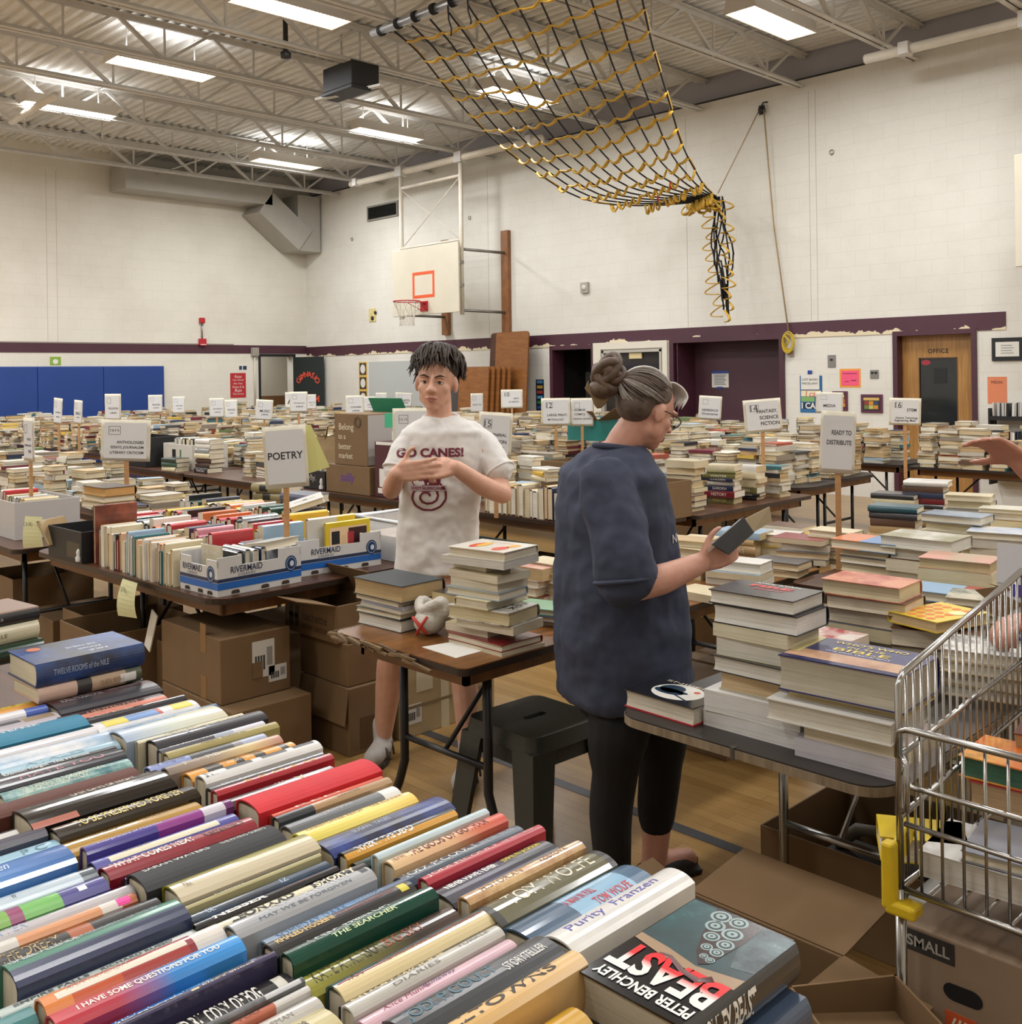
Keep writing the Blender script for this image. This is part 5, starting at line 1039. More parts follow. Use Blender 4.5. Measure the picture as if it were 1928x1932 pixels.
def spines(where, x0, x1, y, n_seed, z=.74, L=(.17, .23), Wd=(.19, .24), T=(.022, .045), group='upright books on the left tables', pal=None, lean=.0, name='row', hard=.7, words=True):
    rnd = random.Random(n_seed); x = x0; i = 0; names = list(pal or PAL)
    WORDS = ['POEMS', 'SONNETS', 'SELECTED', 'VERSE', 'LYRICS', 'ODES', 'HYMNS', 'ESSAYS', 'LETTERS', 'SONGS']
    while x < x1:
        t = rnd.uniform(*T); c = rnd.choice(names); Lb = rnd.uniform(*L); Wb = rnd.uniform(*Wd); i += 1; h = rnd.random() < hard
        tx = [(rnd.choice(WORDS), .45, .5, .45, rnd.choice(['e6e2d6', '2a2a2e', 'd8c27a']))] if words and t > .026 and rnd.random() < .5 else []
        book('upright %s book, %s from the left of the %s' % (c, nth(i), where), (x + t / 2, y + rnd.uniform(-.012, .012) + (Lb - .2) / 2, z), Lb, Wb, t - .001, PAL[c], SPINE_UP, tilt=rnd.uniform(-.02, .02) + lean, texts=tx, group=group, hard=h, pages=rnd.choice(['d9cfb8', 'cfc2a4', 'dcd6c8', 'e0dacb', 'd2bd9b']))
        x += t
# ---- tables
table('brown laminate table with the poetry sign and two cherry boxes', -5.95, -3.97, 2.08, 2.84, rz=R(1.5), r=.12, inset=(.32, .66))
table('brown table pushed against the back of the poetry table', -5.95, -4.0, 2.86, 3.62, rz=R(0), r=.08)
table('brown table at the left edge, end to end with the poetry table', -7.95, -6.0, 1.98, 2.74, r=.06)
table('brown table at the left edge, behind the one with the grey bin', -7.95, -5.98, 2.86, 3.62)
T2 = table('worn orange topped table with a splintered corner, beside the woman', -3.17, -2.45, 2.16, 4.42, top=LAM_ORANGE, leg=LEGB, edge=EDG, long='y', style='bent', r=.03)
# the splintered corner
b = MB(); rnd = random.Random(9)
for k in range(16):
    f = k / 15; x = -3.19 + .5 * f * (1 if k % 2 else .96) - T2.location.x; y = 2.150 - T2.location.y
    b.bar((x, y + rnd.uniform(-.01, .008), .742 - rnd.uniform(0, .03)), (x + rnd.uniform(.06, .13), y + rnd.uniform(-.008, .012), .74 - rnd.uniform(.004, .034)), rnd.uniform(.006, .018), rnd.uniform(.004, .011))
for k in range(9): x = -3.18 - T2.location.x; b.bar((x, 2.15 + k * .018 - T2.location.y, .73), (x + rnd.uniform(-.012, .01), 2.19 + k * .02 - T2.location.y, .725), .012, .02)
b.build('splintered_edge', wood_mat('4b3a29', '8d7350', (4, 40, 40), 'splintered_wood', .8), T2)
T3 = table('dark topped table with chipped edge and chrome legs, behind the cart', -1.84, -1.06, 2.17, 4.0, top=LAM_DARK, leg=CHROME, edge=WORN, apron=False, r=.08, long='y', inset=(.21, .53))
b = MB(); b.bx(-.006, .004, -.92, -.9, .712, .741); b.build('hinge_seam', mat('4a443c', .6), T3)
table('table of stacked books where the ready to distribute sign stands', -2.4, -.7, 4.04, 4.8, leg=CHROME, r=.06)
table('table crowded with stacks beyond the ready to distribute sign', -2.6, -.9, 4.84, 5.6)
for k, lab in enumerate(('rightmost of the brown tables in the row behind the boy', 'second brown table from the right in the row behind the boy', 'third brown table from the right behind the boy, under the bag', 'fourth brown table from the right, behind the poetry sign')):
    table(lab, -5.8 - 1.86 * k, -3.97 - 1.86 * k, 4.72, 5.48, r=.06)
table('brown table with tall stacks running back from behind the woman', -4.7, -3.93, 5.5, 7.0, long='y', r=.06)
table('round cornered dark table of stacks behind the ready to distribute sign', -6.3, -4.2, 7.3, 8.06, top=LAM_DARK, r=.2); table('dark table behind the round cornered one, near the office wall', -6.3, -4.3, 8.1, 8.86, top=LAM_DARK, r=.2)
table('dark topped table with crossed legs below the office door', -4.4, -2.5, 9.6, 10.36, top=LAM_DARK, r=.04); table('dark topped table beside the wall, left of the office door', -6.6, -4.5, 9.7, 10.46, top=LAM_DARK, r=.04)
# ---- far tables: only their tops and book piles can be seen
far_rows = [(-11.6, -7.9, 5.5, 6.26), (-7.8, -4.75, 5.5, 6.26), (-18.6, -11.7, 5.3, 6.8), (-18.6, -11, 7.3, 8.8), (-10.9, -6.5, 7.3, 8.8), (-18.6, -12.8, 9.6, 11.1), (-12.7, -6.7, 9.7, 11.1), (-13.0, -8.1, 3.0, 3.66)]
FARN = ['behind the row with the paper bag', 'behind the zulily box', 'along the blue wall pad', 'in the middle of the hall', 'behind the boy', 'near the end wall doorway', 'before the leaning tables', 'at far left']
for (x0, x1, y0, y1), nm in zip(far_rows, FARN): table('long run of distant tables under book piles %s' % nm.replace('zulily', 'small brown'), x0, x1, y0, y1)
def far_books():
    """the hundreds of piled books on the distant tables: nobody could count them"""
    rnd = random.Random(11); b = MB()
    cols = ['8a7f70', '1d1d20', '6d2530', '2a3552', '3b6a70', 'b39a72', 'b7b1a4', '5a4334', 'c9a94a', '93a7b5', '41403f', '9a4a34', 'cfc9bb', '6b7a52']
    pgs = ['d9cdb2', 'cbb893', 'dfd8c8', 'c2a67a', 'd6c8a8']
    mats = [cov('m:' + c) for c in cols] + [page_mat(p) for p in pgs]; nc = len(cols)
    def one(x, y, z, L, W, T, a, hard=True):
        ci = rnd.randrange(nc); ci = rnd.choice([12, 6, 5, 0, ci, ci, ci]); pi = nc + rnd.randrange(len(pgs)); t = .003 if hard else .0012; M = Matrix.Rotation(a, 3, 'Z')
        b.box((x, y, z + t / 2), (W, L, t), ci, M=M); b.box((x, y, z + T - t / 2), (W, L, t), ci, M=M)
        c = M @ Vector((.004, 0, 0)); b.box((x + c.x, y + c.y, z + T / 2), (W - .014, L - .008, T - 2 * t), pi, M=M)
        c = M @ Vector((-W / 2 + .003, 0, 0)); b.box((x + c.x, y + c.y, z + T / 2), (.006, L, T - 2 * t), ci, M=M)
    AV = [(-7.55, -5.95, 4.7, 5.25), (-7.85, -7.25, 4.9, 5.35), (-10.5, -9.6, 4.85, 5.45), (-11.6, -10.4, 4.7, 5.3), (-7.05, -6.25, 2.0, 2.6), (-7.0, -6.3, 7.4, 7.9), (-10.1, -9.2, 4.7, 5.2), (-5.05, -4.5, 5.0, 5.5), (-4.4, -3.85, 5.1, 5.6), (-5.4, -3.9, 4.7, 5.06)]
    AV += [(G(px, py - 12, .74).x - .18, G(px, py - 12, .74).x + .16, G(px, py - 12, .74).y - .12, G(px, py - 12, .74).y + .2) for px, py in ((1290, 975), (1362, 962), (1405, 955))]
    def pile(x, y, n, z=.74, dirn=None, sc=1.0):
        if any(a - .12 < x < c + .12 and d - .12 < y < e + .12 for a, c, d, e in AV): return
        a0 = (rnd.choice([0, PI / 2, PI, -PI / 2]) if dirn is None else dirn); L0 = rnd.choice([.18, .21, .235, .25]); W0 = L0 * rnd.uniform(.62, .72)
        for i in range(n):
            L = L0 * rnd.uniform(.93, 1.05); W = W0 * rnd.uniform(.93, 1.05); T = rnd.choice([.016, .02, .026, .03, .036, .044])
            if rnd.random() < .12: a0 += PI / 2
            one(x + rnd.uniform(-.012, .012), y + rnd.uniform(-.012, .012), z, L, W, T, a0 + rnd.uniform(-.16, .16) + (PI if rnd.random() < .25 else 0), rnd.random() < .5); z += T + .0005
            if z > 1.25: break
    def field(x0, x1, y0, y1, n0, n1, dx=.235, dy=.215):
        x = x0 + .13
        while x < x1 - .1:
            y = y0 + .12
            while y < y1 - .08:
                if rnd.random() < .97: pile(x + rnd.uniform(-.03, .03), y + rnd.uniform(-.03, .03), rnd.randint(n0, n1))
                y += dy
            x += dx
    for i, (x0, x1, y0, y1) in enumerate(far_rows): field(x0, x1, y0, y1, *((7, 13) if i in (2, 3, 4, 5, 6) else (5, 10)))
    field(-11.5, -10.7, 4.75, 5.45, 4, 8); field(-10.0, -8.9, 5.05, 5.45, 6, 11); field(-8.9, -7.45, 5.0, 5.45, 5, 9); field(-6.0, -4.0, 5.0, 5.48, 5, 9)
    field(-4.72, -3.92, 5.55, 7.0, 7, 12); field(-6.3, -4.25, 7.35, 8.0, 8, 14); field(-6.3, -4.35, 8.15, 8.8, 8, 14); field(-4.4, -2.5, 9.62, 10.36, 8, 13); field(-6.6, -4.5, 9.72, 10.46, 8, 13)
    field(-7.9, -6.6, 2.9, 3.6, 3, 7); field(-2.1, -1.3, 5.0, 5.6, 3, 6); field(-1.8, -1.1, 3.62, 4.0, 3, 5); field(-7.9, -6.5, 2.3, 2.7, 2, 4); field(-5.9, -4.9, 3.2, 3.6, 2, 4)
    o = b.build('book_piles', mats); tag(o, 'mass of piled second hand books covering the distant tables', 'books', None, 'stuff')
far_books()
# ---- the poetry table
spines('front row of the poetry table', -5.18, -4.38, 2.21, 21, T=(.02, .036), pal=['cream', 'white', 'white', 'cream', 'grey', 'black', 'pale blue', 'dark red', 'tan', 'peach', 'teal'], Wd=(.15, .21), L=(.15, .2), words=False)
spines('second row of the poetry table', -5.5, -4.4, 2.43, 22, T=(.034, .06), L=(.18, .22), Wd=(.19, .225), pal=['red', 'navy', 'white', 'black', 'orange', 'dark green', 'pink', 'cream', 'grey'])
spines('third row of the poetry table', -5.6, -4.42, 2.68, 23, T=(.036, .065), L=(.2, .24), Wd=(.19, .235), pal=['black', 'navy', 'yellow', 'white', 'red', 'teal', 'orange', 'dark red', 'pale blue', 'charcoal'])
spines('row on the table behind poetry', -5.9, -4.62, 3.0, 24, T=(.036, .066), L=(.2, .24), Wd=(.2, .24), pal=['black', 'yellow', 'white', 'red', 'orange', 'navy', 'blue', 'dark green', 'tan'])
book('large brown mottled art book standing at the left of the poetry rows', (-5.22, 2.22, .74), .22, .3, .022, ('n', '5e2c1c', '8d4a30', 9, 'a2352c'), SPINE_UP, group='upright books on the left tables', tilt=.0)
stack('on the rows at the left of the poetry table', (-5.75, 2.42), [('tan hardcover with rough fore edges', 'a98a5c', .26, .19, .035), ('tan old hardcover', 'b3935f', .26, .19, .03), ('thick dark backed book with honey pages', '3c2a20', .27, .19, .05, dict(pages='c79a5c'))], rz=R(-88), z=.965, seed=4)
stack('behind the poetry rows', (-5.5, 3.35), [('fat olive library volume', '8d8158', .25, .18, .05, dict(texts=[('HISTORY', .5, .3, .5, '201f1a')], patches=[(.35, .62, .1, .9, '201f1e')])), ('fat olive library volume with a black label', '8d8158', .25, .18, .052, dict(patches=[(.28, .55, .1, .9, '1b1a1a')]))], rz=R(100), z=.93, seed=5)
book('pale blue paperback on the rows behind poetry', (-5.0, 3.22, .97), .24, .17, .05, ('b', [(0, '2b3350'), (.4, '7f9cd0')]), rz=R(95), group='stacked books on the sale tables')
book('white sketch covered book sliding on the rows behind poetry', (-4.72, 3.05, .99), .25, .19, .03, 'd6d4ce', rz=R(60), tilt=R(-16), group='stacked books on the sale tables', top=[('~S~', 0, 0, .6, .2, '4a4a4a')])
book('grey plastic wrapped book standing among the rows behind poetry', (-4.66, 2.72, .74), .2, .24, .06, 'g:8d9295', SPINE_UP, group='upright books on the left tables')
book('bright yellow upright book behind the poetry sign', (-4.5, 2.9, .74), .25, .25, .045, 'e0b02c', SPINE_UP, group='upright books on the left tables')
# ---- printed cherry boxes
CARD = mat('73593a', .75, var=.1, vscale=5, name='corrugated_card'); CARDD = mat('7d6040', .8, var=.1, vscale=5, name='inside_card'); CWHITE = mat('c9c8c6', .5, name='white_carton'); CBLUE = mat('1c5fae', .45, name='carton_blue'); CNAVY = mat('22304f', .45, name='carton_navy')
def shell(b, x0, x1, y0, y1, z0, z1, t=.006, mi=0, bottom=True):
    b.bx(x0, x1, y0, y0 + t, z0, z1, mi); b.bx(x0, x1, y1 - t, y1, z0, z1, mi); b.bx(x0, x0 + t, y0 + t, y1 - t, z0, z1, mi); b.bx(x1 - t, x1, y0 + t, y1 - t, z0, z1, mi)
    if bottom: b.bx(x0 + t, x1 - t, y0 + t, y1 - t, z0, z0 + t, mi)
def cherry(label, x, y, wx, wy, rz):
    t = thing('fruit_carton', label, 'box', (x, y, .741), rz, 'printed cherry cartons'); hx, hy, h = wx / 2, wy / 2, .155
    b = MB(); shell(b, -hx, hx, -hy, hy, 0, h - .03)
    for (sx, sy) in ((-1, -1), (1, -1), (1, 1), (-1, 1)):
        b.bx(min(sx * hx, sx * (hx - .09)), max(sx * hx, sx * (hx - .09)), min(sy * hy, sy * (hy - .006)), max(sy * hy, sy * (hy - .006)), h - .03, h)
        b.bx(min(sx * hx, sx * (hx - .006)), max(sx * hx, sx * (hx - .006)), min(sy * hy, sy * (hy - .12)), max(sy * hy, sy * (hy - .12)), h - .03, h + .012)
    b.build('body', CWHITE, t)
    b = MB(); e = .0008; b.bx(-hx - e, hx + e, -hy - e, hy + e, .028, .058); b.build('blue_band', CBLUE, t); b = MB(); b.bx(-hx - e, hx + e, -hy - e, hy + e, .06, .075); b.build('navy_band', CNAVY, t)
    NV = mat('1f2b4d', .4, name='navy_print'); PBL = mat('7fa3d0', .4)
    for M, wd in ((frame((-.0, -hy - .0012, .108), (1, 0, 0), (0, 0, 1)), wx), (frame((hx + .0012, 0, .108), (0, 1, 0), (0, 0, 1)), wy)):
        text_obj('lettering', 'RIVERMAID', NV, t, M @ Matrix.Translation((-.05 * wd / .3, 0, 0)), width=.16, stretch=.028, bold=.01)
        text_obj('lettering', 'CHERRIES', NV, t, M @ Matrix.Translation((-.05 * wd / .3, -.024, 0)), width=.085, sp=1.3)
        for r_, m_, dz in ((.036, NV, .0002), (.03, PBL, .0005), (.026, CNAVY, .0008), (.013, mat('c3d3e6', .4), .0011)):
            b = MB(); c = M @ Matrix.Translation((wd * .5 - .055, -.015, dz)); ox = .004 if r_ < .02 else 0
            b.add([c @ Vector((ox + r_ * .85 * math.cos(a * PI / 12), r_ * math.sin(a * PI / 12), 0)) for a in range(24)], [tuple(range(24))]); b.build('emblem', m_, t)
        for q in (-.3, 0.05, .3):
            b = MB(); c = M @ Matrix.Translation((q * wd, -.095, .0006)); b.add([c @ Vector((x_ * .02, y_ * .008, 0)) for x_, y_ in ((-1, -1), (1, -1), (1, .4), (.6, 1), (-.6, 1), (-1, .4))], [(0, 1, 2, 3, 4, 5)]); b.build('vent_hole', mat('3a2c20', .8), t)
    return t
cherry('white and blue cherry carton at the corner of the poetry table, nearer one', -4.185, 2.355, .31, .43, R(3)); cherry('white and blue cherry carton behind the other, right of the poetry sign', -4.28, 2.86, .31, .47, R(-3))
book('cream paperback with a black title strip in the nearer cherry carton', (-4.22, 2.23, .75), .15, .185, .012, 'cfc3a4', SPINE_UP, rz=PI / 2 + .1, group='books in the cherry cartons', patches=[(.05, .95, .1, .9, '1b1a1a')], hard=False)
text_obj('lettering', 'SHE WHO', mat('e8e4da', .4), bpy.data.objects['book.%03d' % (BOOK_COUNT[0] - 1)], frame((-.06, 0, -.0008), (0, -1, 0), (-1, 0, 0)), width=.13, stretch=.02)
for k, (c, n_) in enumerate((('black', 'black'), ('grey', 'grey'), ('white', 'white'), ('navy', 'navy'))): book('%s book standing in the nearer cherry carton, behind the cream one' % n_, (-4.2 + .0 * k, 2.3 + .04 * k, .75), .2, .16 + .005 * (k % 2), .028, PAL[c], SPINE_UP, rz=PI / 2, group='books in the cherry cartons')
book('white hardcover lying tilted across the back of the nearer cherry carton', (-4.19, 2.515, .885), .22, .16, .04, 'c9c5bb', rz=R(15), tilt=R(-8), group='books in the cherry cartons')
yb = book('yellow children\'s book with pirate drawings standing in the farther cherry carton', (-4.16, 2.92, .75), .26, .225, .018, 'dcc02c', SPINE_UP, rz=0, group='books in the cherry cartons')
for (x0_, x1_, y0_, y1_, c_) in ((-.38, .1, -.42, .42, 'e3c39a'), (-.34, .08, .0, .42, '3b1c1e'), (-.3, -.02, -.38, -.2, '1b1b22'), (-.26, .0, -.02, .12, 'a33038'), (-.2, .1, -.16, -.06, 'd8b98f')):
    b = MB(); dz = .0184 + .0002 * len(yb.children); b.quad((x0_ * .225, y0_ * .26, dz), (x0_ * .225, y1_ * .26, dz), (x1_ * .225, y1_ * .26, dz), (x1_ * .225, y0_ * .26, dz)); b.build('cover_art', mat(c_, .4), yb)
text_obj('lettering', 'Pat', mat('e8ded0', .4), yb, frame((-.03, .09, .0215), (0, 1, 0), (-1, 0, 0)), width=.05)
book('white and yellow book standing behind the pirate one in the farther cherry carton', (-4.2, 2.85, .75), .27, .25, .03, ('b', [(0, 'c9c6bc'), (.6, 'd8b930')]), SPINE_UP, rz=0, group='books in the cherry cartons')
# yellow notes
NOTE = mat('c9c79a', .7, name='yellow_note')
def note(label, p, wd, h, rz, bend=.03):
    t = thing('paper_note', label, 'note', p, rz); b = MB(); n = 8; vv = []
    for i in range(n + 1):
        f = i / n; vv += [(-wd / 2, -bend * math.sin(f * 2.2) - .004, -h * f), (wd / 2 + .01 * f, -bend * math.sin(f * 2.6) * .6 - .004, -h * f * .93)]
    b.add(vv, [(2 * i, 2 * i + 1, 2 * i + 3, 2 * i + 2) for i in range(n)]); o = b.build('sheet', NOTE, t); s = o.modifiers.new('thickness', 'SOLIDIFY'); s.thickness = .0008
    text_obj('writing', '(3/8)', mat('5c5a45', .6), t, frame((-.01, -.035, -.04), (1, 0, 0), (0, -.3, 1)), width=wd * .5, shear=.3)
    return t
pn = WY(255, 1098, 2.07); note('pale yellow note hanging off the front edge of the poetry table', (pn.x, 2.05, .742), .16, .17, 0)
pc = WY(52, 985, 1.97); t = thing('lidded_case', 'black printed case at the left end of the poetry rows, note leaning on it', 'box', (-5.5, 2.2, .742), R(1.5))
b = MB(); shell(b, -.2, .22, -.14, .16, 0, .16); b.build('body', BLACK, t); b = MB(); b.bx(.04, .2, -.1405, -.14, .02, .1); b.build('print', mat('3b3424', .4), t)
b = MB(); b.lathe([(.014, 0), (.016, .02), (.008, .03), (.012, .045), (.006, .06), (.0, .065)], 10, c=(.19, -.143, .01)); b.build('figure_print', mat('cfcfc9', .5), t)
book('tan book leaning on the black case with a note taped to it', (-5.72, 2.1, .78), .2, .15, .014, 'a98f68', rz=R(30), tilt=R(60), group='stacked books on the sale tables'); bpy.data.objects['book.%03d' % (BOOK_COUNT[0] - 1)].location.z = .86
note('pale yellow note taped with blue on the leaning tan book', (-5.74, 2.0, .95), .12, .17, R(25), .02)
# grey bin and its books
t = thing('storage_bin', 'pale grey open bin of books at the left edge of the picture', 'bin', (-6.65, 2.28, .742))
b = MB(); shell(b, -.3, .3, -.18, .2, 0, .22, .008); b.build('body', mat('b9b6b4', .5, name='grey_plastic'), t)
for k, (c, n_) in enumerate((('white', 'white'), ('red', 'red topped'), ('cream', 'cream'), ('olive', 'olive'), ('white', 'pale'), ('grey', 'grey'), ('tan', 'tan'), ('cream', 'thin cream'))):
    book('%s book standing in the grey bin, %s from its left' % (n_, nth(k + 1)), (-6.88 + k * .06, 2.29, .755), .2, .24 if k < 2 else .215, .036, PAL[c], SPINE_UP, tilt=.06 if k < 2 else 0, group='books in the grey bin')
# clear tub
t = thing('clear_tub', 'clear plastic tub with a white rim behind the cherry cartons', 'tub', (-4.22, 3.37, .742))
m, nt, bs = newmat('clear_plastic'); bs.inputs['Base Color'].default_value = lin('e9ecee'); bs.inputs['Roughness'].default_value = .12; bs.inputs['Alpha'].default_value = .3
b = MB(); shell(b, -.2, .22, -.2, .22, 0, .2, .004); b.build('body', m, t, .004)
b = MB(); b.tube([(-.22, -.22, .205), (.24, -.22, .205), (.24, .24, .205), (-.22, .24, .205)], .011, 8, closed=True); b.build('rim', mat('d6d8da', .3), t)
b = MB(); b.bx(-.19, .21, -.18, .2, .006, .12); b.build('paper_fill', mat('c9b9aa', .7, var=.2, vscale=9), t)
# ---- row behind the boy
def carton(label, x0, x1, y0, y1, z0, z1, m=CARD, lid=True, name='cardboard_box', rz=0, bevel=.004):
    t = thing(name, label, 'box', ((x0 + x1) / 2, (y0 + y1) / 2, z0), rz); hx, hy = (x1 - x0) / 2, (y1 - y0) / 2; b = MB()
    if lid: b.bx(-hx, hx, -hy, hy, 0, z1 - z0)
    else: shell(b, -hx, hx, -hy, hy, 0, z1 - z0)
    b.build('body', m, t, bevel); t['hx'] = hx; t['hy'] = hy; t['hz'] = z1 - z0; return t
def flap(t, edge, ln, ang, m=CARD, inset=.0, nm='flap'):
    """edge: '-x' '+x' '-y' '+y'; ang = degrees down from straight up"""
    hx, hy, h = t['hx'], t['hy'], t['hz']; a = R(ang); o = (math.sin(a) * ln, math.cos(a) * ln); th = .004
    if edge[1] == 'x':
        s = 1 if edge[0] == '+' else -1; p = [(s * hx, -hy + inset, h), (s * hx, hy - inset, h), (s * (hx + o[0]), hy - inset, h + o[1]), (s * (hx + o[0]), -hy + inset, h + o[1])]
    else:
        s = 1 if edge[0] == '+' else -1; p = [(-hx + inset, s * hy, h), (hx - inset, s * hy, h), (hx - inset, s * (hy + o[0]), h + o[1]), (-hx + inset, s * (hy + o[0]), h + o[1])]
    b = MB(); b.quad(*p); q = b.build(nm, m, t); s_ = q.modifiers.new('thickness', 'SOLIDIFY'); s_.thickness = th; s_.offset = 0; return q
def facetext(t, txt, face, u, v, wd, m, nm='lettering', **kw):
    hx, hy = t['hx'], t['hy']
    M = frame((u, -hy - .001, v), (1, 0, 0), (0, 0, 1)) if face == '-y' else frame((hx + .001, u, v), (0, 1, 0), (0, 0, 1)); return text_obj(nm, txt, m, t, M, width=wd, **kw)
def facepatch(t, face, u0, u1, v0, v1, m, nm='patch', d=.0012):
    hx, hy = t['hx'], t['hy']; b = MB()
    if face == '-y': b.bx(u0, u1, -hy - d, -hy, v0, v1)
    else: b.bx(hx, hx + d, u0, u1, v0, v1)
    return b.build(nm, m, t)
PURP = mat('5c3a86', .5, name='purple_print'); DKB = mat('3c2d20', .6, name='brown_print'); CRP = mat('d8cdb4', .6, name='cream_print')
z1 = carton('small brown box with purple script, under the market box behind the boy', -7.1, -6.5, 4.78, 5.1, .742, .965); facetext(z1, 'zulily', '-y', 0, .12, .2, PURP, bold=.02, shear=.15)
mk = carton('tall brown and grey market box with green tape behind the boy', -7.0, -6.55, 4.8, 5.2, .967, 1.38, lid=True)
for k, tx in enumerate(('Belong', 'to a', 'better', 'market')): facetext(mk, tx, '-y', (-.06, -.12, -.08, -.07)[k], .3 - .075 * k, (.2, .1, .17, .19)[k], CRP)
facepatch(mk, '+x', -.195, .195, .01, .405, mat('a9a4a0', .6), 'grey_panel'); facetext(mk, 'THR', '+x', -.06, .22, .15, DKB, sp=1.4); facetext(mk, '- MAR', '+x', -.06, .16, .15, DKB)
GT = mat('3fae84', .4, name='green_tape'); facepatch(mk, '+x', -.03, .05, .3, .415, GT, 'tape', .002); facepatch(mk, '+x', -.05, .03, .0, .08, GT, 'tape', .002)
facepatch(mk, '+x', .04, .17, .12, .27, PAPER, 'label', .002); flap(mk, '+y', .13, -25, mat('1f7d5c', .5, name='green_flap')); 
b = MB()
for r_ in (.045, .038, .026): b.tube([(.1 + r_ * math.cos(a * PI / 12), -.2005, .345 + r_ * math.sin(a * PI / 12)) for a in range(24)], .002, 4, closed=True)
b.build('stamp', DKB, mk)
mb_ = carton('dark maroon box with barcodes at the boy\'s elbow', -6.46, -6.02, 4.8, 5.1, .742, 1.17, mat('4a1e26', .5, name='maroon_carton')); facepatch(mb_, '-y', -.2, .2, .405, .428, PAPER, 'lid'); facepatch(mb_, '-y', -.16, -.08, .08, .22, PAPER, 'barcode'); facepatch(mb_, '-y', -.18, -.05, .03, .07, PAPER, 'barcode'); facepatch(mb_, '-y', .16, .2, .02, .32, mat('b59a72', .6), 'side_label')
bc = carton('black case with a white chess figure beside the small brown box', -7.45, -7.12, 4.78, 5.0, .742, .9, BLACK, lid=False); b = MB(); b.lathe([(.02, 0), (.022, .02), (.01, .04), (.016, .06), (.008, .085), (.0, .09)], 10, c=(.12, -.113, .01)); b.build('figure_print', mat('d8d8d4', .5), bc); facetext(bc, 'Why.', '-y', -.04, .09, .14, mat('b9b9b4', .5), shear=.3)
for k in range(4): book('book with tan pages in the black chess case, %s from its left' % nth(k + 1), (-7.4 + k * .075, 4.9, .755), .15, .165, .04, PAL[('tan', 'brown', 'grey', 'cream')[k]], SPINE_UP, group='books in the black chess case')
# paper bag
bg = thing('paper_bag', 'crumpled brown paper bag with twine handles behind the poetry sign', 'bag', (-7.55, 5.15, .742), R(10)); KRAFT = mat('8d7550', .8, var=.18, vscale=7, bmp=.6, bscale=14, name='kraft_paper')
b = MB(); n = 10; rnd = random.Random(2); rings = []
for j in range(n):
    f = j / (n - 1); w_ = .2 - .03 * math.sin(f * PI) + .02 * f; d_ = .13 * (1 - .55 * f); ring = []
    for i in range(20):
        a = 2 * PI * i / 20; cx_ = math.copysign(abs(math.cos(a)) ** .5, math.cos(a)) * w_; cy_ = math.copysign(abs(math.sin(a)) ** .5, math.sin(a)) * d_
        ring.append((cx_ + rnd.uniform(-.013, .013) + .05 * f, cy_ + rnd.uniform(-.015, .015), .42 * f + (rnd.uniform(-.02, .02) if f > .9 else 0)))
    rings.append(ring)
b.add([p for r_ in rings for p in r_], [(j * 20 + i, j * 20 + (i + 1) % 20, (j + 1) * 20 + (i + 1) % 20, (j + 1) * 20 + i) for j in range(n - 1) for i in range(20)], 0, True); b.build('body', KRAFT, bg)
for s in (-.05, .06):
    b = MB(); b.tube([(-.08 + .05, s, .38), (-.05 + .05, s, .5), (.04 + .05, s + .01, .53), (.1 + .05, s, .38)], .012, 6, flat=.4); b.build('handle', mat('a08a66', .8), bg)
b = MB()
for k in range(5): b.tube([(-.16, -.138 + .03 * (k / 9), .28 - .03 * k), (-.1, -.14, .3 - .035 * k), (-.03, -.135, .27 - .03 * k)], .004, 4)
b.build('print', DKB, bg)
# black and white document boxes left of centre
hb = carton('white printer carton full of books on the row behind the poetry sign', -10.4, -9.75, 4.95, 5.35, .742, 1.0, mat('c3bfb6', .5), lid=False); facepatch(hb, '-y', -.12, -.04, .12, .2, BLACK, 'mark'); facetext(hb, 'hp', '-y', -.08, .16, .05, PAPER); facepatch(hb, '-y', .05, .08, .12, .2, mat('3a6a3a', .5), 'mark')
for k in range(6): book('%s book standing in the white printer carton, %s from its left' % (('grey', 'white', 'black', 'cream', 'black', 'white')[k], nth(k + 1)), (-10.3 + k * .09, 5.15, .755), .22, .3, .055, PAL[('grey', 'white', 'black', 'cream', 'black', 'white')[k]], SPINE_UP, group='books in the white printer carton')
carton('long black box left of the white printer carton', -11.2, -10.5, 4.8, 5.2, .742, 1.06, BLACK, lid=False); carton('plain brown tray box below the anthologies sign', -11.5, -11.22, 4.75, 5.2, .742, .92)
stack('right of the white printer carton', (-9.45, 4.98), [('black hardcover with white letters', PAL['black'], .25, .18, .05, dict(texts=[('Broken Chains', .5, .6, .6, WHT)])), ('dark brown hardcover', '3a2420', .25, .18, .045), ('dark brown hardcover with gold rules', '42261f', .25, .18, .045), ('cream hardcover', PAL['cream'], .25, .18, .05), ('grey hardcover', PAL['grey'], .25, .18, .045), ('pale hardcover', PAL['white'], .25, .18, .05), ('white hardcover', PAL['white'], .25, .18, .045)], rz=R(95), seed=8, jr=.06)
stack('just left of the poetry sign, lying low', (-9.85, 4.82), [('cream hardcover', PAL['cream'], .24, .17, .045), ('dark green hardcover', PAL['dark green'], .24, .17, .045), ('black green hardcover', '1c2f2a', .24, .17, .045)], rz=R(100), seed=9)
spines('upright row behind the boy and the woman', -5.15, -4.02, 4.84, 31, T=(.03, .05), Wd=(.18, .22), L=(.14, .17), pal=['tan', 'cream', 'tan', 'white', 'brown', 'cream', 'navy'], words=False, group='upright books on the row behind the boy')
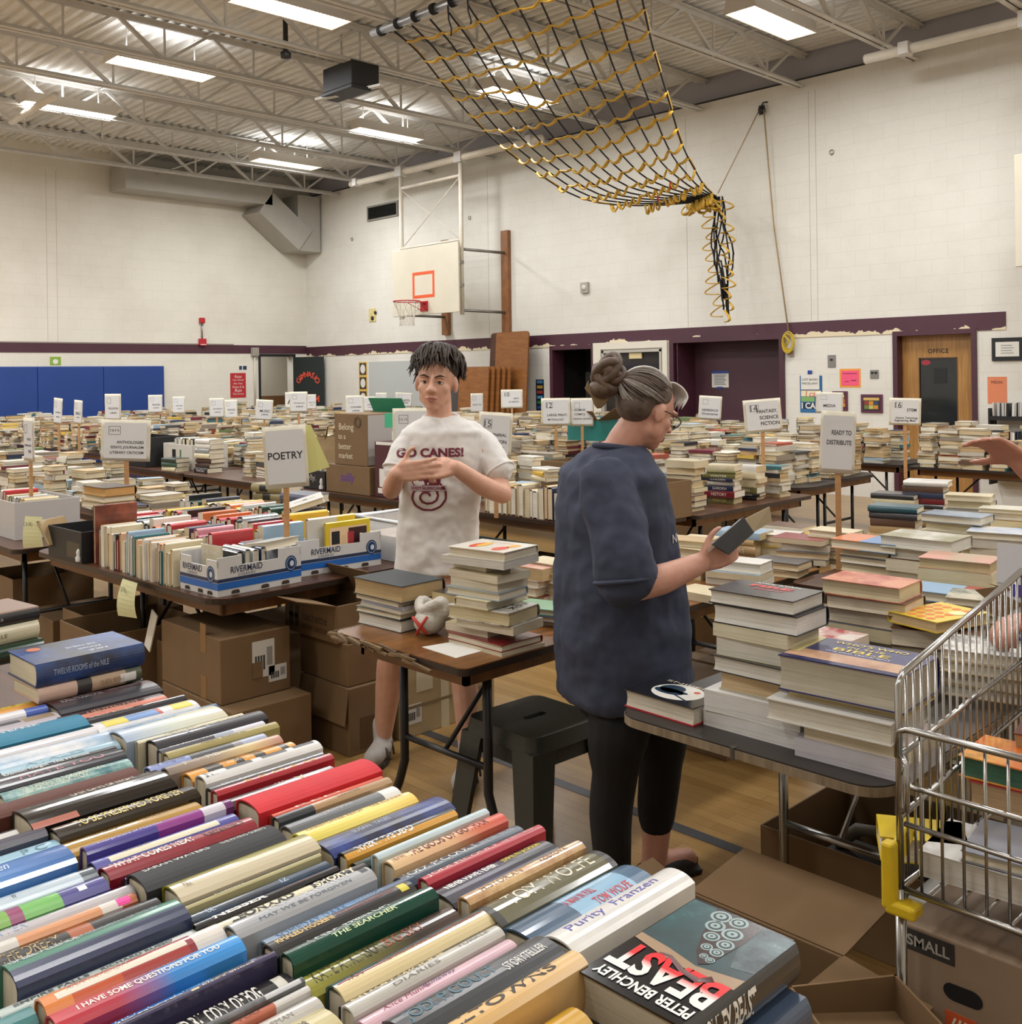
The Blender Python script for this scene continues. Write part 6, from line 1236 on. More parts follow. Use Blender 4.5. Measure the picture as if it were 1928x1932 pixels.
stack('laid on the upright row behind the boy', (-4.75, 4.95), [('cream paperback', PAL['cream'], .2, .13, .03), ('orange and yellow paperback', ('s', 'd8b040', 'cf7a4a', .8), .18, .12, .035), ('white paperback', PAL['white'], .2, .13, .02)], rz=R(70), z=.965, seed=12)
cb = carton('small open brown box on the row behind the woman, among paperbacks', -4.95, -4.6, 5.1, 5.4, .742, 1.08, lid=False)
# tall stacks on the table running back behind the woman
tb = carton('brown box with a torn flap beside the stacks, behind the woman\'s book', -4.0, -3.95 + .3, 5.2, 5.48, .742, .98, lid=False); tb.location = (-4.12, 5.33, .742)
def pal_stack(where, base, n, seed, rz, z=.74, pal=None, L=(.2, .25), Tt=(.02, .048), kinds=None):
    rnd = random.Random(seed); names = list(pal or PAL); sp = []
    for i in range(n):
        c = rnd.choice(names); Lb = rnd.uniform(*L); hard = rnd.random() < .55; t = rnd.uniform(*Tt)
        tx = [(rnd.choice(['NOVEL', 'HISTORY', 'STORIES', 'VOYAGE', 'GARDEN', 'WINTER', 'LETTERS']), .5, .5, .5, rnd.choice(['e6e2d6', 'd8c27a', 'e6e2d6']))] if rnd.random() < .5 else []
        sp.append(('%s %s' % (c, 'hardcover' if hard else 'paperback'), PAL[c], Lb, Lb * rnd.uniform(.64, .72), t, dict(hard=hard, texts=tx, pages=rnd.choice(['d9cfb8', 'cfc2a4', 'dcd6c8', 'c9b48c', 'd2bd9b']))))
    return stack(where, base, sp, rz=rz, z=z, seed=seed, jr=.1)
for k, (px, py, n, rz, wh) in enumerate(((1290, 975, 9, R(-85), 'left of the torn brown box'), (1362, 962, 8, R(100), 'right of the torn brown box'), (1405, 955, 7, R(100), 'at the corner of the table behind the woman\'s book'))):
    g = G(px, py - 12, .74); pal_stack(wh, (g.x - .02, g.y + .06), n, 40 + k, rz, pal=['dark red', 'black', 'navy', 'white', 'cream', 'charcoal', 'olive', 'tan'])
rb = book('bright red flat folder of a book on the piles behind the woman\'s chin', (-5.2, 6.2, 1.12), .36, .27, .02, 'd13a40', rz=R(60), tilt=R(-18), group='stacked books on the sale tables', hard=False, top=[('o', 0, .05, .2, .04, '5a2a30')])
gb = carton('teal and brown box with open flaps on the piles behind the woman', -6.9, -6.5, 7.5, 7.8, 1.02, 1.22, mat('1f7a74', .5, name='teal_carton'), lid=False); flap(gb, '+x', .25, 60); flap(gb, '-y', .12, 40)
# ================================================================== stacks on the worn table and on the chrome legged table
def at(px, py, z=.74): g = G(px, py, z); return (g.x, g.y)
CR, WH, TN = PAL['cream'], PAL['white'], PAL['tan']
stack('at the splintered corner', at(752, 1176), [
    ('white hardcover with dark boards', '2c3035', .25, .185, .045, dict(pages='d6d2c8')), ('shiny dark teal hardcover', 'g:1d4046', .25, .18, .022), ('thin pale grey paperback', 'b9bcc2', .24, .18, .012, dict(hard=False)), ('thin white paperback', WH, .25, .18, .014, dict(hard=False, pages='c9c8d2')), ('lilac white paperback', 'c3c2cc', .25, .18, .018, dict(hard=False)),
    ('large worn charcoal volume with rough tan pages', 'm:35393c', .285, .215, .062, dict(pages='b39a70', rz=.03))], rz=R(-90), seed=60, jr=.08)
SC = stack('beside the woman', at(925, 1212), [
    ('cream magazine with a lettered spine', 'c9bc98', .28, .2, .012, dict(hard=False, off=(.03, .0))), ('large red hardcover', '7c1f22', .28, .2, .024, dict(off=(.02, 0))), ('cream paperback', CR, .2, .15, .028, dict(hard=False, off=(-.05, 0))), ('grey edged paperback', 'b1ab9f', .25, .17, .03, dict(hard=False, off=(.05, .0))),
    ('black and white lettered hardcover', ('n', '2a2a2a', 'd9d5cb', 12), .265, .185, .046, dict(off=(.03, -.01), rz=.1, pages='cdbf98', top=[('MULK', .12, .2, .7, .12, '2c2c2c', PI / 2), ('ROAD', -.1, .2, .6, .1, '2c2c2c', PI / 2)])),
    ('cream book with a red and black spine', 'd6cba6', .23, .155, .03, dict(rz=1.62, texts=[('KELLIE', .3, .4, .5, '55503f')], patches=[(.55, .72, 0, 1, 'a3242c')])), ('pale blue grey hardcover', '93a3b0', .24, .165, .028), ('cream paperback with bowed cover', CR, .22, .16, .03, dict(hard=False)), ('cream paperback with lettered edge', 'cabd96', .24, .165, .026, dict(hard=False)),
    ('small brown paperback', '8b765a', .17, .12, .022, dict(hard=False, off=(-.04, 0))), ('large white paperback sagging at its corners', 'c6c4c2', .28, .2, .026, dict(hard=False, pages='d3cfc6')), 
    ('white hardcover with orange and yellow shapes', 'd9d5c8', .25, .2, .032, dict(rz=.08, top=[('o', .2, .25, .2, .1, 'd2452c'), ('o', -.1, .3, .16, .08, 'e0a33c'), ('o', .1, -.2, .24, .09, 'cf3f2a'), ('o', .02, -.14, .22, .07, 'e6b33c', .0003), ('a tale', -.28, .0, .5, .05, 'c9a08a', PI / 2)]))], rz=R(-86), seed=61, jr=.1)
g = at(868, 1192); stack('left of the woman\'s tall stack', g, [('thick tan paperback', 'b9a67c', .19, .12, .05, dict(hard=False, pages='c9b78c')), ('dark topped tan paperback', '3b342c', .18, .12, .045, dict(hard=False, pages='c0ac80'))], rz=R(-86), z=.79, seed=62)
b = MB(); p = G(815, 1222, .74); b.add([(p.x - .03, p.y - .02, .7412), (p.x + .16, p.y - .03, .7412), (p.x + .16, p.y + .12, .7412), (p.x + .0, p.y + .12, .7412)], [(0, 1, 2, 3)]); o = b.build('paper_sheet', PAPER); s = o.modifiers.new('thickness', 'SOLIDIFY'); s.thickness = .0012; tag(o, 'white paper sheet sticking out under the tall stack on the worn table', 'paper')
# knitted white booties with a red ribbon
p = G(812, 1196, .74); t = thing('baby_hat', 'white knitted cap with a red ribbon lying between the two stacks on the worn table', 'cap', p, R(20)); KN = mat('cfcac0', .85, var=.08, vscale=30, bmp=.5, bscale=120, name='white_knit')
b = MB(); b.ell((0, 0, .05), (.055, .075, .05), None, 18); b.ell((.035, .03, .09), (.05, .05, .045), None, 16); b.tube([(.045 * math.cos(k * PI / 8), .05 * math.sin(k * PI / 8) + .01, .105 + .012 * math.sin(k)) for k in range(16)], .018, 8, closed=True); o = b.build('cap', KN, t); r_ = o.modifiers.new('merge', 'REMESH'); r_.mode = 'VOXEL'; r_.voxel_size = .005; r_.use_smooth_shade = True
b = MB(); b.tube([(-.03, -.073, .075), (.0, -.08, .05), (.03, -.075, .02)], .006, 6); b.tube([(.03, -.072, .08), (.01, -.08, .05), (-.01, -.082, .015)], .006, 6); b.build('ribbon', mat('b5301f', .6), t)
p = at(845, 1112); carton('small blue and white tin behind the worn table stacks', p[0] - .08, p[0] + .05, p[1] - .03, p[1] + .07, .742, .82, mat('39406a', .4))
stack('behind the woman\'s tall stack', at(1000, 1128), [('dark red paperback', PAL['dark red'], .22, .16, .03), ('cream paperback', CR, .22, .16, .035), ('white hardcover', WH, .24, .17, .03), ('pink covered paperback with honey pages', ('n', 'c58a78', 'd9a896', 9), .25, .18, .05, dict(hard=False, pages='c9b084'))], rz=R(-80), seed=63)
stack('by the woman\'s left side', at(1025, 1172), [('mottled paperback', ('n', '3b3532', 'c9b9a0', 18), .2, .14, .02), ('dark blue paperback', '39435a', .22, .15, .02), ('green edged book', '7fae8c', .22, .15, .022)], rz=R(-70), seed=64)
stack('at the woman\'s back, half hidden', at(1035, 1128), [('cream paperback', CR, .2, .14, .04), ('tan paperback', TN, .2, .14, .04), ('cream old paperback', 'cbb68c', .2, .14, .04), ('cream worn paperback', 'd0c29c', .2, .14, .035)], rz=R(-85), seed=65)
k = 0
for (px, py, n, rz, pal, nm) in ((1335, 1128, 1, R(-88), ['white', 'cream'], 'low at the near end past the woman'), (1395, 1100, 3, R(-84), ['cream', 'white', 'pale blue'], 'below the book she holds'), (1470, 1082, 2, R(-80), ['charcoal', 'cream'], 'nearest the far end of the worn table'), (1520, 1060, 4, R(-78), ['charcoal', 'white', 'dark red', 'grey'], 'at the far corner of the worn table'),
        (1330, 1048, 2, R(100), ['pink', 'grey', 'cream'], 'just beyond the woman\'s hands'), (1400, 1042, 3, R(95), ['white', 'tan', 'pale blue'], 'behind her open book'), (1455, 1042, 3, R(-80), ['cream', 'yellow', 'white'], 'in the middle of the far half'), (1300, 1085, 4, R(-80), ['tan', 'cream'], 'under the woman\'s forearm'), (1490, 1028, 3, R(-85), ['charcoal', 'yellow', 'brown'], 'at the back edge of the worn table'), (1545, 1035, 2, R(-85), ['cream', 'white', 'yellow'], 'at the end before the ready sign')):
    k += 1; pal_stack(nm + ' of the worn table' if 'worn table' not in nm else nm, at(px, py), n, 70 + k, rz, pal=pal, L=(.22, .26), Tt=(.025, .05))
# ---- chrome legged table
sn = book('black sniper novel with a white disc on its cover, alone at the table corner', at(1280, 1352) + (.74,), .24, .165, .048, 'g:17181b', rz=R(-92), group='stacked books on the chrome legged table', pages='cfc9b8')
sn.location = G(1277, 1338, .741)
for (x, y, rx, ry, c, dz) in ((.0, .02, .4, .33, 'dcd9d0', 0), (-.08, -.1, .2, .16, '1c3246', .0003), (.06, -.08, .14, .2, '1c3246', .0003), (-.0, .06, .06, .1, '1c3246', .0003), (-.18, .2, .055, .04, 'cf4b2f', .0003)):
    b = MB(); b.add([(x * .165 + rx * .165 * math.cos(a * PI / 16), y * .24 + ry * .24 * math.sin(a * PI / 16), .0486 + dz) for a in range(32)], [tuple(range(32))]); b.build('cover_art', mat(c, .25), sn)
b = MB(); b.bar((.02, .0, .0488), (.05, .075, .0488), .006, .0006); b.build('cover_art', mat('1c3246', .25), sn)
text_obj('cover_lettering', 'SNIPERS', mat('d6c9b4', .3), sn, frame((-.068, -.0, .0492), (0, 1, 0), (-1, 0, 0)), width=.17, stretch=.014)
b = MB(); b.bx(-.0825, .083, -.1205, .1205, -.0006, .003); b.build('red_board', mat('a3262c', .4), sn)
S2 = stack('left of the bible', at(1452, 1372), [
    ('very thick plain white paperback', 'd3d2d0', .28, .2, .042, dict(hard=False, pages='d6d5d3', off=(.0, .0))), ('very thick white paperback with a bent corner', 'd3d2d0', .275, .2, .055, dict(hard=False, pages='d9d8d6', off=(0, 0))), ('old cream hardcover with brown stained pages', 'c9c2a0', .22, .16, .048, dict(pages='c9b08a', off=(.0, .01))), ('black backed hardcover with white pages', '26272b', .235, .17, .042, dict(pages='d3d0c8')),
    ('white paperback with a yellow edge', 'd8c987', .235, .165, .05, dict(hard=False, pages='d6d4cb')), ('cream paperback', 'd0c69e', .22, .16, .034, dict(hard=False, pages='d3cdb4')), ('dark bound hardcover with a red stripe', '20222c', .245, .175, .05, dict(pages='dcdad4')),
    ('black war novel with red and white title', ('n', '17171a', '3a3432', 9), .245, .175, .036, dict(pages='dcd9d0', top=[('APRIL RYAN', -.36, .0, .75, .05, 'dcd9d2', PI / 2), ('FIRE', -.16, .0, .7, .11, 'c92a2c', PI / 2, .04), ('FIGHT', .04, .05, .5, .07, 'a3282a', PI / 2, .02)]))], rz=R(-88), seed=81, jr=.05, jit=.008, group='stacked books on the chrome legged table')
S3 = stack('nearest the cart', at(1602, 1418), [
    ('lilac white thick paperback', 'c2bfc9', .28, .21, .045, dict(hard=False, pages='c9c6ce', off=(.05, .0))), ('pink white paperback', 'cfc0bb', .26, .19, .036, dict(hard=False, off=(.06, 0))), ('large white book with black corner', 'd0cdc6', .31, .235, .05, dict(pages='cfcabd', off=(.0, -.01))), ('thin honey coloured hardcover', 'cdb98a', .29, .2, .02, dict(pages='d0bf94', off=(.02, .02))),
    ('huge navy reference bible with reaching hands on its cover', '262c66', .31, .235, .085, dict(pages='b9b2a0', rz=.02, off=(.02, .015), top=[("WHO'S WHO", -.34, .0, .8, .075, 'd9c25a', PI / 2), ('IN THE', -.2, .0, .4, .05, 'd9c25a', PI / 2), ('BIBLE', -.08, .0, .6, .085, 'd9c25a', PI / 2), ('THE OLD TESTAMENT', .03, .0, .7, .03, 'd8d6e0', PI / 2), ('#', .1, .4, -.49, .49, ('n', '9c6a50', 'c9a080', 5)), ('#', .42, .5, -.49, .49, '1c2250')]))], rz=R(-87), seed=82, jr=.04, group='stacked books on the chrome legged table')
k = 0
for (px, yt, Z, rz, L, T, tops, nm) in (
    (1648, 1098, 3.45, R(-86), .26, .045, [('red illustrated novel with white pages', ('n', 'a3382f', 'cf8a6a', 9), .27, .19, .05, dict(pages='cfc3a0'))], 'behind the war novels'),
    (1568, 1196, 3.2, R(-86), .2, .04, [('red and white patterned paperback', ('n', 'a3262c', 'd9d0c4', 14), .19, .13, .03, dict(hard=False))], 'squeezed behind the war novels'),
    (1780, 1110, 3.75, R(-80), .26, .035, [('blue book with a red corner', ('b', [(0, '8fb0cc'), (.7, 'a8423c')]), .27, .19, .034)], 'beyond the yellow cookbook'),
    (1648, 1016, 4.45, R(-88), .24, .035, [('wide picture book in blue and orange', ('b', [(0, 'cf7a52'), (.45, '5d86b8')]), .29, .21, .04)], 'right of the ready sign stick'),
    (1742, 1006, 4.3, R(-86), .25, .05, [('big white book with photographs on it', ('n', 'd3cfc4', '8d8a6a', 6), .3, .23, .05, dict(pages='d9d6cc'))], 'by the wide picture book'),
    (1803, 966, 4.75, R(-84), .25, .04, [('slate blue hardcover with pale figures', ('n', '6f7f90', '9aa8b4', 7), .27, .19, .035, dict(pages='d6cfbc'))], 'left of the purple carton'),
    (1815, 1046, 3.95, R(-84), .26, .06, [('brown hardcover with a faded pink title', ('n', 'a8987a', 'c98a7a', 5), .26, .19, .04, dict(pages='b9a67c'))], 'just left of the purple carton'),
    (1690, 954, 5.2, R(100), .23, .034, [('yellow topped hardcover, red teal spine', ('s', '26505c', 'd8c23c', .8), .24, .16, .03), ], 'with red and white spines'),
    (1690, 928, 5.9, R(100), .24, .034, [('black hardcover with white marks', '24252a', .24, .165, .03)], 'of dark spines, mid right'),
    (1748, 905, 5.9, R(100), .24, .034, [('white hardcover with red marks', WH, .24, .165, .03)], 'at the back, mid right'),
    (1832, 937, 5.3, R(-80), .22, .04, [('cream paperback with a red stamp', CR, .22, .15, .03)], 'at the right back'),
    (1903, 955, 5.1, R(-80), .24, .035, [('pale curled paperback', 'd3cfbf', .24, .165, .02)], 'at the far right edge'),
    (1895, 1000, 4.5, R(-80), .26, .035, [('blue and white paperback', ('n', '7fa0cc', 'd3d0c8', 5), .27, .2, .03)], 'above the purple carton'),
    (1862, 1122, 3.5, R(-75), .25, .03, [('dark green patterned book', ('n', '24463c', 'b9b09a', 12), .25, .18, .025)], 'right of the yellow cookbook'),
    (1880, 1215, 2.95, R(-80), .27, .04, [('white book with black blotches', ('n', '24242a', 'd9d6cf', 13), .27, .2, .03)], 'behind the cart wires'),
    (1660, 1252, 3.0, R(-85), .27, .03, [('pink book with a dark barcode', 'c99aa6', .28, .2, .025)], 'right behind the bible'),
    (1580, 998, 5.0, R(-86), .24, .03, [('cream paperback', CR, .22, .15, .03)], 'at the foot of the ready sign'),
    (1770, 1180, 3.3, R(-78), .27, .045, [], 'under the yellow cookbook')):
    k += 1; rnd = random.Random(900 + k); sp = []; c0 = DP(px, yt, Z); ht = c0.z - .743 - sum(q[4] for q in tops); n = max(1, round(ht / T))
    for i in range(n):
        c = rnd.choice(['cream', 'white', 'tan', 'charcoal', 'navy', 'dark red', 'cream', 'grey', 'brown']); Lb = L * rnd.uniform(.92, 1.04); hard = rnd.random() < .55
        sp.append(('%s %s' % (c, 'hardcover' if hard else 'paperback'), PAL[c], Lb, Lb * rnd.uniform(.66, .74), ht / n * rnd.uniform(.9, 1.1), dict(hard=hard, pages=rnd.choice(['d9cfb8', 'cfc2a4', 'dcd6c8', 'd6cba8']))))
    if ht > .02 or tops: stack(nm, (c0.x, c0.y), (sp if ht > .012 else []) + tops, rz=rz, seed=100 + k, jr=.07, jit=.008, group='stacked books behind the chrome legged table')
yb2 = book('bright yellow cookbook with rows of orange discs, lying on a pile beside the cart', DP(1770, 1176, 3.3) + Vector((0, 0, .003)), .25, .19, .035, 'e0c02f', rz=R(-15), group='stacked books behind the chrome legged table', pages='d3b98a')
for i in range(4):
    for j in range(5):
        if (i, j) in ((2, 3), (3, 3)): continue
        b = MB(); b.add([((-.32 + .19 * i) * .19 + .014 * math.cos(a * PI / 8), (-.38 + .17 * j) * .25 + .016 * math.sin(a * PI / 8), .0356) for a in range(16)], [tuple(range(16))]); b.build('cover_art', mat('d9752c', .4), yb2)
b = MB(); b.add([(.05 + .026 * math.cos(a * PI / 8), .03 + .03 * math.sin(a * PI / 8), .036) for a in range(16)], [tuple(range(16))]); b.build('cover_art', mat('e6d9a0', .4), yb2)
# white and purple carton at the right edge
p = DP(1880, 1100, 3.15); wc = carton('white and purple torn carton at the right edge above the cart', p.x, p.x + .4, p.y, p.y + .4, .742, 1.02, mat('c3c2c4', .5, name='white_print_carton'), lid=False)
PB = mat('4b3f96', .5, name='violet_print'); flap(wc, '-y', .12, -6, mat('c3c2c4', .5)); facepatch(wc, '-y', -.16, .26, .24, .28, PB, 'violet_panel'); facetext(wc, 'spring', '-y', -.06, .12, .2, PB, bold=.02); facetext(wc, 'water', '-y', -.08, .07, .1, PB)
b = MB(); b.add([(-.2 + .05 * math.cos(a * PI / 6) + .03 * math.cos(3 * a), -wc['hy'] - .0015, .22 + .05 * math.sin(a * PI / 6)) for a in range(12)], [tuple(range(12))]); b.build('torn_patch', CARD, wc)
# camera-shaped black mug seen behind the war novel
p = G(1420, 1150, .742); t = thing('mug', 'black camping mug on the floorward shelf behind the war novel stack', 'mug', (-1.99, 3.03, .0)); t.location = (-1.72, 3.02, .741)
b = MB(); b.lathe([(.0, 0), (.04, 0), (.042, .1), (.038, .1), (.036, .01), (.0, .01)], 20); b.build('body', BLACK, t); b = MB(); b.tube([(.04, 0, .08), (.07, 0, .075), (.075, 0, .04), (.042, 0, .02)], .006, 8); b.build('handle', BLACK, t)
t['label'] = 'black mug standing behind the war novel stack'
# ================================================================== stool
def stool():
    t = thing('step_stool', 'dark olive plastic stool with a handle slot, standing before the woman', 'stool', (-2.57, 2.6, 0), R(-2)); m = mat('2b2c25', .45, var=.08, vscale=9, bmp=.15, bscale=200, name='olive_plastic'); h = .46
    b = MB(); pr = rrect(.35, .35, .045, 6); hole = []
    for k in range(24):
        a = 2 * PI * k / 24; hole.append((.05 * math.copysign(abs(math.cos(a)) ** .5, math.cos(a)) if 0 else (.035 if math.cos(a) > 0 else -.035) + .016 * math.cos(a), .016 * math.sin(a)))
    n = len(pr); M = len(hole)
    bm = bmesh.new(); vo = [bm.verts.new((x, y, h)) for x, y in pr]; vh = [bm.verts.new((y * 1.0, x, h)) for x, y in hole]
    eo = [bm.edges.new((vo[i], vo[(i + 1) % n])) for i in range(n)]; eh = [bm.edges.new((vh[i], vh[(i + 1) % M])) for i in range(M)]
    bmesh.ops.triangle_fill(bm, edges=eo + eh, use_beauty=True)
    lo = [bm.verts.new((x * 1.06, y * 1.06, h - .055)) for x, y in pr]; lh = [bm.verts.new((v.co.x, v.co.y, h - .02)) for v in vh]
    for i in range(n): bm.faces.new((vo[i], vo[(i + 1) % n], lo[(i + 1) % n], lo[i]))
    for i in range(M): bm.faces.new((vh[i], vh[(i + 1) % M], lh[(i + 1) % M], lh[i]))
    bmesh.ops.recalc_face_normals(bm, faces=bm.faces); me = bpy.data.meshes.new('seat'); bm.to_mesh(me); bm.free(); me.materials.append(m); so = link('seat', me, t); bv = so.modifiers.new('soft_edge', 'BEVEL'); bv.width = .012; bv.segments = 3; bv.limit_method = 'ANGLE'; bv.angle_limit = R(35)
    b = MB(); b.bx(-.036, .036, -.1, .1, h - .021, h - .019); b.build('slot_floor', BLACK, t)
    for sx in (-1, 1):
        for sy in (-1, 1):
            b = MB(); tx, ty = sx * .155, sy * .155; bx_, by_ = sx * .2, sy * .2; w0, w1 = .075, .05; vv = []
            for (cx_, cy_, w_, z) in ((tx, ty, w0, h - .05), (bx_, by_, w1, 0)):
                vv += [(cx_ + sx * .03, cy_ + sy * .03, z), (cx_ + sx * .03, cy_ - sy * w_, z), (cx_ + sx * .012, cy_ - sy * w_, z), (cx_ + sx * .012, cy_ + sy * .012, z), (cx_ - sx * w_, cy_ + sy * .012, z), (cx_ - sx * w_, cy_ + sy * .03, z)]
            ff = [(i, (i + 1) % 6, 6 + (i + 1) % 6, 6 + i) for i in range(6)] + [(0, 1, 2, 3), (0, 3, 4, 5), (6, 7, 8, 9), (6, 9, 10, 11)]; b.add(vv, ff); o = b.build('leg', m, t); smooth_angle(o.data, 30)
    for (a, c) in (((-.17, -.17), (.17, -.17)), ((.17, -.17), (.17, .17)), ((.17, .17), (-.17, .17)), ((-.17, .17), (-.17, -.17))):
        b = MB(); b.bar((a[0], a[1], h - .08), (c[0], c[1], h - .08), .008, .06); b.build('apron', m, t)
stool()
# ================================================================== boxes on the floor
LABELM = mat('c9c6be', .6, name='shipping_label')
def shiplabel(t, face, u0, u1, v0, v1):
    facepatch(t, face, u0, u1, v0, v1, LABELM, 'label'); w_ = u1 - u0; h_ = v1 - v0
    for k in range(4): facepatch(t, face, u0 + w_ * (.12 + .12 * k), u0 + w_ * (.2 + .12 * k), v0 + h_ * .2, v0 + h_ * .6, mat('3a3835', .6), 'barcode', .0018)
    facepatch(t, face, u0 + w_ * .65, u0 + w_ * .9, v0 + h_ * .3, v0 + h_ * .8, mat('8d8a84', .6), 'print', .0018)
c1 = carton('large brown carton under the poetry table corner, lower of two', -4.5, -3.85, 2.12, 2.5, 0, .29)
c2 = carton('taped brown carton with a torn label, on top under the poetry table corner', -4.52, -3.97, 2.13, 2.47, .292, .57); TAPEB = mat('7d5a2c', .35, name='brown_tape')
shiplabel(c2, '+x', -.02, .09, .08, .24); facepatch(c2, '+x', -.02, .03, .08, .15, CARD, 'tear', .0022); shiplabel(c2, '+x', .06, .15, .05, .12); facepatch(c2, '-y', .1, .15, .2, .325, TAPEB, 'tape'); facepatch(c2, '-y', .1, .15, .0, .1, TAPEB, 'tape')
c3 = carton('open brown carton under the left part of the poetry table', -5.35, -4.85, 1.98, 2.5, .12, .46, lid=False); carton('brown carton under the open one at left', -5.4, -4.8, 2.0, 2.5, 0, .118)
carton('dark open carton of black books behind the taped carton', -4.83, -4.64, 2.25, 2.7, 0, .4, CARD, lid=False)
b = MB(); p = G(285, 1190, .5); b.M = Matrix.Translation(p) @ Matrix.Rotation(R(25), 4, 'Y'); b.bx(-.03, .03, -.003, .003, -.1, .1); tag(b.build('paper_slip', PAPER), 'white printed slip standing in the dark carton under the poetry table', 'paper')
c4 = carton('lowest brown carton of the pile behind the boy\'s shin', -4.12, -3.74, 2.62, 2.86, 0, .3); facepatch(c4, '+x', -.06, .06, .02, .16, mat('5b4022', .6), 'leaf_mark'); flap(c4, '-y', .16, 172)
c5 = carton('middle brown carton of the pile behind the boy\'s shin', -4.14, -3.76, 2.63, 2.85, .302, .49)
c6 = carton('top carton of the pile behind the boy\'s shin, lettered with a publisher mark', -4.22, -3.8, 2.6, 2.85, .492, .66, CARD, lid=False); facetext(c6, 'hachette', '-y', .04, .09, .2, DKB); facetext(c6, 'BOOK GROUP', '-y', .04, .04, .2, DKB); flap(c6, '-y', .2, 75); flap(c6, '+y', .15, -30)
b = MB(); hx, hy = c6['hx'], c6['hy']
for q in ((-.17, -.14), (-.12, -.09)): b.bx(q[0], q[1], -hy - .0012, -hy, .03, .13)
b.bx(-.17, -.1, -hy - .0012, -hy, .07, .09); b.build('emblem', DKB, c6)
c7 = carton('pale carton wrapped in clear tape on the floor behind the boy', -4.2, -3.74, 2.9, 3.5, 0, .36, mat('a38f6a', .5, var=.12, vscale=6, name='taped_card')); PT = mat('c2b79c', .3, name='clear_tape')
facepatch(c7, '+x', -.05, .0, 0, .36, PT, 'tape'); facepatch(c7, '+x', .12, .2, .2, .3, PT, 'tape', .0014); facepatch(c7, '+x', -.2, -.1, .2, .34, PT, 'tape', .0014); shiplabel(c7, '+x', -.26, -.17, .06, .15); facepatch(c7, '+x', -.28, .28, .13, .145, mat('7a6a4c', .5), 'seam', .0014)
carton('brown carton with a white label, standing on the taped carton', -4.1, -3.85, 2.95, 3.2, .362, .6)
for i, (x0, x1, y0, y1, h) in enumerate(((-5.2, -4.6, 2.75, 3.4, .35), (-5.9, -5.45, 2.2, 2.7, .4), (-6.5, -6.05, 2.2, 2.7, .3), (-7.2, -6.7, 2.2, 2.7, .45))): carton('brown carton in the dark under the left tables, %s from the right' % nth(i + 1), x0, x1, y0, y1, 0, h, lid=i % 2 == 0)
for i, (x0, x1, y0, y1, h) in enumerate(((-2.3 + .0, -1.95, 4.55, 4.9, .3), (-3.0, -2.52, 3.72, 4.02, .3), (-3.0, -2.5, 4.05, 4.38, .3), (-4.5, -4.05, 6.0, 6.5, .4), (-5.3, -4.7, 4.9, 5.3, .4), (-6.6, -6.1, 4.9, 5.3, .4), (-5.6, -5.1, 7.5, 8.0, .4), (-4.9, -4.45, 7.7, 8.2, .3), (-3.6, -3.1, 9.8, 10.2, .35))): carton('brown carton on the floor under the tables %s' % ('beside the ready sign', 'in the worn table shade, near', 'in the worn table shade, far', 'behind the woman', 'behind the boy, right', 'behind the boy, left', 'of the round cornered pair, left', 'of the round cornered pair, right', 'below the office door')[i], x0, x1, y0, y1, 0, h, lid=i % 3 != 0)
oc = carton('brown open box with flaps up, on the worn table far end beyond the held book', -3.3, -2.85, 4.5, 4.9, .55, .8, lid=False); oc.location.z = .0; flap(oc, '-y', .2, 35); flap(oc, '+x', .2, 40)
pt = bpy.data.objects.new; 
b = MB(); pz = WY(960, 1040, 4.0); t = thing('patterned_folder', 'green and black floral patterned board under the row behind the boy', 'board', (-5.0, 4.62, 0)); b.bx(-.45, .45, -.012, .012, 0, .6); b.build('board', mat('1c2a28', .5), t)
rnd = random.Random(4); b = MB()
for k in range(40):
    x, z = rnd.uniform(-.4, .4), rnd.uniform(.3, .56); a = rnd.uniform(0, PI); L_ = rnd.uniform(.02, .05); z2 = z; b.add([(x + L_ * math.cos(a + q) * (1 if i % 2 == 0 else .35), -.0135, z2 + L_ * math.sin(a + q) * (1 if i % 2 == 0 else .35)) for i, q in enumerate((0, 1.2, 2.1, 3.3, 4.2, 5.3))], [(0, 1, 2, 3, 4, 5)])
b.build('leaf_pattern', mat('5a8f7a', .5), t)
# right hand floor boxes
ub = carton('dark open carton on the floor under the chrome legged table', -1.75, -1.15, 2.76, 3.3, 0, .27, CARD, lid=False)
t = thing('tool_bag', 'dark strap and grey jug handle inside the carton under the chrome legged table', 'bag', (-1.5, 3.0, .01)); b = MB(); b.tube([(-.12, 0, .16), (-.06, .02, .22), (.02, .03, .23), (.08, .02, .16)], .02, 10); b.build('handle', mat('6b6558', .6), t); b = MB(); b.box((0, 0, .08), (.3, .2, .15)); b.build('body', mat('2a241e', .7), t, .02)
a0 = WY(1255, 1700, 1.75)
fb = carton('large brown box with wide open flaps on the floor behind the thriller', -1.45, -1.06, 1.6, 1.985, 0, .45, CARD, lid=False)
flap(fb, '+y', .23, 84); flap(fb, '+x', .19, 98); flap(fb, '-x', .12, 70)
A_, B_, C_ = G(1488, 1860, .5), G(1690, 1838, .5), G(1782, 1935, .5); D_ = A_ + C_ - B_; ctr = (A_ + C_) / 2
fc = thing('cardboard_box', 'brown box with a white label at the bottom right, nearest the camera', 'box', (ctr.x, ctr.y, 0)); dn = Vector((0, 0, .5))
o_ = Vector((ctr.x, ctr.y, 0)); b = MB()
for p_, q_ in ((A_, B_), (B_, C_), (C_, D_), (D_, A_)): b.quad(p_ - o_, q_ - o_, q_ - o_ - dn, p_ - o_ - dn)
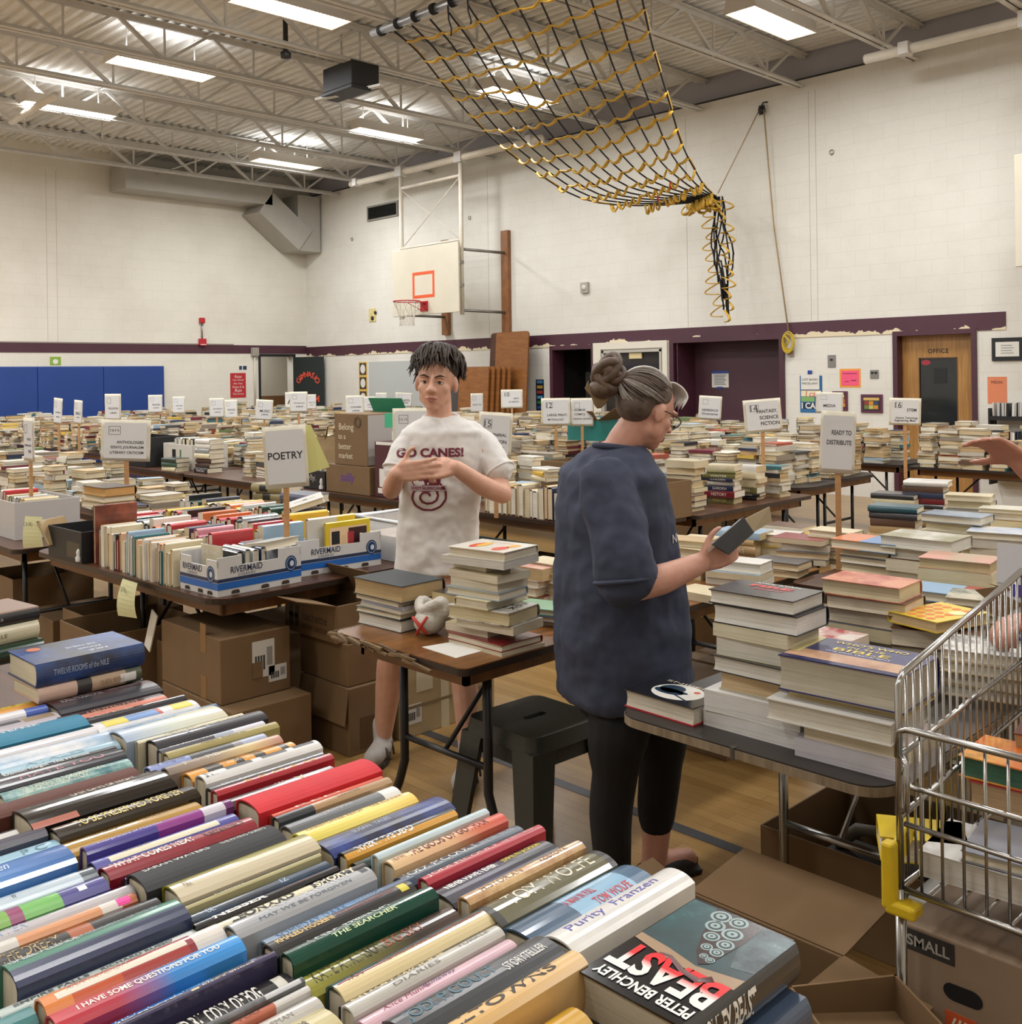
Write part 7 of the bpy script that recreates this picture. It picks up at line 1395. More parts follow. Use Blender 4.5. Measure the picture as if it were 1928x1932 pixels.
b.quad(*[v - o_ - dn + Vector((0, 0, .004)) for v in (A_, B_, C_, D_)]); q = b.build('body', CARD, fc); s_ = q.modifiers.new('thickness', 'SOLIDIFY'); s_.thickness = .005
n_ = (C_ - B_).cross(Vector((0, 0, 1))).normalized(); n_ = n_ if n_.dot(B_ - A_) > 0 else -n_; e_ = (C_ - B_).normalized()
def lab(u0, u1, v0, v1, m, nm, d): b = MB(); b.quad(*[B_ - o_ + e_ * u + Vector((0, 0, v - .0)) * 1 + n_ * d for u, v in ((u0, v0), (u1, v0), (u1, v1), (u0, v1))]); return b.build(nm, m, fc)
lab(.015, .1, -.1, -.02, LABELM, 'label', .0035)
for k in range(4): lab(.022 + .012 * k, .03 + .012 * k, -.085, -.05, mat('3a3835', .6), 'barcode', .0042)
a = WY(1702, 1738, 2.0); sm = carton('brown home moving box marked small with an orange square, under the cart', a.x, a.x + .5, 2.0, 2.36, 0, a.z, mat('8a7560', .7, var=.08, vscale=4, name='moving_box_card'))
sm['label'] = 'moving box marked small with an orange square, under the cart'
facepatch(sm, '-y', -.25, -.145, a.z - .05, a.z - .008, mat('2f2c2a', .6), 'dark_strip'); facetext(sm, 'SMALL', '-y', -.197, a.z - .029, .085, mat('a8a49c', .5), bold=.02).location.y = -.001
b = MB(); b.add([(-.13 + .03 * (1 if math.cos(k * PI / 8) > 0 else -1) * .6 + .02 * math.cos(k * PI / 8), -sm['hy'] - .0015, a.z - .1 + .017 * math.sin(k * PI / 8)) for k in range(16)], [tuple(range(16))]); b.build('hand_hole', mat('0d0b0a', .9), sm)
facepatch(sm, '-y', -.165, -.105, a.z - .2, a.z - .14, mat('c2552c', .5), 'orange_logo')
for k in range(4): 
    b = MB(); b.bar((-.16 + .013 * k, -sm['hy'] - .0018, a.z - .19), (-.145 + .01 * k, -sm['hy'] - .0018, a.z - .15), .004, .0006, up=(0, 1, 0)); b.build('logo_stroke', mat('d9d3c6', .5), sm)
a2 = WY(1712, 1690, 2.42); vb = carton('white wine carton standing behind the small moving box', a2.x, a2.x + .42, 2.42, 2.6, 0, a2.z, mat('b9b7b4', .5, name='white_wine_carton')); facetext(vb, 'VIÑAMAITIA', '-y', -.01, a2.z - .075, .2, BLACK, bold=.02)
b = MB(); x0, x1, z0, z1_ = -.125, .105, a2.z - .11, a2.z - .04
for q in ((x0, x1, z1_ - .003, z1_), (x0, x1, z0, z0 + .003), (x0, x0 + .003, z0, z1_), (x1 - .003, x1, z0, z1_)): b.bx(q[0], q[1], -vb['hy'] - .001, -vb['hy'], q[2], q[3])
b.build('print_frame', BLACK, vb)
# ================================================================== wire cart
def cart():
    C0 = DP(1697, 1500, 2.02); t = thing('shopping_cart', 'chrome wire cart with a yellow plastic corner at the right edge, holding books', 'cart', (C0.x, C0.y, 0))
    WIRE = mat('a9a7a3', .22, .95, name='chrome_wire'); zb, zt, zs = .655, .975, 1.075
    dy = Vector((.03, 1, 0)).normalized(); dx = Vector((1, -.02, 0)).normalized(); LX, LY = .62, .62
    def P(u, v, z): return dx * u + dy * v + Vector((0, 0, z))
    def wire(nm, pts, r): b = MB(); b.tube(pts, r, 8); return b.build(nm, WIRE, t)
    wire('side_rail', [P(0, 0, zb), P(0, 0, zs - .02), P(0, .02, zs), P(0, LY, zs + .12), P(0, LY + .01, zs + .1), P(0, LY, zb + .05)], .0075)
    for k, z in enumerate((zb + .08, zb + .2)): wire('side_rail', [P(0, 0, z + .06), P(0, LY, z + .13)], .006)
    wire('front_rail', [P(0, -.005, zt - .06), P(0, -.005, zt - .01), P(.02, -.008, zt), P(LX, -.008, zt + .0)], .0075)
    wire('front_rail', [P(.01, .0, zb), P(LX, 0, zb)], .007); wire('front_rail', [P(.01, .0, zb + .13), P(LX, 0, zb + .13)], .0055); wire('front_rail', [P(.0, .02, zt - .085), P(.03, -.01, zt - .11), P(LX, -.01, zt - .11)], .0055)
    for k in range(1, 15): u = k * LX / 15; wire('front_wire', [P(u, .003, zb), P(u, .003, zt)], .0032)
    for k in range(1, 19): v = k * LY / 19; wire('side_wire', [P(.0, v, zb + .02), P(.0, v, zs + .12 * v / LY)], .0032)
    for k in range(1, 12): u = k * LX / 12; wire('floor_wire', [P(u, 0, zb), P(u, LY, zb + .03)], .0032)
    wire('floor_rail', [P(0, 0, zb), P(0, LY, zb + .03)], .006); wire('hinge_loop', [P(.012, -.015, zt - .05), P(.03, -.03, zt - .06), P(.03, -.03, zt - .15), P(.012, -.015, zt - .16)], .006)
    for u in (.0, .62):
        for v in (.0, .64): wire('leg', [P(u, v, zb), P(u, v, .1)], .011)
    for u in (.0, .62): wire('base_rail', [P(u, .0, .14), P(u, .64, .14)], .01)
    for u in (.0, .62):
        for v in (.0, .64): b = MB(); c = P(u, v, .05); b.cyl(c - dx * .012, c + dx * .012, .05, 18); b.build('wheel', BLACK, t)
    Y = mat('d3b41f', .45, var=.1, vscale=12, name='yellow_plastic'); b = MB(); b.box(P(-.012, -.02, zb + .03), (.026, .03, .13)); b.box(P(.012, -.012, zb - .03), (.06, .045, .025)); b.box(P(-.012, .03, zb + .075), (.02, .08, .04), M=Matrix.Rotation(R(35), 3, 'X')); b.build('corner_bumper', Y, t, .006)
    return C0, P
C0, CP = cart()
def inc(label, u, v, z, L, W, T, c, rz, **kw): p = CP(u - .1, v, z); return book(label, (C0.x + p.x, C0.y + p.y, z), L, W, T, c, rz=rz, group='books in the cart', **kw)
inc('white thick paperback at the bottom front of the cart', .23, .16, .667, .26, .19, .05, 'd0cdc8', R(-85), hard=False, pages='d0ccc4'); inc('grey and teal striped book lying in the cart bottom', .3, .17, .719, .25, .18, .022, ('b', [(0, '8d8f98'), (.5, '6fa0a4')]), R(-82))
inc('green book lying in the cart bottom', .45, .19, .667, .25, .18, .045, '46603a', R(-80)); inc('small yellow book at the cart corner', .07, .15, .667, .17, .12, .05, 'cfb32c', R(-60))
inc('tan topped teal book in the cart, under the dark green one', .32, .36, .70, .25, .19, .05, ('s', 'b59a62', '2c6470', .7), R(-86)); inc('green edged red book in the cart, second from top of its pile', .24, .34, .752, .24, .18, .06, ('s', '35604c', 'a83238', .6), R(-84), pages='b99a74'); inc('green edged book with an orange dragon cover, topmost in its cart pile', .22, .33, .814, .23, .17, .045, ('n', 'c4501f', 'dc9a3c', 7, '43302a'), R(-88), pages='39604c')
inc('large tan paged book lying at the back of the cart', .3, .5, .815, .3, .22, .075, '5b2620', R(-80), pages='b9986a'); inc('maroon tan paged book on top at the back of the cart', .42, .5, .892, .27, .2, .06, '5a1f26', R(-76), pages='bfa072'); inc('red book leaning at the right of the cart', .46, .36, .72, .24, .17, .05, 'a8262c', R(-70), tilt=R(-10), pages='b99a74')
# ================================================================== signs on sticks
STICK = wood_mat('a3774c', 'bd9263', (3, 3, 20), 'pine_stick', .6); PLAC = mat('d3ccb8', .6, var=.06, vscale=14, name='taped_placard'); SHEET = mat('d2d2d2', .4, name='plastic_sleeve_sheet')
RZ0 = math.atan2(r0.y, r0.x)
def sign(label, px0, py0, px1, py1, d, texts, yaw=0, roll=0, zb=.74, back=None, num=None, group='section signs on sticks', m=PLAC):
    c = DP((px0 + px1) / 2, (py0 + py1) / 2, d); sc = d / FPX; w_ = (px1 - px0) * sc / max(.3, math.cos(R(yaw))); h = (py1 - py0) * sc
    t = thing('section_sign', label, 'sign', (c.x, c.y, zb), RZ0 + R(yaw), group); zc = c.z - zb; Mr = Matrix.Translation((0, 0, zc)) @ Matrix.Rotation(R(roll), 4, 'Y')
    b = MB(); b.M = Mr; n = 6; e = .5 * w_
    vv = []; rnd = random.Random(int(px0))
    for i in range(n + 1):
        for j in range(n + 1): vv.append((-e + w_ * i / n + (rnd.uniform(-.002, .002) if 0 < i < n else 0), -.006 + rnd.uniform(-.0025, .0015), -h / 2 + h * j / n))
    ff = [(i * (n + 1) + j, (i + 1) * (n + 1) + j, (i + 1) * (n + 1) + j + 1, i * (n + 1) + j + 1) for i in range(n) for j in range(n)]
    b.add(vv, ff, 0, True); o = b.build('placard', m, t); s = o.modifiers.new('thickness', 'SOLIDIFY'); s.thickness = .005; s.offset = -1
    b = MB(); b.M = Mr; k = .86; b.bx(-e * k, e * k, -.0095, -.0088, -h / 2 * k, h / 2 * k); b.build('sheet', SHEET, t)
    if num is not None:
        b = MB(); b.M = Mr; x0, x1, z0, z1 = -e * .68, -e * .2, h * .14, h * .34
        for q in ((x0, x1, z1 - h * .008, z1), (x0, x1, z0, z0 + h * .008), (x0, x0 + h * .008, z0, z1), (x1 - h * .008, x1, z0, z1)): b.bx(q[0], q[1], -.0102, -.0096, q[2], q[3])
        b.build('number_box', INK, t)
        if num: text_obj('lettering', num, INK, t, Mr @ frame(((x0 + x1) / 2, -.0103, (z0 + z1) / 2), (1, 0, 0), (0, 0, 1)), width=(x1 - x0) * .8)
    for q in texts: text_obj('lettering', q[0], INK, t, Mr @ frame((q[1] * w_, -.0103, q[2] * h), (1, 0, 0), (0, 0, 1)), width=q[3] * w_, bold=.015, stretch=q[4] * h if len(q) > 4 else None)
    b = MB(); zl = zc - h * .35; b.bx(-.013, .013, -.004, .012, 0.0, zc + h * .2); b.build('stick', STICK, t)
    if back: back(t, zc, w_, h)
    return t
def yellow_back(t, zc, w_, h): b = MB(); b.quad((w_ * .3, .02, zc + h * .5), (w_ * .58, .03, zc + h * .5), (w_ * 1.0, .05, zc - h * .2), (w_ * .2, .03, zc - h * .35)); o = b.build('yellow_sheet', mat('cfcb84', .7, name='yellow_sheet'), t); s = o.modifiers.new('thickness', 'SOLIDIFY'); s.thickness = .001
sign('white sign reading poetry, on a stick between the cherry cartons', 499, 803, 579, 920, 4.82, [('POETRY', 0, .02, .8, .12)], yaw=8, roll=-3, back=yellow_back)
sign('square sign for anthologies and essays, left of the poetry sign', 191, 792, 284, 870, 6.6, [('ANTHOLOGIES', .1, -.04, .55), ('ESSAYS, JOURNALISM', .04, -.17, .66), ('LITERARY CRITICISM', .03, -.29, .68)], roll=2, num='7.8.9 R')
sign('narrow turned sign for poetry, drama, music and film at the left edge', 36, 788, 76, 870, 6.3, [('POETRY,', .1, .0, .4), ('DRAMA, MUSIC,', 0, -.14, .66), ('FILM', .15, -.27, .25)], yaw=-48, num='')
for (lab, r_, d, tx, yw) in (
    ('small tilted sign before the blue pad, left one of two close together', (98, 751, 122, 800), 11.6, 'CHILDREN', -38), ('small tilted sign before the blue pad, right one of two close together', (137, 755, 159, 800), 12.2, 'BIBLE', -36), ('sign with a stained top before the blue pad, above the anthologies sign', (196, 743, 231, 793), 10.6, 'RELIGION', -20), ('small sign at the right end of the blue pad', (281, 745, 305, 779), 16, 'TRAVEL', 20),
    ('faint small sign under the two wall pipes right of the blue pad', (326, 748, 349, 780), 16.5, 'HISTORY', 0), ('small sign left of the red poster, left of an overlapping pair', (396, 751, 422, 788), 14.6, 'COOKING', 15), ('small sign left of the red poster, right of an overlapping pair', (424, 754, 448, 789), 15.4, 'FOOD', 0), ('tilted small sign below the end wall doorway', (483, 754, 514, 793), 13.5, 'MUSIC', 12), ('small sign in front of the green door, largest of three', (547, 739, 580, 778), 13.4, 'PSYCHOLOGY', 4), ('small sign partly hidden behind the largest by the green door, left', (538, 740, 556, 770), 15.5, 'A', 0), ('small sign behind and right of the largest by the green door', (578, 744, 596, 772), 15.5, 'HEALTH', 12), 
    ('small sign above the paper bag, leftmost of three before the grey board', (653, 746, 686, 786), 13.2, 'CONSUMER', 14), ('small sign before the grey board, middle of three', (687, 748, 709, 776), 15, 'GARDEN', 0), ('small sign before the grey board, rightmost of three', (709, 741, 730, 772), 15.8, 'SPORTS', 0), ('crooked small sign at the boy\'s ear, before the grey board', (746, 741, 777, 767), 15, 'CRAFTS', 18)):
    sign(lab, *r_, d, [(tx, .05, -.05, .6), ('& MORE', .05, -.22, .4)], yaw=yw, roll=4 if 'rooked' in lab or 'tilted' in lab else 0, num='')
sign('cream sign numbered 13-15 behind the boy\'s shoulder', 741, 770, 815, 850, 7.4, [('NOVELS', .0, -.1, .6)], num='13-15'); sign('large turned sign just right of the boy\'s neck', 902, 778, 966, 862, 6.7, [('GENERAL', .1, .0, .5), ('FICTION', .1, -.15, .5), ('A - K', .15, -.3, .3)], yaw=-12, roll=4, num='15')
sign('narrow small sign left of the arts and crafts sign', 888, 742, 911, 778, 14.5, [('HOW TO', .0, -.1, .7)], yaw=20, num=''); sign('wide small sign for arts and crafts before the leaning tables', 945, 735, 986, 770, 12.3, [('ARTS', .2, .02, .25), ('& CRAFTS', .1, -.16, .45)], num='10'); sign('wide sign for large print and mythology, left of a joined pair', 1021, 751, 1076, 803, 9.8, [('LARGE PRINT,', .05, -.12, .7), ('MYTHOLOGY', .0, -.28, .55)], num='12'); sign('wide sign for humor and comics, right of a joined pair', 1077, 751, 1119, 804, 9.9, [('HUMOR', -.1, .08, .5), ('COMICS,', -.1, -.08, .5), ('GRAPHIC NOVELS', .0, -.24, .8)], num='')
sign('sign reading reference before the maroon door', 1318, 747, 1361, 792, 11.2, [('REFERENCE', .0, -.1, .7), ('Dictionaries', .0, -.25, .7)], roll=4, num=''); sign('tilted sign for fantasy and science fiction, right of the reference sign', 1403, 753, 1474, 815, 7.6, [('FANTASY,', .12, .12, .55), ('SCIENCE', .16, -.06, .5), ('FICTION', .18, -.24, .5)], roll=-4, num='14'); sign('wide sign reading media below the blue poster', 1539, 740, 1590, 779, 10.3, [('MEDIA', .0, -.15, .45)], roll=2, num='')
sign('tall sign reading ready to distribute on a long stick behind the woman\'s book', 1549, 776, 1611, 893, 4.8, [('READY TO', .1, .16, .55, .075), ('DISTRIBUTE', .04, -.0, .7, .075)], yaw=-14, roll=3); sign('sign reading STEM with a black bar below the office door', 1677, 751, 1737, 802, 8.8, [('STEM', .2, .06, .3), ('Science, Technology', .05, -.24, .7), ('Engineering, Math', .0, -.34, .66)], roll=2, num='16')
b = MB(); tS = [o for o in bpy.data.objects if o.get('label', '').startswith('sign reading STEM')][0]; w_ = .27; zc = 0
# ================================================================== people
def skin_mat(col, name):
    m, nt, b = newmat(name); f = noise(nt, coords(nt), 26, 4); c = lin(col)[:3]
    nt.links.new(ramp(nt, f, [(.3, (c[0] * .93, c[1] * .86, c[2] * .84)), (.7, c)]), b.inputs['Base Color']); b.inputs['Roughness'].default_value = .5
    b.inputs['Subsurface Weight'].default_value = .12; b.inputs['Subsurface Radius'].default_value = (.012, .005, .003); return m
def cloth_mat(col, name, sc=34, var=.14):
    m, nt, b = newmat(name); v = coords(nt); f = noise(nt, v, 7, 5, .6); c = lin(col)[:3]
    nt.links.new(ramp(nt, f, [(.3, tuple(x * (1 - var) for x in c)), (.7, tuple(min(1, x * (1 + var * .4)) for x in c))]), b.inputs['Base Color']); b.inputs['Roughness'].default_value = .85
    g = noise(nt, v, sc * 6, 2); bump(nt, b, g, .12, .002); return m
def spl(pts, rad, sub=5):
    pts = [Vector(p) for p in pts]; o = []; r = []
    for i in range(len(pts) - 1):
        p = [pts[max(0, min(len(pts) - 1, i + k))] for k in (-1, 0, 1, 2)]
        for q in range(sub):
            f = q / sub; o.append(.5 * ((2 * p[1]) + (p[2] - p[0]) * f + (2 * p[0] - 5 * p[1] + 4 * p[2] - p[3]) * f * f + (3 * p[1] - p[0] - 3 * p[2] + p[3]) * f ** 3)); r.append(rad[i] + (rad[i + 1] - rad[i]) * f)
    return o + [pts[-1]], r + [rad[-1]]
def limb(b, pts, rad, sub=5, n=14, flat=1.0):
    p, r = spl(pts, rad, sub); b.tube(p, r, n, flat=flat); b.ell(p[0], (r[0],) * 3, None, 12); b.ell(p[-1], (r[-1],) * 3, None, 12)
def loft(b, rings, n=28):
    """rings: (centre, side vector, front vector) ellipses joined into a closed trunk"""
    vv = []
    for c, a, f in rings:
        for j in range(n):
            t = 2 * PI * j / n; ct, st = math.cos(t), math.sin(t); vv.append(Vector(c) + Vector(a) * math.copysign(abs(ct) ** .85, ct) + Vector(f) * math.copysign(abs(st) ** .85, st))
    k = len(rings); ff = [(i * n + j, i * n + (j + 1) % n, (i + 1) * n + (j + 1) % n, (i + 1) * n + j) for i in range(k - 1) for j in range(n)] + [tuple(range(n - 1, -1, -1)), tuple((k - 1) * n + j for j in range(n))]
    b.add(vv, ff, 0, True)
def grow(b, name, m, parent, voxel, smooth=4, folds=None):
    o = b.build(name, m, parent); bm = bmesh.new(); bm.from_mesh(o.data); bmesh.ops.recalc_face_normals(bm, faces=bm.faces); bm.to_mesh(o.data); bm.free()
    r = o.modifiers.new('merge', 'REMESH'); r.mode = 'VOXEL'; r.voxel_size = voxel; r.use_smooth_shade = True
    if folds:
        tx = bpy.data.textures.new('folds', 'CLOUDS'); tx.noise_scale = folds[1]; tx.noise_depth = 2
        d = o.modifiers.new('folds', 'DISPLACE'); d.texture = tx; d.strength = folds[0]; d.mid_level = .5; d.texture_coords = 'LOCAL'
    s = o.modifiers.new('soften', 'SMOOTH'); s.factor = .5; s.iterations = smooth
    return o
def bvh_of(o):
    dg = bpy.context.evaluated_depsgraph_get(); dg.update(); e = o.evaluated_get(dg); me = e.to_mesh()
    t = BVHTree.FromPolygons([e.matrix_world @ v.co for v in me.vertices], [tuple(p.vertices) for p in me.polygons]); e.to_mesh_clear(); return t
def project(bv, vv, ff, M, direction, off=.0025):
    out = []
    for v in vv:
        p = M @ v; h = bv.ray_cast(p - direction * .5, direction); out.append((h[0] if h[0] is not None else p) - direction * off)
    return out, ff
def subdiv_text(txt, **kw):
    v_, f_ = text_mesh(txt, **kw); bm = bmesh.new(); vs_ = [bm.verts.new(v) for v in v_]
    for f in f_:
        try: bm.faces.new([vs_[i] for i in f])
        except ValueError: pass
    bmesh.ops.triangulate(bm, faces=bm.faces); bm.verts.index_update(); r = [v.co.copy() for v in bm.verts], [tuple(v.index for v in f.verts) for f in bm.faces]; bm.free(); return r
def hand(b, wrist, d, palm, side, curl=25, size=1.0, spread=6, curls=None, thumb=(.55, .5)):
    """wrist point, d = pointing direction, palm = direction the palm faces, side = direction of the thumb side"""
    d = Vector(d).normalized(); palm = Vector(palm); palm = (palm - d * palm.dot(d)).normalized(); s = d.cross(palm); s = s if s.dot(Vector(side)) > 0 else -s
    W = Vector(wrist); k = size
    for q in range(4):
        o = (.030 - .019 * q) * k; limb(b, [W + s * o * .6, W + d * .05 * k + s * o, W + d * .088 * k + s * o], [.013 * k, .0125 * k, .0105 * k], 3, 10)
    tips = []
    for q in range(4):
        o = (.030 - .019 * q) * k; L = (.072, .08, .074, .058)[q] * k; a = R((spread * (1.2 - q * .8))); p = W + d * .088 * k + s * o; fd = (d * math.cos(a) + s * math.sin(a)); pts = [p]; ang = 0
        for j in range(3):
            ang += R((curls[q] if curls else curl) * (.8, 1.1, .8)[j]); seg = L * (.45, .32, .25)[j]; p = p + (fd * math.cos(ang) + palm * math.sin(ang)) * seg; pts.append(p)
        limb(b, pts, [.0095 * k, .0088 * k, .0082 * k, .007 * k], 3, 10); tips.append(p)
    t0 = W + s * .026 * k + d * .018 * k; t1 = t0 + (s * .8 + d * .75 + palm * .35).normalized() * .036 * k; t2 = t1 + (s * thumb[0] + d + palm * thumb[1]).normalized() * .032 * k; t3 = t2 + (s * thumb[0] * .3 + d + palm * thumb[1]).normalized() * .024 * k
    limb(b, [W + s * .012 * k, t0, t1, t2, t3], [.014 * k, .0145 * k, .011 * k, .0095 * k, .0075 * k], 3, 10)
    return tips
def head(b, c, fw, up, k=1.0, brow=True):
    """skull, jaw, face and ears; c = centre of the head, fw = facing direction"""
    fw = Vector(fw).normalized(); up = Vector(up); up = (up - fw * up.dot(fw)).normalized(); rt = fw.cross(up)
    Rm = Matrix((rt, fw, up)).transposed(); c = Vector(c)
    def P(x, y, z): return c + rt * x * k + fw * y * k + up * z * k
    b.ell(P(0, -.012, .028), (.073 * k, .093 * k, .088 * k), Rm, 24); b.ell(P(0, .018, -.028), (.061 * k, .072 * k, .085 * k), Rm, 22)
    b.ell(P(0, .054, -.088), (.028 * k, .028 * k, .024 * k), Rm, 16); b.ell(P(0, .04, -.07), (.046 * k, .04 * k, .034 * k), Rm, 18)
    for s in (-1, 1):
        b.ell(P(s * .038, .05, -.024), (.024 * k, .022 * k, .022 * k), Rm, 14); b.ell(P(s * .03, .077, .022), (.026 * k, .012 * k, .009 * k), Rm, 12)
        b.ell(P(s * .076, -.008, -.01), (.01 * k, .02 * k, .032 * k), Rm, 14); b.ell(P(s * .047, .012, -.055), (.016 * k, .033 * k, .03 * k), Rm, 12)
    limb(b, [P(0, .084, .018), P(0, .095, -.006), P(0, .108, -.026)], [.008 * k, .009 * k, .0125 * k], 3, 10)
    for s in (-1, 1): b.ell(P(s * .012, .096, -.03), (.009 * k, .01 * k, .008 * k), Rm, 10)
    b.ell(P(0, .083, -.058), (.024 * k, .012 * k, .0055 * k), Rm, 12); b.ell(P(0, .082, -.068), (.021 * k, .012 * k, .006 * k), Rm, 12)
    return P, Rm
EYEW = mat('d8d2ca', .2, name='eye_white'); IRIS = mat('3a2c22', .15, name='brown_iris'); LIP = mat('a8645a', .5, name='lip')
def face_parts(P, Rm, parent, k, skin, browm):
    for s in (-1, 1):
        b = MB(); b.ell(P(s * .03, .071, .002), (.0145 * k, .012 * k, .008 * k), Rm, 14); e = b.build('eye', EYEW, parent)
        b = MB(); b.ell(P(s * .029, .0805, .002), (.0062 * k, .004 * k, .0062 * k), Rm, 12); b.build('iris', IRIS, e)
        b = MB(); p, r = spl([P(s * .013, .081, .004), P(s * .03, .086, .0115), P(s * .047, .074, .003)], [.003 * k, .004 * k, .003 * k], 4); b.tube(p, r, 8); b.build('eyelid', skin, e)
        b = MB(); p, r = spl([P(s * .012, .09, .021), P(s * .032, .0905, .029), P(s * .052, .074, .022)], [.0045 * k, .005 * k, .002 * k], 4); b.tube(p, r, 8, flat=.6); b.build('eyebrow', browm, parent)
    b = MB(); p, r = spl([P(-.024, .083, -.062), P(-.008, .0925, -.058), P(0, .0935, -.0595), P(.008, .0925, -.058), P(.024, .083, -.062)], [.001, .0038 * k, .0035 * k, .0038 * k, .001], 4); b.tube(p, r, 8)
    p, r = spl([P(-.02, .084, -.063), P(0, .0925, -.069), P(.02, .084, -.063)], [.001, .005 * k, .001], 5); b.tube(p, r, 8); b.build('lips', LIP, parent)
# ------------------------------------------------------------------ the boy
def boy():
    D = 4.25; q = lambda x, y, d=D: DP(x, y, d + .12); KH = 1.1
    base = G(815, 1480, 0); t = thing('person', 'person in a white go canes t-shirt with hands at his chest, facing the camera', 'person', (0, 0, 0))
    SK = skin_mat('d2a48c', 'boy_skin'); fw = (-f0 * .97 + r0 * -.12).normalized(); rt = fw.cross(u0)   # rt = his right... image left
    im = r0 * 1.04  # image right
    b = MB()
    hc = q(823, 721); P, Rm = head(b, hc, (fw + Vector((0, 0, -.02))), u0 + im * .06, KH)
    limb(b, [q(827, 752), q(829, 782), q(832, 825)], [.056, .054, .07], 5)
    loft(b, [(q(832, 812), im * .08, f0 * .07), (q(832, 860), im * .14, f0 * .1), (q(830, 960), im * .145, f0 * .11), (q(828, 1050), im * .15, f0 * .1), (q(825, 1110), im * .16, f0 * .11)])
    # image-left arm: hand over the chest
    e1 = q(738, 924, 4.13); w1 = q(748, 893, 3.97)
    limb(b, [q(780, 832, 4.25), q(756, 880, 4.2), e1], [.046, .043, .039]); limb(b, [e1, q(741, 915, 4.05), w1], [.04, .04, .029])
    hand(b, w1, im * .98 + u0 * .12 - f0 * .05, f0, u0, curl=8, size=1.05, spread=5, thumb=(1.6, -.2))
    # image-right arm: loose fist in front of the chest
    e2 = q(948, 932, 4.16); w2 = q(860, 882, 3.99)
    limb(b, [q(890, 828, 4.25), q(926, 876, 4.22), e2], [.048, .046, .041]); limb(b, [e2, q(912, 917, 4.08), w2], [.042, .042, .03])
    hand(b, w2, -im * .97 - u0 * .14 - f0 * .05, f0 * .8 - u0 * .5, u0, curl=58, size=1.02, spread=2, thumb=(.3, .8))
    # legs
    k1, a1 = q(737, 1240, 4.3), q(722, 1395, 4.38); limb(b, [q(790, 1075, 4.3), q(762, 1160, 4.28), k1, q(732, 1300, 4.34), a1], [.09, .075, .055, .056, .036])
    k2, a2 = q(868, 1235, 4.22), q(884, 1440, 4.12); limb(b, [q(862, 1075, 4.28), q(866, 1160, 4.25), k2, q(878, 1310, 4.2), a2], [.09, .075, .055, .056, .036])
    for a in (a1, a2): limb(b, [a, Vector((a.x, a.y, .05)), Vector((a.x, a.y, .045)) + fw * .13 - im * .01], [.036, .04, .036], 4)
    bd = grow(b, 'body', SK, t, .0062, 3)
    HM = mat('392b21', .6, var=.3, vscale=60, name='dark_brown_hair'); face_parts(P, Rm, t, KH, SK, HM)
    # hair: a cap of swept curls
    b = MB(); rnd = random.Random(6); b.ell(P(0, -.028, .055), (.083 * KH, .094 * KH, .078 * KH), Rm, 22); EC, ER = Vector((0, -.022, .04)), Vector((.082, .1, .09)); cr = Vector((.15, -.35, .9)).normalized()
    for k in range(330):
        a = rnd.uniform(-PI, PI); ca = math.cos(a); el = (.0 + .24 * rnd.random()) if ca > .55 else (-.15 + .25 * rnd.random()) if ca > -.2 else (-.5 + .3 * rnd.random()); el += abs(rnd.gauss(0, .3)); us = Vector((math.sin(a) * math.cos(el), ca * math.cos(el), math.sin(el))); om = math.acos(max(-1, min(1, us.dot(cr))))
        if om < .15: continue
        ph = rnd.uniform(0, 6.28); wv = Vector((rnd.uniform(-1, 1), rnd.uniform(-1, 1), rnd.uniform(-1, 1))).normalized(); pts = []; lift = rnd.uniform(.1, .3)
        for j in range(8):
            f = .12 + .88 * j / 7; d_ = (cr * math.sin((1 - f) * om) + us * math.sin(f * om)) / math.sin(om); d_ = d_.normalized() * (1.04 + lift * math.sin(PI * min(1, f * .8)) + (.14 if j == 7 else 0)) + wv * .13 * math.sin(ph + f * 11) * f; pts.append(P(EC.x + d_.x * ER.x, EC.y + d_.y * ER.y, EC.z + d_.z * ER.z))
        pp, rr = spl(pts, [.0035, .005, .006, .0062, .006, .005, .004, .001], 2); b.tube(pp, rr, 5)
    b.build('hair', HM, t)
    # t-shirt
    TS = cloth_mat('d9d6d2', 'white_cotton', var=.06); b = MB()
    loft(b, [(q(832, 785), im * .07, f0 * .07), (q(833, 797), im * .12, f0 * .09), (q(834, 814), im * .17, f0 * .11), (q(834, 870), im * .176, f0 * .125), (q(828, 960), im * .165, f0 * .125), (q(825, 1030), im * .168, f0 * .127), (q(823, 1078), im * .175, f0 * .13)], 32)
    limb(b, [q(784, 822, 4.25), q(762, 850, 4.21), q(750, 884, 4.17)], [.055, .058, .06]); limb(b, [q(886, 818, 4.26), q(918, 846, 4.25), q(942, 886, 4.2)], [.058, .06, .062])
    ts = grow(b, 't_shirt', TS, t, .008, 4, (.02, .06))
    for c0, c1, rr_ in ((q(762, 850, 4.21), q(750, 886, 4.17), .061), (q(918, 846, 4.25), q(943, 888, 4.2), .063)):
        ax_ = (c1 - c0).normalized(); ux = ax_.cross(f0).normalized(); uy = ax_.cross(ux); b = MB(); b.tube([c1 + ux * rr_ * math.cos(a * PI / 10) + uy * rr_ * math.sin(a * PI / 10) for a in range(20)], .006, 6, closed=True); b.build('sleeve_hem', TS, t)
    b = MB(); p = [q(832, 788) + im * .072 * math.cos(a * PI / 12) + f0 * .072 * math.sin(a * PI / 12) + u0 * (.01 * math.cos(a * PI / 6) * 0 + .014 * math.sin(a * PI / 12)) for a in range(24)]; b.tube(p, .009, 8, closed=True); b.build('neckband', TS, t)
    bv = bvh_of(ts); DK = mat('6b1a2e', .6, name='maroon_print')
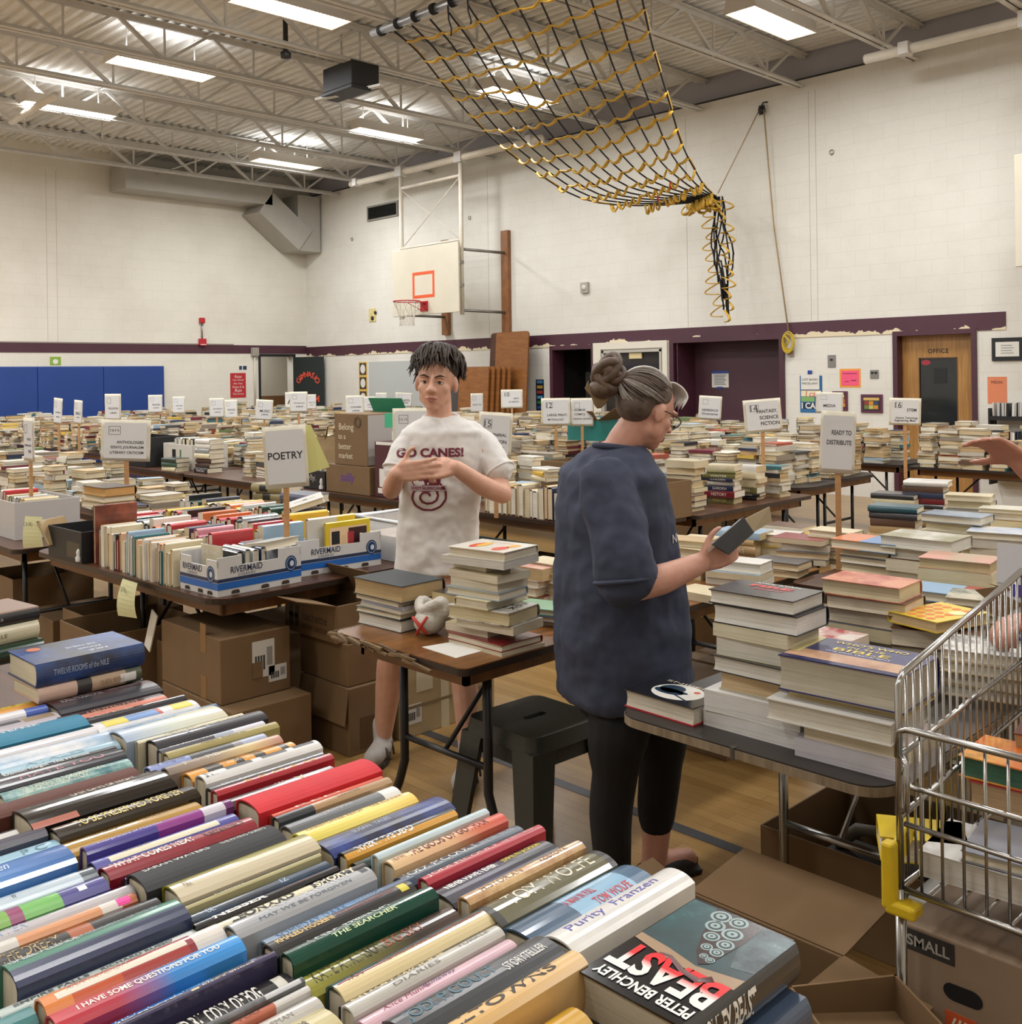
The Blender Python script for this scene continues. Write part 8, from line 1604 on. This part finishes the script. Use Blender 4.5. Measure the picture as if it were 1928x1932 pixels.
    M = frame(q(815, 850), im, u0 - im * -.03); v_, f_ = subdiv_text('GO CANES!', width=.28, stretch=.038, bold=.04); o_, f_ = project(bv, v_, f_, M, f0); b = MB(); b.add(o_, f_); b.build('print_lettering', DK, t)
    for k in range(26):       # swirl print
        a0 = k * .55; rr0 = .012 + .0027 * k; pts = []
        for j in range(6): a = a0 + j * .16; pts.append(Vector((rr0 * math.cos(a) * 1.1, rr0 * math.sin(a) * .9, 0)))
        vv = []; 
        for j, p_ in enumerate(pts): w_ = .004 * math.sin(PI * (j + .4) / 6) + .0008; n_ = p_.normalized(); vv += [p_ + n_ * w_, p_ - n_ * w_]
        ff = [(2 * j, 2 * j + 1, 2 * j + 3, 2 * j + 2) for j in range(5)]; M2 = frame(q(810, 930), im, u0); o_, ff = project(bv, vv, ff, M2, f0); b = MB(); b.add(o_, ff); b.build('print_swirl', DK, t)
    vv = [Vector((-.075, -.012, 0)), Vector((.075, -.012, 0)), Vector((.075, .012, 0)), Vector((-.075, .012, 0))]; n_ = 10; v2 = [Vector((-.075 + .15 * i / n_, y_, 0)) for i in range(n_ + 1) for y_ in (-.011, .011)]; M3 = frame(q(812, 915), im, u0); o_, ff = project(bv, v2, [(2 * i, 2 * i + 1, 2 * i + 3, 2 * i + 2) for i in range(n_)], M3, f0, .003); b = MB(); b.add(o_, ff); b.build('print_banner', mat('b9a9ae', .6), t)
    v_, f_ = subdiv_text('WEST HURRICANES', width=.14, stretch=.013, bold=.03); o_, f_ = project(bv, v_, f_, M3, f0, .004); b = MB(); b.add(o_, f_); b.build('print_lettering', DK, t)
    v2 = [Vector((.062 * math.cos(a * PI / 10), .055 * math.sin(a * PI / 10), 0)) for a in range(20)] + [Vector((0, 0, 0))]; M4 = frame(q(808, 898), im, u0); o_, ff = project(bv, v2, [(i, (i + 1) % 20, 20) for i in range(20)], M4, f0, .002); b = MB(); b.add(o_, ff); b.build('print_blot', DK, t)
    # shorts, socks, sandals
    SH = cloth_mat('17171a', 'black_shorts'); b = MB(); loft(b, [(q(825, 1058, 4.29), im * .165, f0 * .115), (q(825, 1110, 4.29), im * .18, f0 * .125)]); limb(b, [q(790, 1090, 4.3), q(765, 1190, 4.28)], [.105, .098], 4); limb(b, [q(864, 1090, 4.28), q(866, 1190, 4.25)], [.105, .098], 4); grow(b, 'shorts', SH, t, .01, 4)
    SO = cloth_mat('b9b4ae', 'white_sock')
    for a, nm in ((a1, 0), (a2, 1)):
        b = MB(); up_ = a + Vector((0, 0, .07)); limb(b, [up_ + (k1 - a1 if nm == 0 else k2 - a2).normalized() * .0, a, Vector((a.x, a.y, .055)), Vector((a.x, a.y, .045)) + fw * .13 - im * .01], [.045, .041, .046, .042], 4); grow(b, 'sock', SO, t, .007, 3)
        b = MB(); f_ = Vector((a.x, a.y, .012)) + fw * .045 - im * .004; lat = fw.cross(u0); poly = []
        for k in range(20): an = 2 * PI * k / 20; poly.append(f_ + fw * (.135 * math.cos(an)) + lat * ((.046 + .008 * math.cos(an)) * math.sin(an)))
        b.prism([(p.x, p.y) for p in poly], 0, .024); s = b.build('sandal', mat('3a302a', .7, name='sandal_sole'), t)
        for dd in (.0, .07): b = MB(); c = Vector((a.x, a.y, .02)) + fw * dd; b.tube([c + lat * .05 * math.cos(j * PI / 8) + u0 * (.085 - dd * .35) * math.sin(j * PI / 8) for j in range(9)], .012, 6, flat=.4); b.build('strap', mat('5a5048', .6), s)
boy()
# ------------------------------------------------------------------ the woman
def woman():
    D = 3.5; q = lambda x, y, d=D: DP(x, y, d - .22); im = r0
    t = thing('person', 'person in a navy t-shirt and black leggings with a grey bun, reading beside the table', 'person', (0, 0, 0)); SK = skin_mat('cb9a86', 'woman_skin')
    fw = (r0 * .88 + f0 * .47).normalized(); lt = u0.cross(fw)
    b = MB(); hf = (r0 * .8 + f0 * .52 - u0 * .42).normalized(); hc = q(1222, 775); P, Rm = head(b, hc, hf, u0 + fw * .45, 1.0)
    limb(b, [q(1205, 800), q(1172, 845), q(1160, 900)], [.058, .057, .08], 5)
    loft(b, [(q(1160, 870), lt * .1, fw * .08), (q(1160, 920), lt * .17, fw * .11), (q(1165, 1050), lt * .16, fw * .12), (q(1175, 1180), lt * .16, fw * .13), (q(1180, 1300), lt * .18, fw * .14)])
    e1 = q(1186, 1108, 3.2); w1 = q(1322, 1062, 3.27); limb(b, [q(1150, 930, 3.31), q(1168, 1020, 3.24), e1], [.062, .055, .046]); limb(b, [e1, q(1250, 1092, 3.22), w1], [.046, .045, .031])
    hand(b, w1, im * .93 + u0 * .3 + f0 * .1, f0 + u0 * .25, u0, curl=34, size=1.0, spread=3, thumb=(.9, .1))
    e2 = q(1215, 1105, 3.72); w2 = q(1283, 1068, 3.5); limb(b, [q(1180, 930, 3.69), q(1200, 1020, 3.73), e2], [.06, .054, .045]); limb(b, [e2, q(1250, 1090, 3.62), w2], [.045, .042, .03])
    hand(b, w2, im * .9 + u0 * .28 - f0 * .3, u0 - f0 * .2, -f0, curl=22, size=.98, spread=3)
    hn, kn, an = q(1180, 1310, 3.42), q(1160, 1460, 3.4), q(1158, 1680, 3.44); hf2, kf, af = q(1232, 1310, 3.58), q(1246, 1440, 3.58), q(1232, 1650, 3.6)
    limb(b, [hn, q(1165, 1390, 3.38), kn, q(1150, 1540, 3.42), an], [.09, .08, .058, .055, .036]); limb(b, [hf2, q(1245, 1380, 3.58), kf, q(1241, 1530, 3.6), af], [.09, .078, .056, .052, .036])
    for a in (an, af): limb(b, [a, Vector((a.x, a.y, .05)), Vector((a.x, a.y, .04)) + fw * .14], [.036, .04, .036], 4)
    grow(b, 'body', SK, t, .0062, 3)
    face_parts(P, Rm, t, 1.0, SK, mat('6b5a4c', .7))
    # hair: combed back into a loose bun
    HB = mat('5d4d42', .55, var=.45, vscale=50, name='grey_brown_hair'); HG = mat('8d857d', .5, var=.3, vscale=60, name='grey_hair'); HW = mat('c9c4bd', .5, var=.1, vscale=50, name='silver_hair')
    bun = q(1168, 712, 3.48); b = MB(); b.ell(P(0, -.028, .045), (.08, .09, .078), Rm, 24); b.ell(P(0, -.055, -.0), (.07, .062, .06), Rm, 20); o = grow(b, 'hair', HB, t, .006, 4)
    rnd = random.Random(8); Rt = Rm.transposed(); EC, ER = Vector((0, -.03, .04)), Vector((.083, .093, .083))
    def unit(v): return Vector(((v.x - EC.x) / ER.x, (v.y - EC.y) / ER.y, (v.z - EC.z) / ER.z)).normalized()
    bl = Rt @ (bun - hc); ue = unit(bl)
    def lock(us, lift, r_, b):
        om = math.acos(max(-1, min(1, us.dot(ue)))); pts = []
        for j in range(8):
            f = j / 7; d_ = (us * math.sin((1 - f) * om) + ue * math.sin(f * om)) / max(1e-4, math.sin(om)); d_ = d_.normalized() * (1.02 + lift * math.sin(PI * f)); pts.append(P(EC.x + d_.x * ER.x, EC.y + d_.y * ER.y, EC.z + d_.z * ER.z))
        pts.append(bun + (pts[-1] - bun) * .3); pp, rr = spl(pts, [r_ * .5] + [r_] * 7 + [r_ * .7], 2); b.tube(pp, rr, 5)
    for nm, m_, lo, hi, cnt, r_ in (('hair_strand', HW, -.75, .75, 60, .0026), ('hair_strand', HG, -2.9, 2.9, 120, .0026), ('hair_strand', HB, -2.2, 2.2, 150, .0028)):
        b = MB()
        for k in range(cnt):
            a = lo + (hi - lo) * (k + rnd.random()) / cnt; front = math.cos(a) > .2
            el = (.5 + .12 * math.cos(a)) if front else (-.15 if math.cos(a) > -.5 else -.75)
            el += rnd.uniform(-.06, .1) if m_ is not HB else rnd.uniform(.05, .55); us = Vector((math.sin(a) * math.cos(el), math.cos(a) * math.cos(el), math.sin(el))); lock(us, rnd.uniform(0.0, .05) + (.05 if m_ is HW else 0), r_ * rnd.uniform(.7, 1.2), b)
        b.build(nm, m_, t)
    b = MB()
    for k in range(9):
        a0 = k * .7; r_ = .03 + .012 * math.sin(k * 1.7); c = bun + im * (-.03 + .012 * math.cos(k * 2)) + u0 * (.012 + .018 * math.sin(k * 1.3)); ax = (im * math.cos(a0) + u0 * math.sin(a0)); ay = (f0 * .6 + u0 * .8 * math.cos(a0)).normalized()
        pp = [c + ax * r_ * math.cos(j * PI / 7) + ay * r_ * 1.0 * math.sin(j * PI / 7) for j in range(14)]; b.tube(pp, .016, 8, closed=True)
    b.ell(q(1135, 735, 3.48), (.045, .045, .035), None, 14); b.build('bun', mat('5a4636', .55, var=.4, vscale=50, name='brown_bun_hair'), t)
    b = MB()
    for k in range(12): pp, rr = spl([q(1150, 735 + k, 3.47), q(1128, 752 + 1.5 * k, 3.46), q(1112, 742 - k, 3.46), q(1103 + k * .6, 712 - 1.2 * k + 20, 3.46)], [.006, .005, .003, .001], 5); b.tube(pp, rr, 6)
    b.build('loose_strand', mat('7d6648', .6), t)
    b = MB()
    for k in range(34):      # soft silver wave over the forehead
        x = -.055 + .11 * k / 33 + rnd.uniform(-.004, .004); pp, rr = spl([P(x * .8, .03, .112), P(x * 1.05, .058, .104), P(x * 1.25 + .004, .077, .08), P(x * 1.45 + .006, .074 - abs(x) * .3, .048 + rnd.uniform(-.015, .01))], [.003, .004, .0035, .001], 4); b.tube(pp, rr, 5)
    b.build('fringe', HW, t)
    # glasses
    GM = mat('4a3328', .3, .4, name='spectacle_frame'); g = MB()
    for s in (-1, 1): g.tube([P(s * .033 + .023 * math.cos(j * PI / 9), .098 - abs(.0) , .0 + .018 * math.sin(j * PI / 9)) for j in range(18)], .0018, 6, closed=True); g.tube([P(s * .056, .1, .004), P(s * .08, .06, .006), P(s * .083, .0, .004), P(s * .08, -.02, -.015)], .002, 6)
    g.tube([P(-.01, .1, .004), P(.01, .1, .004)], .002, 6); g.build('glasses', GM, t)
    # t-shirt
    NV = cloth_mat('343a4e', 'faded_navy_cotton', var=.22); b = MB()
    loft(b, [(q(1168, 842), lt * .075, fw * .075), (q(1160, 858), lt * .14, fw * .1), (q(1152, 890), lt * .2, fw * .135), (q(1155, 960), lt * .21, fw * .165), (q(1165, 1060), lt * .21, fw * .185), (q(1172, 1180), lt * .22, fw * .205), (q(1175, 1260), lt * .23, fw * .2), (q(1180, 1312), lt * .225, fw * .195)], 34)
    limb(b, [q(1142, 912, 3.32), q(1160, 985, 3.26), q(1175, 1050, 3.22), q(1180, 1088, 3.21)], [.085, .092, .09, .092]); limb(b, [q(1180, 915, 3.68), q(1205, 1000, 3.73), q(1215, 1080, 3.73)], [.085, .09, .088])
    ts = grow(b, 't_shirt', NV, t, .0085, 4, (.034, .1))
    c0, c1 = q(1175, 1050, 3.22), q(1180, 1094, 3.21); ax_ = (c1 - c0).normalized(); ux = ax_.cross(f0).normalized(); uy = ax_.cross(ux); b = MB(); b.tube([c1 + ux * .09 * math.cos(a * PI / 10) + uy * .09 * math.sin(a * PI / 10) for a in range(20)], .007, 6, closed=True); b.build('sleeve_hem', NV, t)
    b = MB(); c = q(1168, 845); p = [c + lt * .08 * math.cos(a * PI / 12) + fw * .078 * math.sin(a * PI / 12) + u0 * (-.012 * math.sin(a * PI / 12)) for a in range(24)]; b.tube(p, .01, 8, closed=True); b.build('neckband', NV, t)
    bv = bvh_of(ts); v_, f_ = subdiv_text('NY', width=.05, bold=.02); M = frame(q(1278, 1015, 3.4), f0 * .5 + r0 * .5, u0); dirn = (f0 * .8 - r0 * .6).normalized(); o_, f_ = project(bv, v_, f_, M, dirn); b = MB(); b.add(o_, f_); b.build('print_lettering', mat('b9b9c0', .6), t)
    # leggings and shoes
    LG = cloth_mat('0b0b0d', 'black_leggings'); b = MB(); loft(b, [(q(1185, 1285, 3.5), lt * .185, fw * .165), (q(1195, 1345, 3.5), lt * .17, fw * .16)]); limb(b, [hn, q(1165, 1390, 3.38), kn, q(1152, 1540, 3.42), q(1157, 1650, 3.44)], [.108, .096, .072, .068, .056]); limb(b, [hf2, q(1245, 1380, 3.58), kf, q(1240, 1510, 3.6), q(1238, 1545, 3.6)], [.108, .095, .072, .066, .06]); grow(b, 'leggings', LG, t, .008, 4)
    for a in (an, af):
        b = MB(); c = Vector((a.x, a.y, 0)) + fw * .05; Rf = Matrix((fw, u0.cross(fw), u0)).transposed(); b.ell(c + u0 * .035, (.135, .05, .04), Rf, 18); b.box(c + u0 * .008, (.25, .09, .016), M=Rf); grow(b, 'shoe', mat('2a2a2e', .6), t, .007, 3)
    return q
qw = woman()
# the book she holds open
t = thing('book', 'open hardcover with a dark grey endpaper, held in the hands of the person in navy', 'book', (0, 0, 0))
def slab(name, pts, th, m): b = MB(); n = (Vector(pts[1]) - Vector(pts[0])).cross(Vector(pts[3]) - Vector(pts[0])).normalized() * th; b.add([Vector(p) for p in pts] + [Vector(p) + n for p in pts], [(3, 2, 1, 0), (4, 5, 6, 7), (0, 1, 5, 4), (1, 2, 6, 5), (2, 3, 7, 6), (3, 0, 4, 7)]); return b.build(name, m, t)
A = [DP(1346, 1026, 3.0), DP(1401, 978, 3.1), DP(1420, 1005, 3.12), DP(1376, 1044, 3.03)]
slab('pages', A, .012, mat('55585a', .35, name='grey_endpaper')); slab('cover', [p + (p - (A[0] + A[2]) / 2) * .07 - f0 * .004 for p in A], .003, mat('1f2022', .5)); slab('cover_flap', [DP(1406, 979, 3.11), DP(1452, 956, 3.22), DP(1456, 984, 3.24), DP(1420, 1005, 3.13)], .003, mat('9c8c6c', .6))
slab('page_block', [DP(1322, 1046, 3.06), DP(1395, 982, 3.13), DP(1401, 978, 3.11), DP(1346, 1026, 3.01)], .01, mat('cfc6b4', .7))
# ------------------------------------------------------------------ a third person just outside the right edge: hands in view
def helper():
    t = thing('person', 'person mostly beyond the right edge, only a reaching hand and fingers in view', 'person', (0, 0, 0)); SK = skin_mat('c08d78', 'third_skin'); o = Vector((-.55, 3.0, 0)); fw = Vector((-.9, .1, 0)).normalized(); lt = u0.cross(fw); b = MB()
    P, Rm = head(b, o + u0 * 1.6, fw, u0); limb(b, [o + u0 * 1.52, o + u0 * 1.4], [.055, .07], 4); loft(b, [(o + u0 * 1.42, lt * .12, fw * .09), (o + u0 * 1.3, lt * .18, fw * .11), (o + u0 * .95, lt * .16, fw * .11)])
    w1 = DP(1925, 870, 2.62); hand(b, w1, DP(1888, 845, 2.6) - w1, -u0 - f0 * .3, -u0 + f0 * .2, curl=14, size=1.0, spread=8); limb(b, [o + u0 * 1.36 - lt * .17, w1 + Vector((.2, .1, -.18)), w1], [.055, .043, .03])
    w2 = DP(1965, 1165, 2.5); hand(b, w2, DP(1918, 1175, 2.48) - w2, -u0, f0, curl=40, size=1.0); limb(b, [o + u0 * 1.36 + lt * .17, w2 + Vector((.22, -.02, .05)), w2], [.055, .043, .03])
    for s in (-1, 1): limb(b, [o + lt * .09 * s + u0 * .95, o + lt * .1 * s + u0 * .5, o + lt * .1 * s + u0 * .07], [.09, .058, .038]); limb(b, [o + lt * .1 * s + u0 * .05, o + lt * .1 * s + u0 * .04 + fw * .14], [.04, .036], 3)
    grow(b, 'body', SK, t, .0066, 3); b = MB(); b.ell(P(0, -.03, .05), (.082, .092, .08), Rm, 20); b.build('hair', mat('4a3c32', .6), t)
    b = MB(); loft(b, [(o + u0 * 1.45, lt * .09, fw * .08), (o + u0 * 1.36, lt * .2, fw * .13), (o + u0 * .9, lt * .2, fw * .15)]); grow(b, 'shirt', cloth_mat('6b6f78', 'grey_shirt'), t, .012, 4)
    b = MB(); loft(b, [(o + u0 * .96, lt * .18, fw * .13), (o + u0 * .85, lt * .18, fw * .13)])
    for s in (-1, 1): limb(b, [o + lt * .09 * s + u0 * .88, o + lt * .1 * s + u0 * .5, o + lt * .1 * s + u0 * .1], [.11, .08, .065])
    grow(b, 'trousers', cloth_mat('2a2d36', 'dark_trousers'), t, .012, 4)
    for s in (-1, 1): b = MB(); b.ell(o + lt * .1 * s + fw * .05 + u0 * .04, (.13, .05, .045), None, 14); b.build('shoe', mat('26262a', .6), t)
helper()
# ================================================================== of the books only the 300 that show largest stay individuals
def shown(o):
    P = cam.matrix_world.inverted(); xs = []; ys = []
    for c in o.children:
        if c.name.startswith(('cover', 'pages')) and c.type == 'MESH':
            M = o.matrix_basis @ c.matrix_basis
            for k in c.bound_box:
                p = P @ (M @ Vector(k))
                if p.z > -.1: return 0
                xs.append(CX + FPX * p.x / -p.z); ys.append(CY - FPX * p.y / -p.z)
    if not xs: return 0
    x0, x1, y0, y1 = max(0, min(xs)), min(1928, max(xs)), max(0, min(ys)), min(1932, max(ys)); return max(0, x1 - x0) * max(0, y1 - y0)
bks = sorted([o for o in bpy.data.objects if o.get('category') == 'book'], key=lambda o: -shown(o))
pile = bpy.data.objects['book_piles']; bm = bmesh.new(); bm.from_mesh(pile.data)
for o in bks[305:]:
    for c in o.children:
        if c.type != 'MESH': continue
        me = c.data.copy(); me.transform(o.matrix_basis @ c.matrix_basis); n0 = len(bm.faces); m_ = c.data.materials[0]
        idx = [i for i, q in enumerate(pile.data.materials) if q == m_]
        if not idx: pile.data.materials.append(m_); idx = [len(pile.data.materials) - 1]
        bm.from_mesh(me); bm.faces.ensure_lookup_table()
        for f in bm.faces[n0:]: f.material_index = idx[0]
    for c in list(o.children): bpy.data.objects.remove(c)
    bpy.data.objects.remove(o)
bm.to_mesh(pile.data); bm.free()
